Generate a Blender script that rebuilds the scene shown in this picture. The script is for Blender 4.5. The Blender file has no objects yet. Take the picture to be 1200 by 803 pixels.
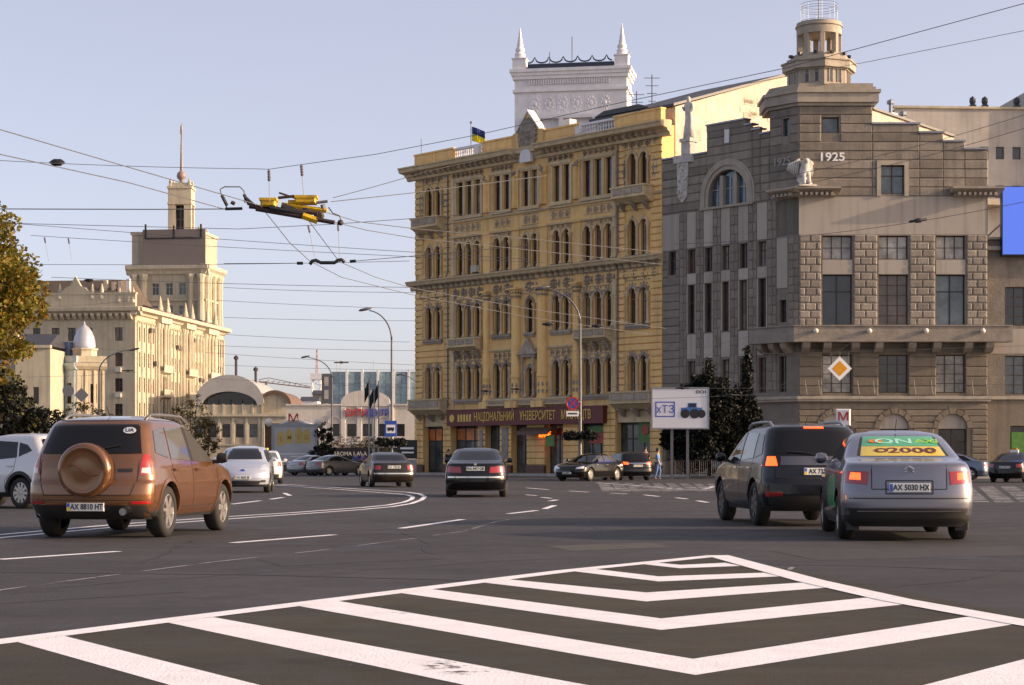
import bpy, bmesh, math, random
from mathutils import Vector, Matrix
R = math.radians
rnd = random.Random(7)
scene = bpy.context.scene
COL = scene.collection
# ---------------------------------------------------------------- camera
CAM_H = 1.05
FPX = 2200.0                       # focal length in photograph pixels (1200 wide)
cam = bpy.data.cameras.new('camera')
cam.sensor_width = 36.0
cam.lens = 36.0 * FPX / 1200.0
cam.shift_y = (540.0 - 401.5) / 1200.0
cam.clip_end = 6000
camo = bpy.data.objects.new('camera', cam)
COL.objects.link(camo)
camo.location = (0, 0, CAM_H)
camo.rotation_euler = (R(90), 0, 0)
scene.camera = camo
# ---------------------------------------------------------------- sky, sun, exposure
SUN_EL, SUN_AZ = 16.0, 97.5       # azimuth clockwise from +Y
w = bpy.data.worlds.new('World')
scene.world = w
w.use_nodes = True
nt = w.node_tree
bg = nt.nodes['Background']
sky = nt.nodes.new('ShaderNodeTexSky')
sky.sky_type = 'NISHITA'
sky.sun_disc = False
sky.sun_elevation = R(SUN_EL)
sky.sun_rotation = R(SUN_AZ)
sky.air_density = 0.5
sky.dust_density = 2.3
sky.ozone_density = 1.6
hz = nt.nodes.new('ShaderNodeMix'); hz.data_type = 'RGBA'          # thin even high haze over the clear sky
hz.inputs[0].default_value = 0.40
hz.inputs[7].default_value = (1.40, 1.64, 2.26, 1)
nt.links.new(sky.outputs[0], hz.inputs[6])
nt.links.new(hz.outputs[2], bg.inputs[0])
bg.inputs[1].default_value = 0.15
sl = bpy.data.lights.new('sun', 'SUN')
sl.energy = 2.05
sl.angle = R(0.55)
sl.color = (1.0, 0.88, 0.74)
so = bpy.data.objects.new('sun', sl)
COL.objects.link(so)
so.location = (60, -10, 60)
sd = Vector((math.sin(R(SUN_AZ)) * math.cos(R(SUN_EL)), math.cos(R(SUN_AZ)) * math.cos(R(SUN_EL)), math.sin(R(SUN_EL))))
so.rotation_euler = sd.to_track_quat('Z', 'Y').to_euler()
scene.view_settings.view_transform = 'Standard'
scene.view_settings.look = 'None'
scene.view_settings.exposure = 1.36
scene.view_settings.use_white_balance = True       # the photograph's daylight white balance
scene.view_settings.white_balance_temperature = 8900
scene.view_settings.white_balance_tint = 19
scene.view_settings.gamma = 1.0
scene.view_settings.use_curve_mapping = False

def at(px, py, Y):
    """photograph pixel -> world point at depth Y (for surveying the site from the photograph)"""
    return Vector(((px - 600.0) / FPX * Y, Y, CAM_H + (540.0 - py) / FPX * Y))
def gp(px, py):
    """pixel on the flat ground -> (x, y)"""
    Y = CAM_H * FPX / (py - 540.0)
    return ((px - 600.0) / FPX * Y, Y)

# ---------------------------------------------------------------- mesh helpers
class MB:
    def __init__(s):
        s.v, s.f, s.m, s.cur = [], [], [], 0
    def add(s, pts, faces):
        n = len(s.v)
        s.v.extend([tuple(p) for p in pts])
        for f in faces:
            s.f.append([n + i for i in f]); s.m.append(s.cur)
        return s
    def face(s, *pts):
        return s.add(pts, [list(range(len(pts)))])
    def box(s, x0, x1, y0, y1, z0, z1):
        p = [(x0,y0,z0),(x1,y0,z0),(x1,y1,z0),(x0,y1,z0),(x0,y0,z1),(x1,y0,z1),(x1,y1,z1),(x0,y1,z1)]
        return s.add(p, [(0,3,2,1),(4,5,6,7),(0,1,5,4),(1,2,6,5),(2,3,7,6),(3,0,4,7)])
    def cbox(s, x0, x1, y0, y1, z0, z1, c=0.02):
        """box whose front face (-y) is chamfered"""
        p = [(x0,y1,z0),(x1,y1,z0),(x1,y1,z1),(x0,y1,z1),(x0,y0+c,z0),(x1,y0+c,z0),(x1,y0+c,z1),(x0,y0+c,z1),
             (x0+c,y0,z0+c),(x1-c,y0,z0+c),(x1-c,y0,z1-c),(x0+c,y0,z1-c)]
        return s.add(p, [(0,1,2,3),(0,4,5,1),(1,5,6,2),(2,6,7,3),(3,7,4,0),(4,8,9,5),(5,9,10,6),(6,10,11,7),(7,11,8,4),(8,11,10,9)])
    def prism_xz(s, poly, y0, y1):
        """polygon in x,z (counter-clockwise seen from -y) extruded y0..y1"""
        n = len(poly)
        p = [(x, y0, z) for x, z in poly] + [(x, y1, z) for x, z in poly]
        fs = [list(range(n)), list(range(2*n-1, n-1, -1))]
        for i in range(n):
            j = (i + 1) % n
            fs.append((i, n+i, n+j, j))
        return s.add(p, fs)
    def prism_xy(s, poly, z0, z1):
        n = len(poly)
        p = [(x, y, z0) for x, y in poly] + [(x, y, z1) for x, y in poly]
        fs = [list(range(n-1, -1, -1)), list(range(n, 2*n))]
        for i in range(n):
            j = (i + 1) % n
            fs.append((i, j, n+j, n+i))
        return s.add(p, fs)
    def prism_yz(s, poly, x0, x1):
        n = len(poly)
        p = [(x0, y, z) for y, z in poly] + [(x1, y, z) for y, z in poly]
        fs = [list(range(n-1, -1, -1)), list(range(n, 2*n))]
        for i in range(n):
            j = (i + 1) % n
            fs.append((i, j, n+j, n+i))
        return s.add(p, fs)
    def lathe(s, prof, cx=0, cy=0, seg=12, sx=1, sy=1, axis='z', a0=0.0, a1=2*math.pi, caps=True):
        full = abs(a1 - a0 - 2*math.pi) < 1e-6
        cnt = seg if full else seg + 1
        pts = []
        for r, z in prof:
            for k in range(cnt):
                a = a0 + (a1 - a0) * k / seg
                if axis == 'z': pts.append((cx + r*sx*math.cos(a), cy + r*sy*math.sin(a), z))
                elif axis == 'y': pts.append((cx + r*sx*math.cos(a), z, cy + r*sy*math.sin(a)))
                else: pts.append((z, cx + r*sx*math.cos(a), cy + r*sy*math.sin(a)))
        fs = []
        for i in range(len(prof)-1):
            for k in range(seg):
                k2 = (k+1) % cnt
                q = (i*cnt+k, i*cnt+k2, (i+1)*cnt+k2, (i+1)*cnt+k)
                fs.append(q if axis != 'y' else q[::-1])
        if full and caps:
            lo = list(range(cnt)); hi = [(len(prof)-1)*cnt + k for k in range(cnt)]
            if prof[0][0] > 1e-5: fs.append(lo[::-1] if axis != 'y' else lo)
            if prof[-1][0] > 1e-5: fs.append(hi if axis != 'y' else hi[::-1])
        return s.add(pts, fs)
    def tube(s, pts, r, seg=6, r1=None, caps=True):
        pts = [Vector(p) for p in pts]; n = len(pts)
        base = len(s.v); fs = []; vs = []
        up = None
        for i, p in enumerate(pts):
            d = (pts[min(i+1, n-1)] - pts[max(i-1, 0)]).normalized()
            if up is None:
                up = Vector((0,0,1)) if abs(d.z) < .9 else Vector((1,0,0))
            a = d.cross(up).normalized(); b = a.cross(d).normalized(); up = b
            rr = r if r1 is None else r + (r1 - r) * i / max(1, n-1)
            for k in range(seg):
                t = 2*math.pi*k/seg
                vs.append(p + (a*math.cos(t) + b*math.sin(t)) * rr)
        for i in range(n-1):
            for k in range(seg):
                k2 = (k+1) % seg
                fs.append((i*seg+k, i*seg+k2, (i+1)*seg+k2, (i+1)*seg+k))
        if caps:
            fs.append(list(range(seg))[::-1]); fs.append([(n-1)*seg+k for k in range(seg)])
        return s.add(vs, fs)
    def lump(s, x, y, z, rx, ry, rz, seg=6):
        """half-buried blob facing -y, for stucco relief"""
        pts = [(x, y - ry, z)]
        for k in range(seg):
            a = 2*math.pi*k/seg
            pts.append((x + .6*rx*math.cos(a), y - .75*ry, z + .6*rz*math.sin(a)))
        for k in range(seg):
            a = 2*math.pi*k/seg
            pts.append((x + rx*math.cos(a), y + .01, z + rz*math.sin(a)))
        fs = []
        for k in range(seg):
            k2 = (k+1) % seg
            fs.append((0, 1+k, 1+k2)); fs.append((1+k, 1+seg+k, 1+seg+k2, 1+k2))
        return s.add(pts, fs)
    def mesh(s, name, mats, smooth=False, angle=None):
        me = bpy.data.meshes.new(name)
        me.from_pydata(s.v, [], s.f)
        if not isinstance(mats, (list, tuple)): mats = [mats]
        for m in mats: me.materials.append(m)
        if len(mats) > 1: me.polygons.foreach_set('material_index', s.m)
        fixn(me)
        if smooth:
            me.shade_smooth()
            if angle: me.set_sharp_from_angle(angle=R(angle))
        me.update()
        return me
    def build(s, name, mats, parent=None, loc=(0,0,0), rz=0.0, smooth=False, angle=None):
        return link(name, s.mesh(name, mats, smooth, angle), parent, loc, rz)
def fixn(me):
    bm = bmesh.new(); bm.from_mesh(me)
    bmesh.ops.recalc_face_normals(bm, faces=bm.faces)
    bm.to_mesh(me); bm.free()
def link(name, me, parent=None, loc=(0,0,0), rz=0.0):
    o = bpy.data.objects.new(name, me)
    COL.objects.link(o)
    o.location = loc
    o.rotation_euler = (0, 0, rz)
    if parent is not None: o.parent = parent
    return o
def tag(o, label=None, cat=None, group=None, kind=None):
    if label: o['label'] = label
    if cat: o['category'] = cat
    if group: o['group'] = group
    if kind: o['kind'] = kind
    return o
def thing(name, label, cat, loc=(0,0,0), rz=0.0, group=None):
    o = bpy.data.objects.new(name, None)
    o.empty_display_size = .3
    COL.objects.link(o)
    o.location = loc; o.rotation_euler = (0, 0, rz)
    return tag(o, label, cat, group)
def copy_tree(o, parent=None):
    c = o.copy(); COL.objects.link(c)
    if parent is not None: c.parent = parent
    for ch in list(o.children): copy_tree(ch, c)
    return c
_tc = {}
def text_mesh(s, size, mat, extrude=0.01, sx=1.0, bold=0.0, spacing=1.0):
    key = (s, size, mat.name, extrude, sx, bold)
    if key in _tc: return _tc[key]
    cu = bpy.data.curves.new('text', 'FONT')
    cu.body = s; cu.size = size; cu.align_x = 'CENTER'; cu.align_y = 'CENTER'
    cu.extrude = extrude; cu.offset = bold; cu.space_character = spacing; cu.resolution_u = 3
    o = bpy.data.objects.new('text', cu); COL.objects.link(o)
    dg = bpy.context.evaluated_depsgraph_get()
    me = bpy.data.meshes.new_from_object(o.evaluated_get(dg))
    bpy.data.objects.remove(o)
    # flat text (x right, y up, z toward reader) -> x right, z up, facing -y
    for v in me.vertices:
        x, y, z = v.co
        v.co = (x*sx, -z, y)
    me.materials.clear(); me.materials.append(mat)
    me.update()
    _tc[key] = me
    return me

# ---------------------------------------------------------------- materials
_mc = {}
def mat(name, col, rough=.7, var=.12, scale=3.0, bump=0.0, bscale=30.0, metal=0.0, coat=0.0, spec=.5, streak=0.0, emis=None, estr=0.0, col2=None, trans=0.0):
    if name in _mc: return _mc[name]
    m = bpy.data.materials.new(name); m.use_nodes = True
    nt = m.node_tree; N = nt.nodes; L = nt.links
    b = N['Principled BSDF']
    b.inputs['Roughness'].default_value = rough
    b.inputs['Metallic'].default_value = metal
    b.inputs['Specular IOR Level'].default_value = spec
    if coat:
        b.inputs['Coat Weight'].default_value = coat; b.inputs['Coat Roughness'].default_value = .04
    if emis:
        b.inputs['Emission Color'].default_value = (*emis, 1); b.inputs['Emission Strength'].default_value = estr
    if trans: b.inputs['Transmission Weight'].default_value = trans
    tc = N.new('ShaderNodeTexCoord'); oi = N.new('ShaderNodeObjectInfo')
    ad = N.new('ShaderNodeVectorMath'); ad.operation = 'ADD'
    sc = N.new('ShaderNodeVectorMath'); sc.operation = 'SCALE'; sc.inputs['Scale'].default_value = 37.0
    cmb = N.new('ShaderNodeCombineXYZ')
    for k in range(3): L.new(oi.outputs['Random'], cmb.inputs[k])
    L.new(cmb.outputs[0], sc.inputs[0]); L.new(tc.outputs['Object'], ad.inputs[0]); L.new(sc.outputs[0], ad.inputs[1])
    c2 = col2 if col2 else tuple(c * .55 for c in col)
    cur = None
    if var > 0:
        n = N.new('ShaderNodeTexNoise'); n.inputs['Scale'].default_value = scale; n.inputs['Detail'].default_value = 6; n.inputs['Roughness'].default_value = .65
        L.new(ad.outputs[0], n.inputs['Vector'])
        mr = N.new('ShaderNodeMapRange'); mr.inputs[1].default_value = .35; mr.inputs[2].default_value = .7
        mr.inputs[3].default_value = 0; mr.inputs[4].default_value = min(1, var * 3)
        L.new(n.outputs['Fac'], mr.inputs[0])
        mx = N.new('ShaderNodeMix'); mx.data_type = 'RGBA'
        mx.inputs[6].default_value = (*col, 1); mx.inputs[7].default_value = (*c2, 1)
        L.new(mr.outputs[0], mx.inputs[0]); cur = mx.outputs[2]
        # slight piece-to-piece tone
        hs = N.new('ShaderNodeHueSaturation')
        mr2 = N.new('ShaderNodeMapRange'); mr2.inputs[3].default_value = 1 - var*.5; mr2.inputs[4].default_value = 1 + var*.5
        L.new(oi.outputs['Random'], mr2.inputs[0]); L.new(mr2.outputs[0], hs.inputs['Value'])
        L.new(cur, hs.inputs['Color']); cur = hs.outputs[0]
        if streak > 0:
            mp = N.new('ShaderNodeMapping'); mp.inputs['Scale'].default_value = (2.2, 2.2, .12)
            L.new(tc.outputs['Object'], mp.inputs[0])
            n2 = N.new('ShaderNodeTexNoise'); n2.inputs['Scale'].default_value = 1.0; n2.inputs['Detail'].default_value = 5
            L.new(mp.outputs[0], n2.inputs['Vector'])
            mr3 = N.new('ShaderNodeMapRange'); mr3.inputs[1].default_value = .5; mr3.inputs[2].default_value = .72; mr3.inputs[4].default_value = streak
            L.new(n2.outputs['Fac'], mr3.inputs[0])
            m3 = N.new('ShaderNodeMix'); m3.data_type = 'RGBA'; m3.inputs[7].default_value = (*[c*.35+.02 for c in col], 1)
            L.new(mr3.outputs[0], m3.inputs[0]); L.new(cur, m3.inputs[6]); cur = m3.outputs[2]
        L.new(cur, b.inputs['Base Color'])
    else:
        b.inputs['Base Color'].default_value = (*col, 1)
    if bump > 0:
        n = N.new('ShaderNodeTexNoise'); n.inputs['Scale'].default_value = bscale; n.inputs['Detail'].default_value = 5
        L.new(ad.outputs[0], n.inputs['Vector'])
        bp = N.new('ShaderNodeBump'); bp.inputs['Strength'].default_value = bump; bp.inputs['Distance'].default_value = .03
        L.new(n.outputs['Fac'], bp.inputs['Height']); L.new(bp.outputs[0], b.inputs['Normal'])
    _mc[name] = m
    return m
def glass(name, col=(.02,.022,.025), rough=.06, var=.25):
    """window glass seen from the street: dark room behind, mirror-like film of sky"""
    if name in _mc: return _mc[name]
    m = mat(name, col, rough=rough, var=var, scale=.9, spec=.7, col2=tuple(min(1, c*3.2+.01) for c in col))
    N = m.node_tree.nodes; L = m.node_tree.links; b = N['Principled BSDF']
    n = N.new('ShaderNodeTexNoise'); n.inputs['Scale'].default_value = 1.3
    tc = N.new('ShaderNodeTexCoord'); L.new(tc.outputs['Object'], n.inputs['Vector'])
    bp = N.new('ShaderNodeBump'); bp.inputs['Strength'].default_value = .06; bp.inputs['Distance'].default_value = .05
    L.new(n.outputs['Fac'], bp.inputs['Height']); L.new(bp.outputs[0], b.inputs['Normal'])
    return m
OCHRE = mat('ochre_plaster', (.87,.55,.23), .85, .22, 1.0, .25, 25, streak=.45, col2=(.64,.39,.155))
OCHRE_T = mat('beige_trim', (.66,.50,.30), .8, .2, 1.5, .25, 30, streak=.3)
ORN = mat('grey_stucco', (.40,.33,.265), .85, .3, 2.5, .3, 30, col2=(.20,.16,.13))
GREY = mat('grey_render', (.265,.228,.185), .9, .38, 1.1, .8, 9, streak=.55, col2=(.175,.152,.13))
GREYB = mat('grey_rusticated_stone', (.305,.262,.218), .9, .35, 1.6, .6, 9, col2=(.205,.175,.148))
GREY_SHADE = mat('shade_browned_stone', (.20,.165,.125), .9, .28, 1.6, .6, 9, streak=.4, col2=(.16,.13,.10))  # grey stone browned and darkened: shade of the lower storeys put into the colour
GREYD = mat('dark_grey_stone', (.25,.212,.176), .9, .28, 1.6, .5, 9, col2=(.175,.15,.126))
PANEL = mat('pale_render', (.41,.366,.318), .85, .25, .7, .25, 20, streak=.45, col2=(.38,.33,.28))
LIME = mat('limestone', (.42,.365,.295), .85, .2, 1.0, .2, 20, streak=.3)
WHITE = mat('white_stucco', (.76,.75,.76), .8, .1, 1.5, .15, 20, streak=.15)
CREAM = mat('cream_stone', (.52,.455,.34), .85, .22, .5, .4, 5, streak=.5, col2=(.39,.335,.245))
CREAMT = mat('cream_trim', (.55,.485,.37), .85, .22, .8, .3, 6, streak=.35)
BRICKW = mat('whitewashed_brick', (.62,.52,.42), .9, .25, 1.3, .5, 7, streak=.4, col2=(.42,.32,.25))
ROOF = mat('dark_roof_metal', (.045,.045,.05), .5, .2, 2)
ZINC = mat('zinc', (.30,.32,.36), .4, .2, 2, metal=.5)
BROWNW = mat('brown_window_wood', (.085,.042,.024), .6, .2, 4)
WHITEW = mat('pale_window_paint', (.45,.42,.37), .6, .15, 4)
BLACKM = mat('black_metal', (.015,.015,.017), .45, .1, 5)
GREYM = mat('grey_metal', (.14,.14,.15), .45, .15, 5, metal=.3)
GALV = mat('galvanised_steel', (.30,.31,.33), .45, .15, 5, metal=.6)
G_DARK = glass('dark_glass', (.012,.013,.015))
G_BROWN = glass('brown_curtain_glass', (.06,.038,.026), .1)
G_GREY = glass('grey_glass', (.05,.062,.066), .07)
G_CURT = glass('net_curtain_glass', (.20,.18,.15), .12, .45)
G_BLIND = glass('blind_glass', (.11,.10,.085), .1, .4)
STATUE = mat('weathered_white_stone', (.60,.57,.53), .85, .25, 3, .4, 20, col2=(.34,.31,.28))
G_BLUE = glass('blue_glass', (.03,.06,.085), .04)
GOLD = mat('gold_letter', (.72,.45,.10), .4, .05, 5)
MAROON = mat('maroon_board', (.14,.018,.014), .5, .15, 3)
WTEXT = mat('white_letter', (.8,.8,.8), .5, 0)
RTEXT = mat('red_letter', (.55,.03,.03), .4, 0)
BTEXT = mat('blue_letter', (.03,.07,.42), .4, 0)
KTEXT = mat('black_letter', (.015,.015,.02), .5, 0)

# ---------------------------------------------------------------- facade helpers
def hole(u, z0, w, h, arch=False): return dict(u=u, z0=z0, w=w, h=h, arch=arch)
def wall(name, parent, m, u0, u1, z0, z1, holes, reveal=.32, y=0.0, loc=(0,0,0), rz=0.0, top=None):
    """one skin of wall in x,z facing -y with real openings and reveals"""
    b = MB()
    us = sorted({u0, u1, *[h['u']-h['w']/2 for h in holes], *[h['u']+h['w']/2 for h in holes]})
    zs = sorted({z0, z1, *[h['z0'] for h in holes], *[h['z0']+h['h'] for h in holes]})
    us = [a for a in us if u0-1e-6 <= a <= u1+1e-6]; zs = [a for a in zs if z0-1e-6 <= a <= z1+1e-6]
    for i in range(len(us)-1):
        for j in range(len(zs)-1):
            cu, cz = (us[i]+us[i+1])/2, (zs[j]+zs[j+1])/2
            if any(abs(cu-h['u']) < h['w']/2 and h['z0'] < cz < h['z0']+h['h'] for h in holes): continue
            b.face((us[i],y,zs[j]),(us[i+1],y,zs[j]),(us[i+1],y,zs[j+1]),(us[i],y,zs[j+1]))
    for h in holes:
        a, c, d, e = h['u']-h['w']/2, h['u']+h['w']/2, h['z0'], h['z0']+h['h']
        r = h['w']/2; zs_ = e - r if h['arch'] else e
        b.face((a,y,d),(a,y,zs_),(a,y+reveal,zs_),(a,y+reveal,d))
        b.face((c,y,d),(c,y+reveal,d),(c,y+reveal,zs_),(c,y,zs_))
        b.face((a,y,d),(a,y+reveal,d),(c,y+reveal,d),(c,y,d))
        if h['arch']:
            K = 10
            arc = [(h['u'] - r*math.cos(math.pi*k/K), zs_ + r*math.sin(math.pi*k/K)) for k in range(K+1)]
            for k in range(K):
                p, q = arc[k], arc[k+1]
                cx = a if k < K/2 else c
                b.face((cx,y,e),(p[0],y,p[1]),(q[0],y,q[1]))
                b.face((p[0],y,p[1]),(p[0],y+reveal,p[1]),(q[0],y+reveal,q[1]),(q[0],y,q[1]))
            b.face((a,y,e),(h['u'],y,e),(h['u'],y,e))if False else None
        else:
            b.face((a,y,e),(c,y,e),(c,y+reveal,e),(a,y+reveal,e))
    me = bpy.data.meshes.new(name); me.from_pydata(b.v, [], b.f); me.materials.append(m)
    bm = bmesh.new(); bm.from_mesh(me); bmesh.ops.remove_doubles(bm, verts=bm.verts, dist=1e-4)
    bmesh.ops.recalc_face_normals(bm, faces=bm.faces)
    # make sure the big front faces look toward -y
    s = sum(f.normal.y * f.calc_area() for f in bm.faces)
    if s > 0: bmesh.ops.reverse_faces(bm, faces=bm.faces)
    bm.to_mesh(me); bm.free()
    return link(name, me, parent, loc, rz)
_wc = {}
def win_meshes(w, h, arch, style, fm):
    key = (round(w,2), round(h,2), arch, style, fm.name)
    if key in _wc: return _wc[key]
    fr = MB(); t = min(.07, w*.09); r = w/2; zs = h - r if arch else h
    fr.box(-r, -r+t, 0, .08, 0, zs); fr.box(r-t, r, 0, .08, 0, zs); fr.box(-r+t, r-t, 0, .08, 0, t)
    if arch:
        K = 8
        for k in range(K):
            a0, a1 = math.pi*k/K, math.pi*(k+1)/K
            p = [(r*math.cos(a0), zs+r*math.sin(a0)), (r*math.cos(a1), zs+r*math.sin(a1)),
                 ((r-t)*math.cos(a1), zs+(r-t)*math.sin(a1)), ((r-t)*math.cos(a0), zs+(r-t)*math.sin(a0))]
            fr.prism_xz(p[::-1], 0, .08)
    else:
        fr.box(-r+t, r-t, 0, .08, h-t, h)
    if style == 'cross':
        fr.box(-t*.6, t*.6, -.01, .07, t, h-t); fr.box(-r+t, r-t, .005, .075, h*.66, h*.66+t)
    elif style == 'grid':
        for k in (1, 2): fr.box(-r+w*k/3-.025, -r+w*k/3+.025, -.01, .06, t, h-t)
        for k in range(1, max(2, int(h/.55))):
            z = h*k/max(2, int(h/.55)); fr.box(-r+t, r-t, .005, .055, z-.02, z+.02)
    elif style == 'tall':
        fr.box(-t*.5, t*.5, -.01, .07, t, zs); fr.box(-r+t, r-t, .005, .075, h*.62, h*.62+t)
    elif style == 'bar':
        fr.box(-r+t, r-t, .005, .075, h*.7, h*.7+t)
    pn = MB()
    if arch:
        K = 8
        poly = [(-r+t*.5, t*.5), (r-t*.5, t*.5)] + [((r-t*.5)*math.cos(math.pi*k/K), zs+(r-t*.5)*math.sin(math.pi*k/K)) for k in range(K+1)]
    else:
        poly = [(-r+t*.5, t*.5), (r-t*.5, t*.5), (r-t*.5, h-t*.5), (-r+t*.5, h-t*.5)]
    pn.prism_xz(poly, .035, .05)
    _wc[key] = (fr.mesh('window', fm), pn)
    return _wc[key]
_pm = {}
def windows(parent, holes, fm, glasses, style='cross', reveal=.25, loc=(0,0,0), rz=0.0, y=0.0):
    c, s = math.cos(rz), math.sin(rz)
    out = []
    for h in holes:
        fme, pn = win_meshes(h['w'], h['h'], h['arch'], style, fm)
        g = rnd.choice(glasses)
        k = (id(pn), g.name)
        if k not in _pm: _pm[k] = pn.mesh('pane', g)
        x, yy = h['u'], y + reveal
        o = link('window', fme, parent, (loc[0] + c*x - s*yy, loc[1] + s*x + c*yy, loc[2] + h['z0']), rz)
        link('pane', _pm[k], o)
        out.append(o)
    return out
# ---------------------------------------------------------------- road
def asphalt(name='asphalt', col=(.049, .0465, .049)):
    m = bpy.data.materials.new(name); m.use_nodes = True
    N = m.node_tree.nodes; L = m.node_tree.links; b = N['Principled BSDF']
    tc = N.new('ShaderNodeTexCoord')
    def noise(scale, detail=6, rough=.6, stretch=None):
        n = N.new('ShaderNodeTexNoise'); n.inputs['Scale'].default_value = scale; n.inputs['Detail'].default_value = detail; n.inputs['Roughness'].default_value = rough
        if stretch:
            mp = N.new('ShaderNodeMapping'); mp.inputs['Scale'].default_value = stretch; mp.inputs['Rotation'].default_value = (0,0,R(-62))
            L.new(tc.outputs['Object'], mp.inputs[0]); L.new(mp.outputs[0], n.inputs['Vector'])
        else: L.new(tc.outputs['Object'], n.inputs['Vector'])
        return n
    def ramp(n, a, b_, lo, hi):
        r = N.new('ShaderNodeMapRange'); r.inputs[1].default_value = a; r.inputs[2].default_value = b_; r.inputs[3].default_value = lo; r.inputs[4].default_value = hi
        L.new(n.outputs['Fac'], r.inputs[0]); return r
    big = ramp(noise(.12, 4), .38, .62, .78, 1.12)
    mid = ramp(noise(1.1, 6), .3, .7, .82, 1.14)
    tracks = ramp(noise(.55, 5, .6, (.12, 1.4, 1)), .35, .65, .80, 1.12)
    fine = ramp(noise(95, 3, .8), .25, .75, .55, 1.5)
    stain = ramp(noise(.7, 7, .7), .56, .70, 1.0, .62)
    def mul(a, c):
        x = N.new('ShaderNodeMath'); x.operation = 'MULTIPLY'; L.new(a, x.inputs[0]); L.new(c, x.inputs[1]); return x.outputs[0]
    f = mul(mul(mul(mul(big.outputs[0], mid.outputs[0]), tracks.outputs[0]), fine.outputs[0]), stain.outputs[0])
    sc = N.new('ShaderNodeVectorMath'); sc.operation = 'SCALE'; sc.inputs[0].default_value = col
    L.new(f, sc.inputs['Scale']); L.new(sc.outputs[0], b.inputs['Base Color'])
    rr = ramp(noise(2.0, 4), .3, .7, .62, .85); L.new(rr.outputs[0], b.inputs['Roughness'])
    b.inputs['Specular IOR Level'].default_value = .35
    bn = noise(70, 5, .75); bp = N.new('ShaderNodeBump'); bp.inputs['Strength'].default_value = .9; bp.inputs['Distance'].default_value = .012
    L.new(bn.outputs['Fac'], bp.inputs['Height']); L.new(bp.outputs[0], b.inputs['Normal'])
    return m
def paint(name, col, wear, chip=.116):
    m = bpy.data.materials.new(name); m.use_nodes = True
    N = m.node_tree.nodes; L = m.node_tree.links; b = N['Principled BSDF']
    tc = N.new('ShaderNodeTexCoord')
    n = N.new('ShaderNodeTexNoise'); n.inputs['Scale'].default_value = 3.5; n.inputs['Detail'].default_value = 9; n.inputs['Roughness'].default_value = .75
    n2 = N.new('ShaderNodeTexNoise'); n2.inputs['Scale'].default_value = 60; n2.inputs['Detail'].default_value = 4
    for k in (n, n2): L.new(tc.outputs['Object'], k.inputs['Vector'])
    ad = N.new('ShaderNodeMath'); ad.operation = 'MULTIPLY'; L.new(n.outputs['Fac'], ad.inputs[0]); L.new(n2.outputs['Fac'], ad.inputs[1])
    r = N.new('ShaderNodeMapRange'); r.inputs[1].default_value = .14; r.inputs[2].default_value = .30; r.inputs[3].default_value = wear; r.inputs[4].default_value = 0
    L.new(ad.outputs[0], r.inputs[0])
    mx = N.new('ShaderNodeMix'); mx.data_type = 'RGBA'; mx.inputs[6].default_value = (*col, 1); mx.inputs[7].default_value = (.12,.11,.10,1)
    L.new(r.outputs[0], mx.inputs[0]); L.new(mx.outputs[2], b.inputs['Base Color'])
    b.inputs['Roughness'].default_value = .6
    # chips worn right through to the asphalt
    n3 = N.new('ShaderNodeTexNoise'); n3.inputs['Scale'].default_value = 9; n3.inputs['Detail'].default_value = 10; n3.inputs['Roughness'].default_value = .8
    L.new(tc.outputs['Object'], n3.inputs['Vector'])
    n4 = N.new('ShaderNodeTexNoise'); n4.inputs['Scale'].default_value = .9; n4.inputs['Detail'].default_value = 3; L.new(tc.outputs['Object'], n4.inputs['Vector'])
    sm_ = N.new('ShaderNodeMath'); sm_.operation = 'MULTIPLY'; L.new(n3.outputs['Fac'], sm_.inputs[0]); L.new(n4.outputs['Fac'], sm_.inputs[1])
    rc = N.new('ShaderNodeMapRange'); rc.inputs[1].default_value = chip; rc.inputs[2].default_value = chip + .03; L.new(sm_.outputs[0], rc.inputs[0])
    tr_ = N.new('ShaderNodeBsdfTransparent'); ms_ = N.new('ShaderNodeMixShader')
    L.new(rc.outputs[0], ms_.inputs[0]); L.new(tr_.outputs[0], ms_.inputs[1]); L.new(b.outputs[0], ms_.inputs[2]); L.new(ms_.outputs[0], N['Material Output'].inputs[0])
    bp = N.new('ShaderNodeBump'); bp.inputs['Strength'].default_value = .5; bp.inputs['Distance'].default_value = .01
    L.new(n2.outputs['Fac'], bp.inputs['Height']); L.new(bp.outputs[0], b.inputs['Normal'])
    return m
ASPH = asphalt()
PAINT = paint('road_paint', (.88,.86,.88), .22)
PAINTW = paint('worn_road_paint', (.34,.33,.33), 1.0, .235)
PAVE = mat('pavement_stone', (.22,.20,.18), .85, .2, .8, .3, 12)
KERB = mat('kerb_stone', (.40,.375,.34), .8, .2, 2, .3, 20)
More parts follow.
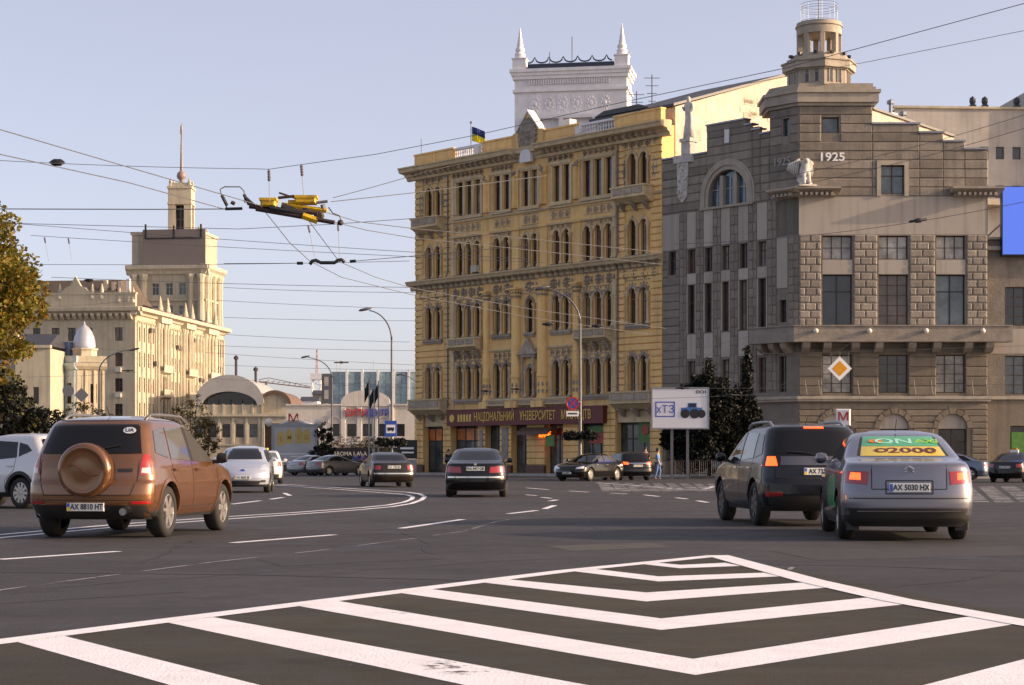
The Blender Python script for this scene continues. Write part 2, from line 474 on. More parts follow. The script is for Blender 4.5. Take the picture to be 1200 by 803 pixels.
# ground: one big sheet of paving under everything, the roadway laid on it
MB().face((-2500,-60,-.012),(2500,-60,-.012),(2500,3500,-.012),(-2500,3500,-.012)).build('ground', mat('far_ground', (.13,.12,.11), .9, .2, .02))
tag(bpy.data.objects['ground'], kind='structure')
road = MB().face((-160,-40,0),(160,-40,0),(160,300,0),(-160,300,0)).build('road', ASPH)
tag(road, kind='structure')
def marking(poly, name='lane_marking', m=PAINT, z=.004):
    b = MB(); b.face(*[(x, y, z) for x, y in poly])
    return b.build(name, m, road)
def strip(pts, width, name='lane_marking', m=PAINT, z=.004, parent=road):
    b = MB(); n = len(pts); Lp = []; Rp = []
    for i in range(n):
        a = Vector(pts[max(i-1,0)]); c = Vector(pts[min(i+1,n-1)]); d = (c-a).normalized(); nn = Vector((-d.y, d.x))
        p = Vector(pts[i]); Lp.append(p + nn*width/2); Rp.append(p - nn*width/2)
    for i in range(n-1):
        b.face((Lp[i].x,Lp[i].y,z),(Rp[i].x,Rp[i].y,z),(Rp[i+1].x,Rp[i+1].y,z),(Lp[i+1].x,Lp[i+1].y,z))
    return b.build(name, m, parent)
G = lambda *pp: [gp(*p) for p in pp]
# chevron island (surveyed edges on the ground)
def chevron(up, lo):
    u, l = G(*up), G(*lo)
    b = MB(); z = .004
    for i in range(2):
        b.face((*l[i], z), (*l[i+1], z), (*u[i+1], z), (*u[i], z))
    b.build('chevron_stripe', PAINT, road)
chevron([(765,659.3),(797,662.5),(850,660)], [(748,661),(797,666.5),(868,663.7)])
chevron([(690,666.5),(772,676),(895,671.7)], [(668,669.5),(772,682),(915,676)])
chevron([(585,678.5),(757,695),(945,683)], [(556,682),(757,705.5),(985,688)])
chevron([(490,689),(775,725.5),(1020,700.5)], [(455,693.5),(775,739),(1068,708)])
chevron([(390,704),(812,773),(1140,722.5)], [(342,709.5),(815,792),(1190,732)])
chevron([(250,724),(920,846),(1240,763)], [(195,730),(925,884),(1300,783)])
z = .004
u1, l1 = G((75,746),(305,804)), G((20,753),(200,804))
b = MB(); c1 = Vector((1.0, 5.35)); c0 = Vector((1.0, 4.8))
b.face((*l1[0],z),(*l1[1],z),(*u1[1],z),(*u1[0],z)); b.face((*l1[1],z),(c0.x,c0.y,z),(c1.x,c1.y,z),(*u1[1],z))
b.face((c0.x,c0.y,z),(4.0,6.6,z),(3.75,7.05,z),(c1.x,c1.y,z)); b.build('chevron_stripe', PAINT, road)
tip = Vector(gp(840,651.5)); lf = Vector(gp(-60,760)); rt = Vector(gp(1300,752))
strip(G((-60,760.5),(0,753),(200,727.5),(400,702.5),(600,677.5),(665,669.5),(840,651.7)), .22, 'border_line', z=.0058)
strip(G((840,651.5),(880,662.5),(950,681.5),(1050,704),(1200,731),(1330,752)), .26, 'border_line', z=.0076)
# older brown-black resurfacing under the hatched island
ISL = asphalt('brown_black_asphalt', (.046,.038,.0225))
mi = G((-60,757),(840,651),(1330,747)); marking(mi + [(5.2,5.2),(5.0,-6),(-9,-6),(-7,7)][0:], 'island_surface', ISL, .002)
PATCH = mat('asphalt_patch', (.042,.040,.040), .75, .3, 1.5, .8, 60, col2=(.03,.029,.029)); PATCH2 = mat('asphalt_patch_pale', (.085,.080,.075), .85, .3, 1.5, .8, 60)
for q, m_ in (([(560,606),(700,604),(760,611),(590,615)],PATCH),([(300,655),(470,648),(520,655),(330,664)],PATCH),([(900,645),(1190,640),(1260,650),(960,657)],PATCH),([(120,600),(230,594),(250,598),(140,606)],PATCH2),([(420,606),(520,600),(545,605),(440,612)],PATCH),([(640,640),(760,636),(790,641),(670,646)],PATCH2),([(-40,700),(180,688),(220,694),(0,708)],PATCH),([(1040,590),(1200,586),(1230,591),(1080,596)],PATCH)):
    marking(G(*q), 'asphalt_patch', m_, .0022)
MAN = mat('cast_iron', (.05,.045,.042), .5, .25, 8, .6, 40, metal=.5)
for px, py in ((668,620),(430,641),(905,606),(240,640),(1120,654),(560,589)):
    x, y = gp(px, py); b = MB(); b.lathe([(.001,.006),(.3,.006),(.34,.004),(.36,.0)], x, y, 24); b.build('manhole_cover', MAN, road)
# lane lines and dashes
dash = [((0,656),(139,646.5)),((272,636.5),(392,627)),((470,619.5),(542,609)),((596,602.3),(629,598.5)),((638,596.6),(650,592.5)),
        ((644,587.4),(653,586)),((635,583),(646,584.3)),((616,580),(629,581)),((617,572),(643,574)),((667,575.6),(690,577)),((715,578),(735,579)),
        ((755,580.2),(772,582)),((792,583.5),(805,585)),((817,587),(829,589)),((272,591),(305,587)),((317,585.3),(332,583)),((333,578),(340,581)),((-160,672),(-60,662))]
for a, c in dash: strip(G(a, c), .14)
outer = [(-80,637),(0,630.5),(140,617.5),(270,608.3),(340,603.5),(425,597.3),(460,594),(482,590.3),(494,586),(498,582.3),(492,579),(478,577),(450,575.2),(400,572),(320,567),(250,564)]
inner = [(-80,633),(0,626.8),(140,614.5),(270,605.5),(340,601.2),(425,595),(455,592),(473,588.8),(482,585.5),(484,582.5),(478,580.3),(464,578.8),(440,577),(395,573.6),(320,568.5),(250,565.3)]
strip(G(*outer), .13); strip(G(*inner), .13)
# old tar seam / worn line
strip(G((-40,700),(0,692),(120,676),(250,659),(370,646),(480,632),(545,622.5)), .05, 'asphalt_seam', PAINTW)
strip(G((545,622.5),(580,612),(640,602)), .06, 'asphalt_seam', PAINTW, z=.005)
strip(G((925,668),(935,660),(945,655)), .05, 'asphalt_seam', PAINTW)
TAR = mat('tar_seal', (.022,.02,.02), .6, .2, 3)
strip(G((0,671),(300,674),(640,683),(700,684)), .05, 'asphalt_seam', TAR, z=.003)
strip(G((700,660),(1000,663),(1250,672)), .05, 'asphalt_seam', TAR, z=.003)
rc_ = random.Random(5)
for (x0, y0), (x1, y1) in ((gp(60,690),gp(420,668)),(gp(420,668),gp(700,650)),(gp(620,642),gp(900,632)),(gp(150,662),gp(210,632)),(gp(980,700),gp(1190,668)),(gp(700,628),gp(690,600)),(gp(330,720),gp(520,700)),(gp(880,760),gp(1010,745)),(gp(400,780),gp(560,765)),(gp(520,650),gp(500,625))):
    n_ = 14; a_, c_v = Vector((x0,y0)), Vector((x1,y1)); nn_ = Vector((-(c_v-a_).y, (c_v-a_).x)).normalized(); off_ = 0; pts_ = []
    for k in range(n_+1):
        off_ += rc_.uniform(-.09,.09); pts_.append(a_.lerp(c_v, k/n_) + nn_*off_)
    strip(pts_, .022, 'asphalt_crack', TAR, z=.0033)
# worn pale hatched crossings
for k in range(9):
    x0 = 700 + k*16
    marking(G((x0,565.6+k*.2),(x0+9,565.7+k*.2),(x0+9+k*1.0+16,576),(x0+k*1.0+6,576)), 'crossing_bar', PAINTW)
strip(G((700,566),(770,571),(812,574.5),(826,573.5),(835,570.5),(846,568.3),(900,567)), .22)
for k in range(7):
    marking(G((1120+k*26,570),(1138+k*26,570),(1160+k*30,589),(1136+k*30,589)), 'crossing_bar', PAINTW)
# pavements with kerbs
def pavement(poly, name='pavement'):
    o = MB().prism_xy(poly, -.01, .13).build(name, PAVE); tag(o, kind='structure')
    n = len(poly)
    for i in range(n):
        a, c = Vector(poly[i]), Vector(poly[(i+1) % n])
        if a.y > 240 and c.y > 240: continue
        L_ = (c-a).length; cnt = max(1, int(L_/3.0)); d = (c-a).normalized(); nn = Vector((d.y, -d.x))
        if cnt > 60 or abs(a.x) > 60 and abs(c.x) > 60: continue
        for k in range(cnt):
            p, q = a + d*(L_*k/cnt+.01), a + d*(L_*(k+1)/cnt-.01)
            b = MB(); b.prism_xy([(p.x,p.y),(p.x+nn.x*.18,p.y+nn.y*.18),(q.x+nn.x*.18,q.y+nn.y*.18),(q.x,q.y)][::-1], -.01, .15)
            b.build('kerb_stone', KERB, o)
pavement([(-16,148),(6.5,122.5),(14.5,112.5),(18,110.5),(58,110.5),(58,180),(-10,180)][::1])
pavement([(-120,92),(-30,92),(-26.5,96),(-26,120),(-24.2,300),(-120,300)][::1], 'pavement')
pavement([(-24,140),(-17.5,140),(-17.5,175),(-15,240),(-15,300),(-22.5,300)], 'pavement')
pavement([(-60,56),(-19,56),(-17.5,58),(-17.5,78),(-19.5,84),(-60,84)], 'pavement')
# ---------------------------------------------------------------- ochre university building
YX, YY, YANG, YW = -7.69, 149.735, R(-48.418), 27.19
yb = thing('ochre_building', 'five-storey ochre stucco building with arched windows and a maroon sign above its shops', 'building', (YX, YY, .0), YANG)
pav = [1.72, 2.84, 24.3, 25.42]
tri = [5.5, 6.57, 7.62, 19.72, 20.84, 21.95]
pair = [9.9, 10.97, 16.5, 17.57]
H5 = [hole(u, 20.08, .62, 2.5, True) for u in pav] + [hole(u, 20.02, .66, 2.6) for u in tri] + [hole(u, 20.02, .62, 2.6) for u in pair] + [hole(u, 20.02, .6, 2.6) for u in (13.1, 14.1)]
H4 = [hole(u, 15.42, .60, 2.5, True) for u in pav + tri + pair + [13.1, 14.12]]
H3 = [hole(u, 10.6, .60, 2.55, True) for u in pav + tri + pair] + [hole(13.6, 10.5, .72, 2.6, True)]
H2 = [hole(u, 5.8, .58, 2.6, True) for u in pav + tri + pair] + [hole(13.6, 5.8, .62, 2.2, True)]
YH = H5 + H4 + H3 + H2
wall('wall', yb, OCHRE, 0, YW, 4.9, 24.4, YH)
windows(yb, H5[4:], BROWNW, [G_DARK, G_BROWN, G_DARK, G_BLIND], 'bar', .2)
windows(yb, H5[:4] + H4 + H3 + H2, BROWNW, [G_DARK, G_BROWN, G_DARK, G_DARK, G_BLIND], 'tall', .2)
MB().box(0, YW, .36, 13, 4.9, 24.3).box(0.02, YW-.02, 1.4, 12.9, 0, 4.9).box(0, .4, .0, .36, 4.9, 24.3).box(YW-.36, YW, .004, .36, 4.95, 24.3).build('side_walls', OCHRE, yb)
MB().prism_yz([(.2,24.4),(13,24.4),(13,24.6),(7,25.2),(.6,24.7)], .2, YW-.2).build('roof', ROOF, yb)
# rustication of the two end pavilions (courses ~6 px high: one piece per pavilion)
for a, wl, wr in ((0, .98, 3.55), (22.78, 23.62, 26.15)):
    b = MB(); z = 5.0; e = a + 4.42
    while z < 23.5:
        t = z + .37
        blocked = any(s - .35 < t and z < s + 2.95 for s in (5.8, 10.6, 15.42, 20.08))
        if not (14.6 < t and z < 15.4):
            if blocked:
                b.cbox(a, wl, -.10, .05, z, t, .035); b.cbox(wr, e, -.10, .05, z, t, .035)
            elif z > 19.5 or 14 < z < 15.6: pass
            else: b.cbox(a, e, -.10, .05, z, t, .035)
        z += .47
    b.build('rustication', OCHRE, yb)
# window surrounds: archivolts, colonnettes, sills, lintels
def archivolt(b, u, zs, r0, r1, y0, y1, K=10):
    for k in range(K):
        a0, a1 = math.pi*k/K, math.pi*(k+1)/K
        b.prism_xz([(u+r0*math.cos(a0), zs+r0*math.sin(a0)), (u+r0*math.cos(a1), zs+r0*math.sin(a1)), (u+r1*math.cos(a1), zs+r1*math.sin(a1)), (u+r1*math.cos(a0), zs+r1*math.sin(a0))], y0, y1)
arched = [h for h in YH if h['arch']]
for h in arched:
    b = MB(); r = h['w']/2; zs = h['z0'] + h['h'] - r
    archivolt(b, h['u'], zs, r, r+.13, -.09, .02); archivolt(b, h['u'], zs, r+.13, r+.20, -.05, .02)
    b.lump(h['u'], -.06, zs+r+.16, .10, .12, .16)
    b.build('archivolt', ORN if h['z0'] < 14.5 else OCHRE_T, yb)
col_cache = {}
def colonnette(u, z0, z1, r=.095):
    k = round(z1-z0, 2)
    if k not in col_cache:
        h = z1 - z0
        b = MB(); b.lathe([(r*1.7,0),(r*1.7,.10),(r*1.2,.16),(r,.22),(r*.92,h-.34),(r*1.15,h-.30),(r*1.1,h-.26),(r*1.9,h-.06),(r*1.9,h)], seg=8)
        col_cache[k] = b.mesh('colonnette', OCHRE_T, True, 40)
    link('colonnette', col_cache[k], yb, (u, -.09, z0))
def run_cols(us, w, z0, zs):
    us = sorted(us)
    xs = [us[0] - w/2 - .15] + [(us[i]+us[i+1])/2 for i in range(len(us)-1)] + [us[-1] + w/2 + .15]
    for x in xs: colonnette(x, z0, zs)
groups = [[1.72,2.84],[24.3,25.42],[5.5,6.57,7.62],[19.72,20.84,21.95],[9.9,10.97],[16.5,17.57]]
for g in groups:
    run_cols(g, .6, 15.42, 17.62); run_cols(g, .6, 10.6, 12.85); run_cols(g, .58, 5.8, 8.1)
for g in groups[:2]: run_cols(g, .62, 20.08, 22.27)
run_cols([13.1,14.12], .6, 15.42, 17.62); run_cols([13.6], .72, 10.5, 12.74); run_cols([13.6], .62, 5.8, 7.7)
for g in groups[2:] + [[13.1,14.1]]:
    b = MB(); a, c = g[0]-.62, g[-1]+.62
    b.box(a, c, -.16, .02, 22.72, 22.94).box(a, c, -.10, .02, 22.62, 22.72); b.box(a-.05, c+.05, -.2, .02, 19.72, 19.95)
    for i in range(len(g)-1):
        m_ = (g[i]+g[i+1])/2; b.box(m_-.14, m_+.14, -.08, .02, 19.95, 22.62)
    for e in (a+.02, c-.26): b.box(e, e+.24, -.08, .02, 19.95, 22.62)
    b.build('window_surround', OCHRE_T, yb)
    b = MB()
    for u in g: b.box(u-.34, u+.34, -.05, .02, 22.64, 22.66)
for z0, gs in ((15.2, groups+[[13.1,14.12]]), (10.38, groups+[[13.6]]), (5.58, groups[2:]+[[13.6]])):
    for g in gs:
        b = MB(); b.box(g[0]-.6, g[-1]+.6, -.2, .02, z0+.03, z0+.2).box(g[0]-.55, g[-1]+.55, -.13, .02, z0-.12, z0+.03)
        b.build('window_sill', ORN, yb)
# giant half columns and pilasters
def half_column(u, z0, z1, r, name='half_column'):
    b = MB(); h = z1
    b.box(u-r*1.45, u+r*1.45, -r*1.7, .02, z0, z0+.5)
    b.lathe([(r*1.3,z0+.5),(r*1.3,z0+.62),(r*1.12,z0+.72),(r*1.02,z0+.85),(r*1.02,z0+2.2),(r*1.12,z0+2.25),(r*1.12,z0+2.4),(r,z0+2.5),(r*.9,h-.8),(r*1.0,h-.76),(r*.95,h-.7),(r*1.3,h-.15),(r*1.35,h-.12)], u, -.05, 14)
    b.box(u-r*1.45, u+r*1.45, -r*1.6, .02, h-.12, h)
    b.build(name, OCHRE, yb, smooth=True, angle=35)
    b = MB()
    for k in range(16):
        a = math.pi*(k % 8)/7.0 ; rr = r*1.02 + (.06 if k > 7 else 0)
        b.lump(u - rr*math.cos(a), -.05 - rr*math.sin(a)*.9, h-.62+.28*(k//8), .09, .10, .13)
    for k in range(10):
        a = math.pi*(k % 5)/4.0
        b.lump(u - r*1.0*math.cos(a), -.05 - r*1.0*math.sin(a), z0+1.2+.5*(k//5), .12, .06, .2)
    b.build('column_ornament', ORN, yb)
half_column(12.15, 5.0, 13.95, .42); half_column(15.05, 5.0, 13.95, .42)
for u in (8.75, 18.72): half_column(u, 5.0, 13.95, .3)
for u in (4.65, 22.55):
    b = MB(); b.cbox(u-.22, u+.22, -.12, .02, 5.0, 13.9, .03).cbox(u-.2, u+.2, -.10, .02, 15.35, 23.0, .03); b.build('pilaster', OCHRE_T, yb)
for u in (8.75, 12.05, 15.15, 18.72):
    b = MB(); b.cbox(u-.4, u+.4, -.12, .02, 15.35, 18.3, .03); b.box(u-.45, u+.45, -.22, .02, 18.3, 18.5)
    b.cbox(u-.36, u+.36, -.16, .02, 19.95, 22.3, .03); b.box(u-.42, u+.42, -.24, .02, 22.3, 22.75)
    b.lathe([(.2,19.95),(.24,20.2),(.17,21.2),(.2,22.0),(.26,22.3)], u, -.16, 8)
    b.build('pilaster', OCHRE, yb)
    b = MB()
    for k in range(9): b.lump(u + rnd.uniform(-.3,.3), -.22, 22.5 + rnd.uniform(-.15,.2), .12, .12, .12)
    b.build('pilaster_capital', ORN, yb)
for u in (4.2, 22.98):
    MB().tube([(u,-.16,5.2),(u,-.16,14.6),(u,-.34,14.9),(u,-.34,15.4),(u,-.16,15.7),(u,-.16,23.4)], .06, 6).build('drainpipe', GREYM, yb)
# cornices
def cornice(b, u0, u1, prof):
    b.prism_yz(prof, u0, u1)
cp = [(.02,23.35),(-.18,23.4),(-.22,23.6),(-.42,23.7),(-.46,23.85),(-1.0,23.95),(-1.06,24.18),(-1.14,24.24),(-1.14,24.34),(.02,24.42)]
b = MB(); cornice(b, -.9, 12.2, cp); cornice(b, 15.0, YW+.9, cp); b.build('main_cornice', OCHRE_T, yb)
b = MB(); cornice(b, 12.2, 15.0, [(y*.45, z) for y, z in cp]); b.build('main_cornice', OCHRE_T, yb)
cp2 = [(.02,14.55),(-.14,14.6),(-.16,14.85),(-.55,14.95),(-.62,15.12),(-.7,15.2),(-.7,15.28),(.02,15.4)]
b = MB(); cornice(b, -.5, YW+.1, cp2); b.build('string_cornice', OCHRE_T, yb)
b = MB(); cornice(b, -.1, YW+.02, [(.02,19.5),(-.14,19.52),(-.2,19.66),(.02,19.72)]); cornice(b, 4.4, 22.8, [(.02,18.28),(-.16,18.32),(-.2,18.45),(.02,18.5)])
cornice(b, 4.4, 22.8, [(.02,9.32),(-.1,9.35),(-.13,9.48),(.02,9.52)]); b.build('string_course', OCHRE_T, yb)
bracket = MB()
bracket.prism_yz([(.02,0),(-.10,.02),(-.22,.22),(-.62,.38),(-.72,.5),(-.72,.58),(.02,.58)], -.11, .11)
brm = bracket.mesh('cornice_bracket', ORN)
sbr = MB().prism_yz([(.02,0),(-.08,.02),(-.15,.2),(-.42,.34),(-.42,.42),(.02,.42)], -.1, .1).mesh('cornice_bracket', ORN)
u = .3
while u < YW:
    if not 12.3 < u < 14.9: link('cornice_bracket', brm, yb, (u, 0, 23.36))
    link('cornice_bracket', sbr, yb, (u, -.12, 14.55))
    u += .62 if (u % 3) < 2 else .75
# stucco relief friezes
def relief(u0, u1, z0, z1, n, dep=.10, m=ORN, y=0.0):
    b = MB(); r2 = random.Random(int(u0*91 + z0*17))
    cell = max(.5, (z1-z0))
    cnt = max(1, int((u1-u0)/cell))
    for c in range(cnt):
        cu = u0 + (c+.5)*(u1-u0)/cnt; cz = (z0+z1)/2; hw = (u1-u0)/cnt/2*.9; hh = (z1-z0)/2*.9
        b.lump(cu, y, cz, hw*.24, dep*1.3, hh*.55, 8)
        for k in range(8):
            a = k*math.pi/4
            b.lump(cu + hw*.5*math.cos(a), y, cz + hh*.72*math.sin(a), hw*.22, dep*r2.uniform(.7,1.1), hh*.27)
        b.lump(cu + hw*.93, y, cz, hw*.14, dep*.9, hh*.85)
    b.box(u0, u1, y-.04, y+.02, z0-.03, z0+.02).box(u0, u1, y-.04, y+.02, z1-.02, z1+.03)
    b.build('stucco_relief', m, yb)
for a, c in ((4.5,8.3),(9.2,11.7),(15.5,18.3),(19.2,22.6)):
    relief(a, c, 22.98, 23.38, 6, .14); relief(a+.3, c-.3, 18.75, 19.35, 5, .07); relief(a, c, 13.55, 14.5, 6, .14)
    relief(a+.2, c-.2, 18.0, 18.28, 4, .05); relief(a+.2, c-.2, 8.75, 9.25, 5, .07)
for a, c in ((.3,4.1),(23.1,26.9)):
    relief(a, c, 22.9, 23.6, 5, .16); relief(a, c, 13.7, 14.5, 5, .14)
    relief(a+.1, a+.85, 20.2, 22.5, 7, .16); relief(c-.8, c-.1, 20.2, 22.5, 7, .16)
relief(12.7, 14.5, 13.5, 14.5, 6, .16); relief(12.7, 14.5, 18.6, 19.4, 5, .08)
b = MB()
for g in groups:
    for u in g:
        for k in range(5):
            a = math.pi*(k+.5)/5; b.lump(u+.5*math.cos(a), 0, 12.9+.52*math.sin(a)+.1, .09, .08, .1); b.lump(u+.48*math.cos(a), 0, 8.15+.5*math.sin(a)+.1, .08, .07, .09)
b.build('stucco_relief', ORN, yb)
# pediment over the middle balcony door
b = MB(); b.box(12.75, 14.45, -.3, .02, 8.75, 8.95).prism_xz([(12.7,9.0),(14.5,9.0),(13.6,10.15)], -.35, .02).prism_xz([(12.55,8.95),(14.65,8.95),(14.65,9.05),(12.55,9.05)], -.42, .02)
for s in (-1, 1): b.lathe([(.14,5.9),(.14,6.0),(.1,6.1),(.09,8.4),(.16,8.75)], 13.6+s*.62, -.22, 8)
b.build('window_pediment', ORN, yb)
# balconies
def balcony(u0, u1, z0, z1, d, solid=True):
    b = MB()
    b.prism_yz([(.02,z0),(-d*.35,z0+.05),(-d*.8,z0+(z1-z0)*.28),(-d,z0+(z1-z0)*.34),(-d,z0+(z1-z0)*.44),(.02,z0+(z1-z0)*.44)], u0, u1)
    zt = z0+(z1-z0)*.44
    b.box(u0+.03, u1-.03, -d+.04, -d+.14, zt+.01, z1-.08); b.box(u0+.03, u0+.13, -d+.14, .02, zt+.01, z1-.08); b.box(u1-.13, u1-.03, -d+.14, .02, zt+.01, z1-.08)
    b.box(u0-.04, u1+.04, -d-.04, -d+.2, z1-.08, z1+.04); b.box(u0-.04, u0+.2, -d+.2, .02, z1-.08, z1+.04); b.box(u1-.2, u1+.04, -d+.2, .02, z1-.08, z1+.04)
    o = b.build('balcony', OCHRE_T, yb)
    b = MB(); n = 3
    for k in range(n):
        a = u0 + .15 + (u1-u0-.3)*k/n; c = u0 + .15 + (u1-u0-.3)*(k+1)/n
        b.box(a+.08, c-.08, -d-.012, -d+.045, zt+.1, z1-.16)
    b.build('balcony_panel', ORN, o)
    for k in (0.15, .5, .85):
        b = MB(); x = u0 + (u1-u0)*k; b.prism_yz([(.02,z0-.5),(-.15,z0-.45),(-d*.7,z0-.02),(-d*.7,z0+.08),(.02,z0+.08)], x-.1, x+.1)
        b.build('balcony_bracket', ORN, o)
for a in (.55, 23.1): balcony(a, a+3.3, 19.0, 20.15, 1.0)
for a in (4.95, 19.15): balcony(a, a+3.3, 9.45, 10.45, .9)
for a in (.2, 22.9): balcony(a, a+4.0, 4.62, 5.85, 1.0)
balcony(9.2, 18.1, 4.95, 5.65, .55)
# attic parapet, balustrades, central gable with cartouche
def attic(a, c):
    b = MB(); b.box(a, c, -.12, .3, 24.42, 25.3).box(a-.04, c+.04, -.2, .36, 25.3, 25.42).box(a-.02, c+.02, -.18, .32, 24.42, 24.58)
    b.build('attic_wall', OCHRE, yb)
    n = max(1, int((c-a)/2.2)); b = MB()
    for k in range(n):
        x0 = a + (c-a)*k/n + .15; x1 = a + (c-a)*(k+1)/n - .15
        b.box(x0, x1, -.15, -.11, 24.68, 25.2)
    b.build('attic_panel', OCHRE, yb)
for a, c in ((0,4.9),(8.3,11.9),(15.3,19.0),(22.6,YW)): attic(a, c)
balm = MB().lathe([(.09,0),(.09,.05),(.05,.1),(.1,.28),(.05,.5),(.08,.56)], seg=6).mesh('baluster', WHITE, True, 40)
for a, c in ((4.9,8.3),(19.0,22.6)):
    b = MB(); b.box(a, c, -.08, .22, 24.42, 24.62).box(a, c, -.1, .24, 25.18, 25.34); b.build('balustrade_rail', WHITE, yb)
    n = 13
    for k in range(n): link('baluster', balm, yb, (a+.15+(c-a-.3)*k/(n-1), .07, 24.62))
    b = MB(); b.box(c-.5 if a < 10 else a, c-.1 if a < 10 else a+.4, -.5, -.1, 24.42, 25.1); b.build('parapet_urn', WHITE, yb)
b = MB(); b.prism_xz([(11.9,24.42),(15.3,24.42),(15.3,25.5),(14.75,25.6),(13.6,26.95),(12.45,25.6),(11.9,25.5)], -.2, .35); b.build('gable', OCHRE, yb)
b = MB(); b.prism_xz([(13.6,27.12),(12.3,25.62),(12.3,25.5),(13.6,26.95)], -.3, .4).prism_xz([(13.6,26.95),(14.9,25.5),(14.9,25.62),(13.6,27.12)], -.301, .399); b.build('gable_coping', WHITE, yb)
b = MB(); b.lathe([(.95,-.34),(.95,-.22),(.8,-.22)], 13.6, 25.2, 18, 1.0, 1.25, 'y'); b.lathe([(0.001,-.33),(.78,-.26)], 13.6, 25.2, 18, 1, 1.25, 'y')
for k in range(26):
    a = rnd.uniform(0, 6.28); q = rnd.uniform(0,.7); b.lump(13.6+q*math.cos(a), -.28, 25.2+1.2*q*math.sin(a), .13, .14, .15)
for k in range(22): a = 6.28*k/22; b.lump(13.6+.95*math.cos(a), -.28, 25.2+1.22*math.sin(a), .12, .1, .14)
b.build('cartouche', ORN, yb)
b = MB(); b.prism_xz([(13.0,23.2),(14.2,23.2),(14.2,23.6)] + [(13.6+.6*math.cos(math.pi*k/8), 23.6+.6*math.sin(math.pi*k/8)) for k in range(1,8)] + [(13.0,23.6)], -.5, -.2); b.build('niche_panel', WHITE, yb)
MB().box(19.9, 24.5, 1.2, 4.2, 25.0, 25.9).prism_xz([(19.5,25.85),(25,25.85),(24,26.2),(20.5,26.2)], .9, 4.5).build('roof_hatch', ROOF, yb)
MB().box(15.6, 16.3, 1.5, 2.2, 24.6, 26.3).build('chimney', WHITE, yb)
MB().tube([(.35,.3,25.3),(.35,.3,26.7)], .025, 5).build('roof_mast', GREYM, yb)
# ground floor: rusticated piers and shop fronts
piers = [(0,1.05),(3.55,4.5),(7.75,8.6),(10.3,11.6),(13.35,15.3),(17.3,18.9),(21.5,22.7),(26.1,27.19)]
for a, c in piers:
    b = MB(); b.box(a, c, -.05, .8, .0, .75); b.box(a+.03, c-.03, .0, .8, .75, 4.9)
    z = .75
    while z < 4.6:
        b.cbox(a, c, -.13, .05, z+.02, min(z+.43, 4.75), .035); z += .46
    b.build('pier', OCHRE, yb)
    MB().box(a-.03, c+.03, -.2, .06, .0, .72).build('plinth', mat('brown_plinth', (.14,.07,.045), .7, .2, 2), yb)
SHOPG = glass('shop_glass', (.035,.04,.04), .05)
SHOPO = glass('shop_glass_orange', (.32,.09,.03), .15)
for i in range(len(piers)-1):
    a, c = piers[i][1], piers[i+1][0]
    door = i in (3, 4)
    b = MB(); n = 3 if c-a > 2 else 2
    fm = BLACKM if i != 3 else BROWNW
    b.box(a, c, .5, .6, 0.0, .35 if not door else .05); b.box(a, c, .5, .6, 3.55, 3.75); b.box(a, c, .52, .58, 2.55, 2.65)
    for k in range(n+1):
        x = a + (c-a)*k/n; b.box(max(a, x-.04), min(c, x+.04), .5, .6, .05, 3.6)
    o = b.build('shop_front', fm, yb)
    for k in range(n):
        x0, x1 = a + (c-a)*k/n + .04, a + (c-a)*(k+1)/n - .04
        MB().box(x0, x1, .54, .56, .35 if not door else .05, 2.55).build('pane', SHOPG, o)
        MB().box(x0, x1, .54, .56, 2.65, 3.55).build('pane', SHOPO if i in (0,1) else SHOPG, o)
    MB().box(a, c, .1, .75, 3.75, 4.9).build('shop_lintel', OCHRE_T, yb)
# sign over the shops
b = MB(); b.box(4.55, 21.9, -.55, -.1, 3.72, 4.92).box(4.5, 21.95, -.58, -.1, 4.92, 4.98); sg = b.build('sign_board', MAROON, yb)
for w_, u_ in (('НАЦІОНАЛЬНИЙ',10.15),('УНІВЕРСИТЕТ',15.05),('МИСТЕЦТВ',19.15)): link('sign_letters', text_mesh(w_, .93, GOLD, .012, .60, .004), sg, (u_, -.575, 4.34))
b = MB()
for k in range(5): b.box(5.9+k*.34, 6.12+k*.34, -.575, -.545, 4.05, 4.6)
b.lathe([(.3,-.585),(.3,-.55)], 5.2, 4.32, 12, 1, 1, 'y'); b.build('sign_emblem', GOLD, yb)
NEON = mat('neon_red', (.5,.05,.01), .4, 0, emis=(1,.14,.02), estr=1.6)
link('neon_letters', text_mesh('КАФЕ', .55, NEON, .02, .85, .012), yb, (15.9, -.62, 2.95))
b = MB()
b.prism_yz([(.0,3.5),(-.5,3.45),(-.95,3.2),(-1.1,2.95),(-1.04,2.95),(-.5,3.36),(0,3.42)], 13.2, 16.6); b.build('awning', BROWNW, yb)
GREENP = mat('green_poster', (.07,.22,.04), .5, .4, 3); REDP = mat('red_poster', (.38,.05,.03), .5, .4, 3)
MB().box(19.4, 21.3, .38, .42, 3.1, 3.5).build('window_poster', GREENP, yb); MB().box(19.5, 21.2, .38, .42, 2.3, 3.05).build('window_poster', REDP, yb)
MB().box(24.5, 25.9, .38, .42, 2.3, 3.9).build('window_poster', GREENP, yb); MB().lathe([(.36,.34),(.36,.375)], 25.2, 3.2, 12, 1, 1, 'y').build('window_poster', REDP, yb)
MB().box(16.3, 17.2, -.9, -.8, 2.1, 2.9).build('hanging_sign', GREENP, yb)
MB().box(8.0, 8.35, -.18, -.135, 1.2, 3.4).build('wall_poster', mat('grey_poster', (.3,.27,.24), .5, .4, 2), yb)
MB().box(10.6, 11.3, -.18, -.135, 1.2, 3.5).build('wall_poster', mat('grey_poster', (.3,.27,.24), .5, .4, 2), yb)
MB().box(7.35,8.0,-.5,-.1,15.5,16.0).lathe([(.17,-.52),(.17,-.5)], 7.62, 15.75, 10, 1, 1, 'y').build('air_conditioner', WHITEW, yb)
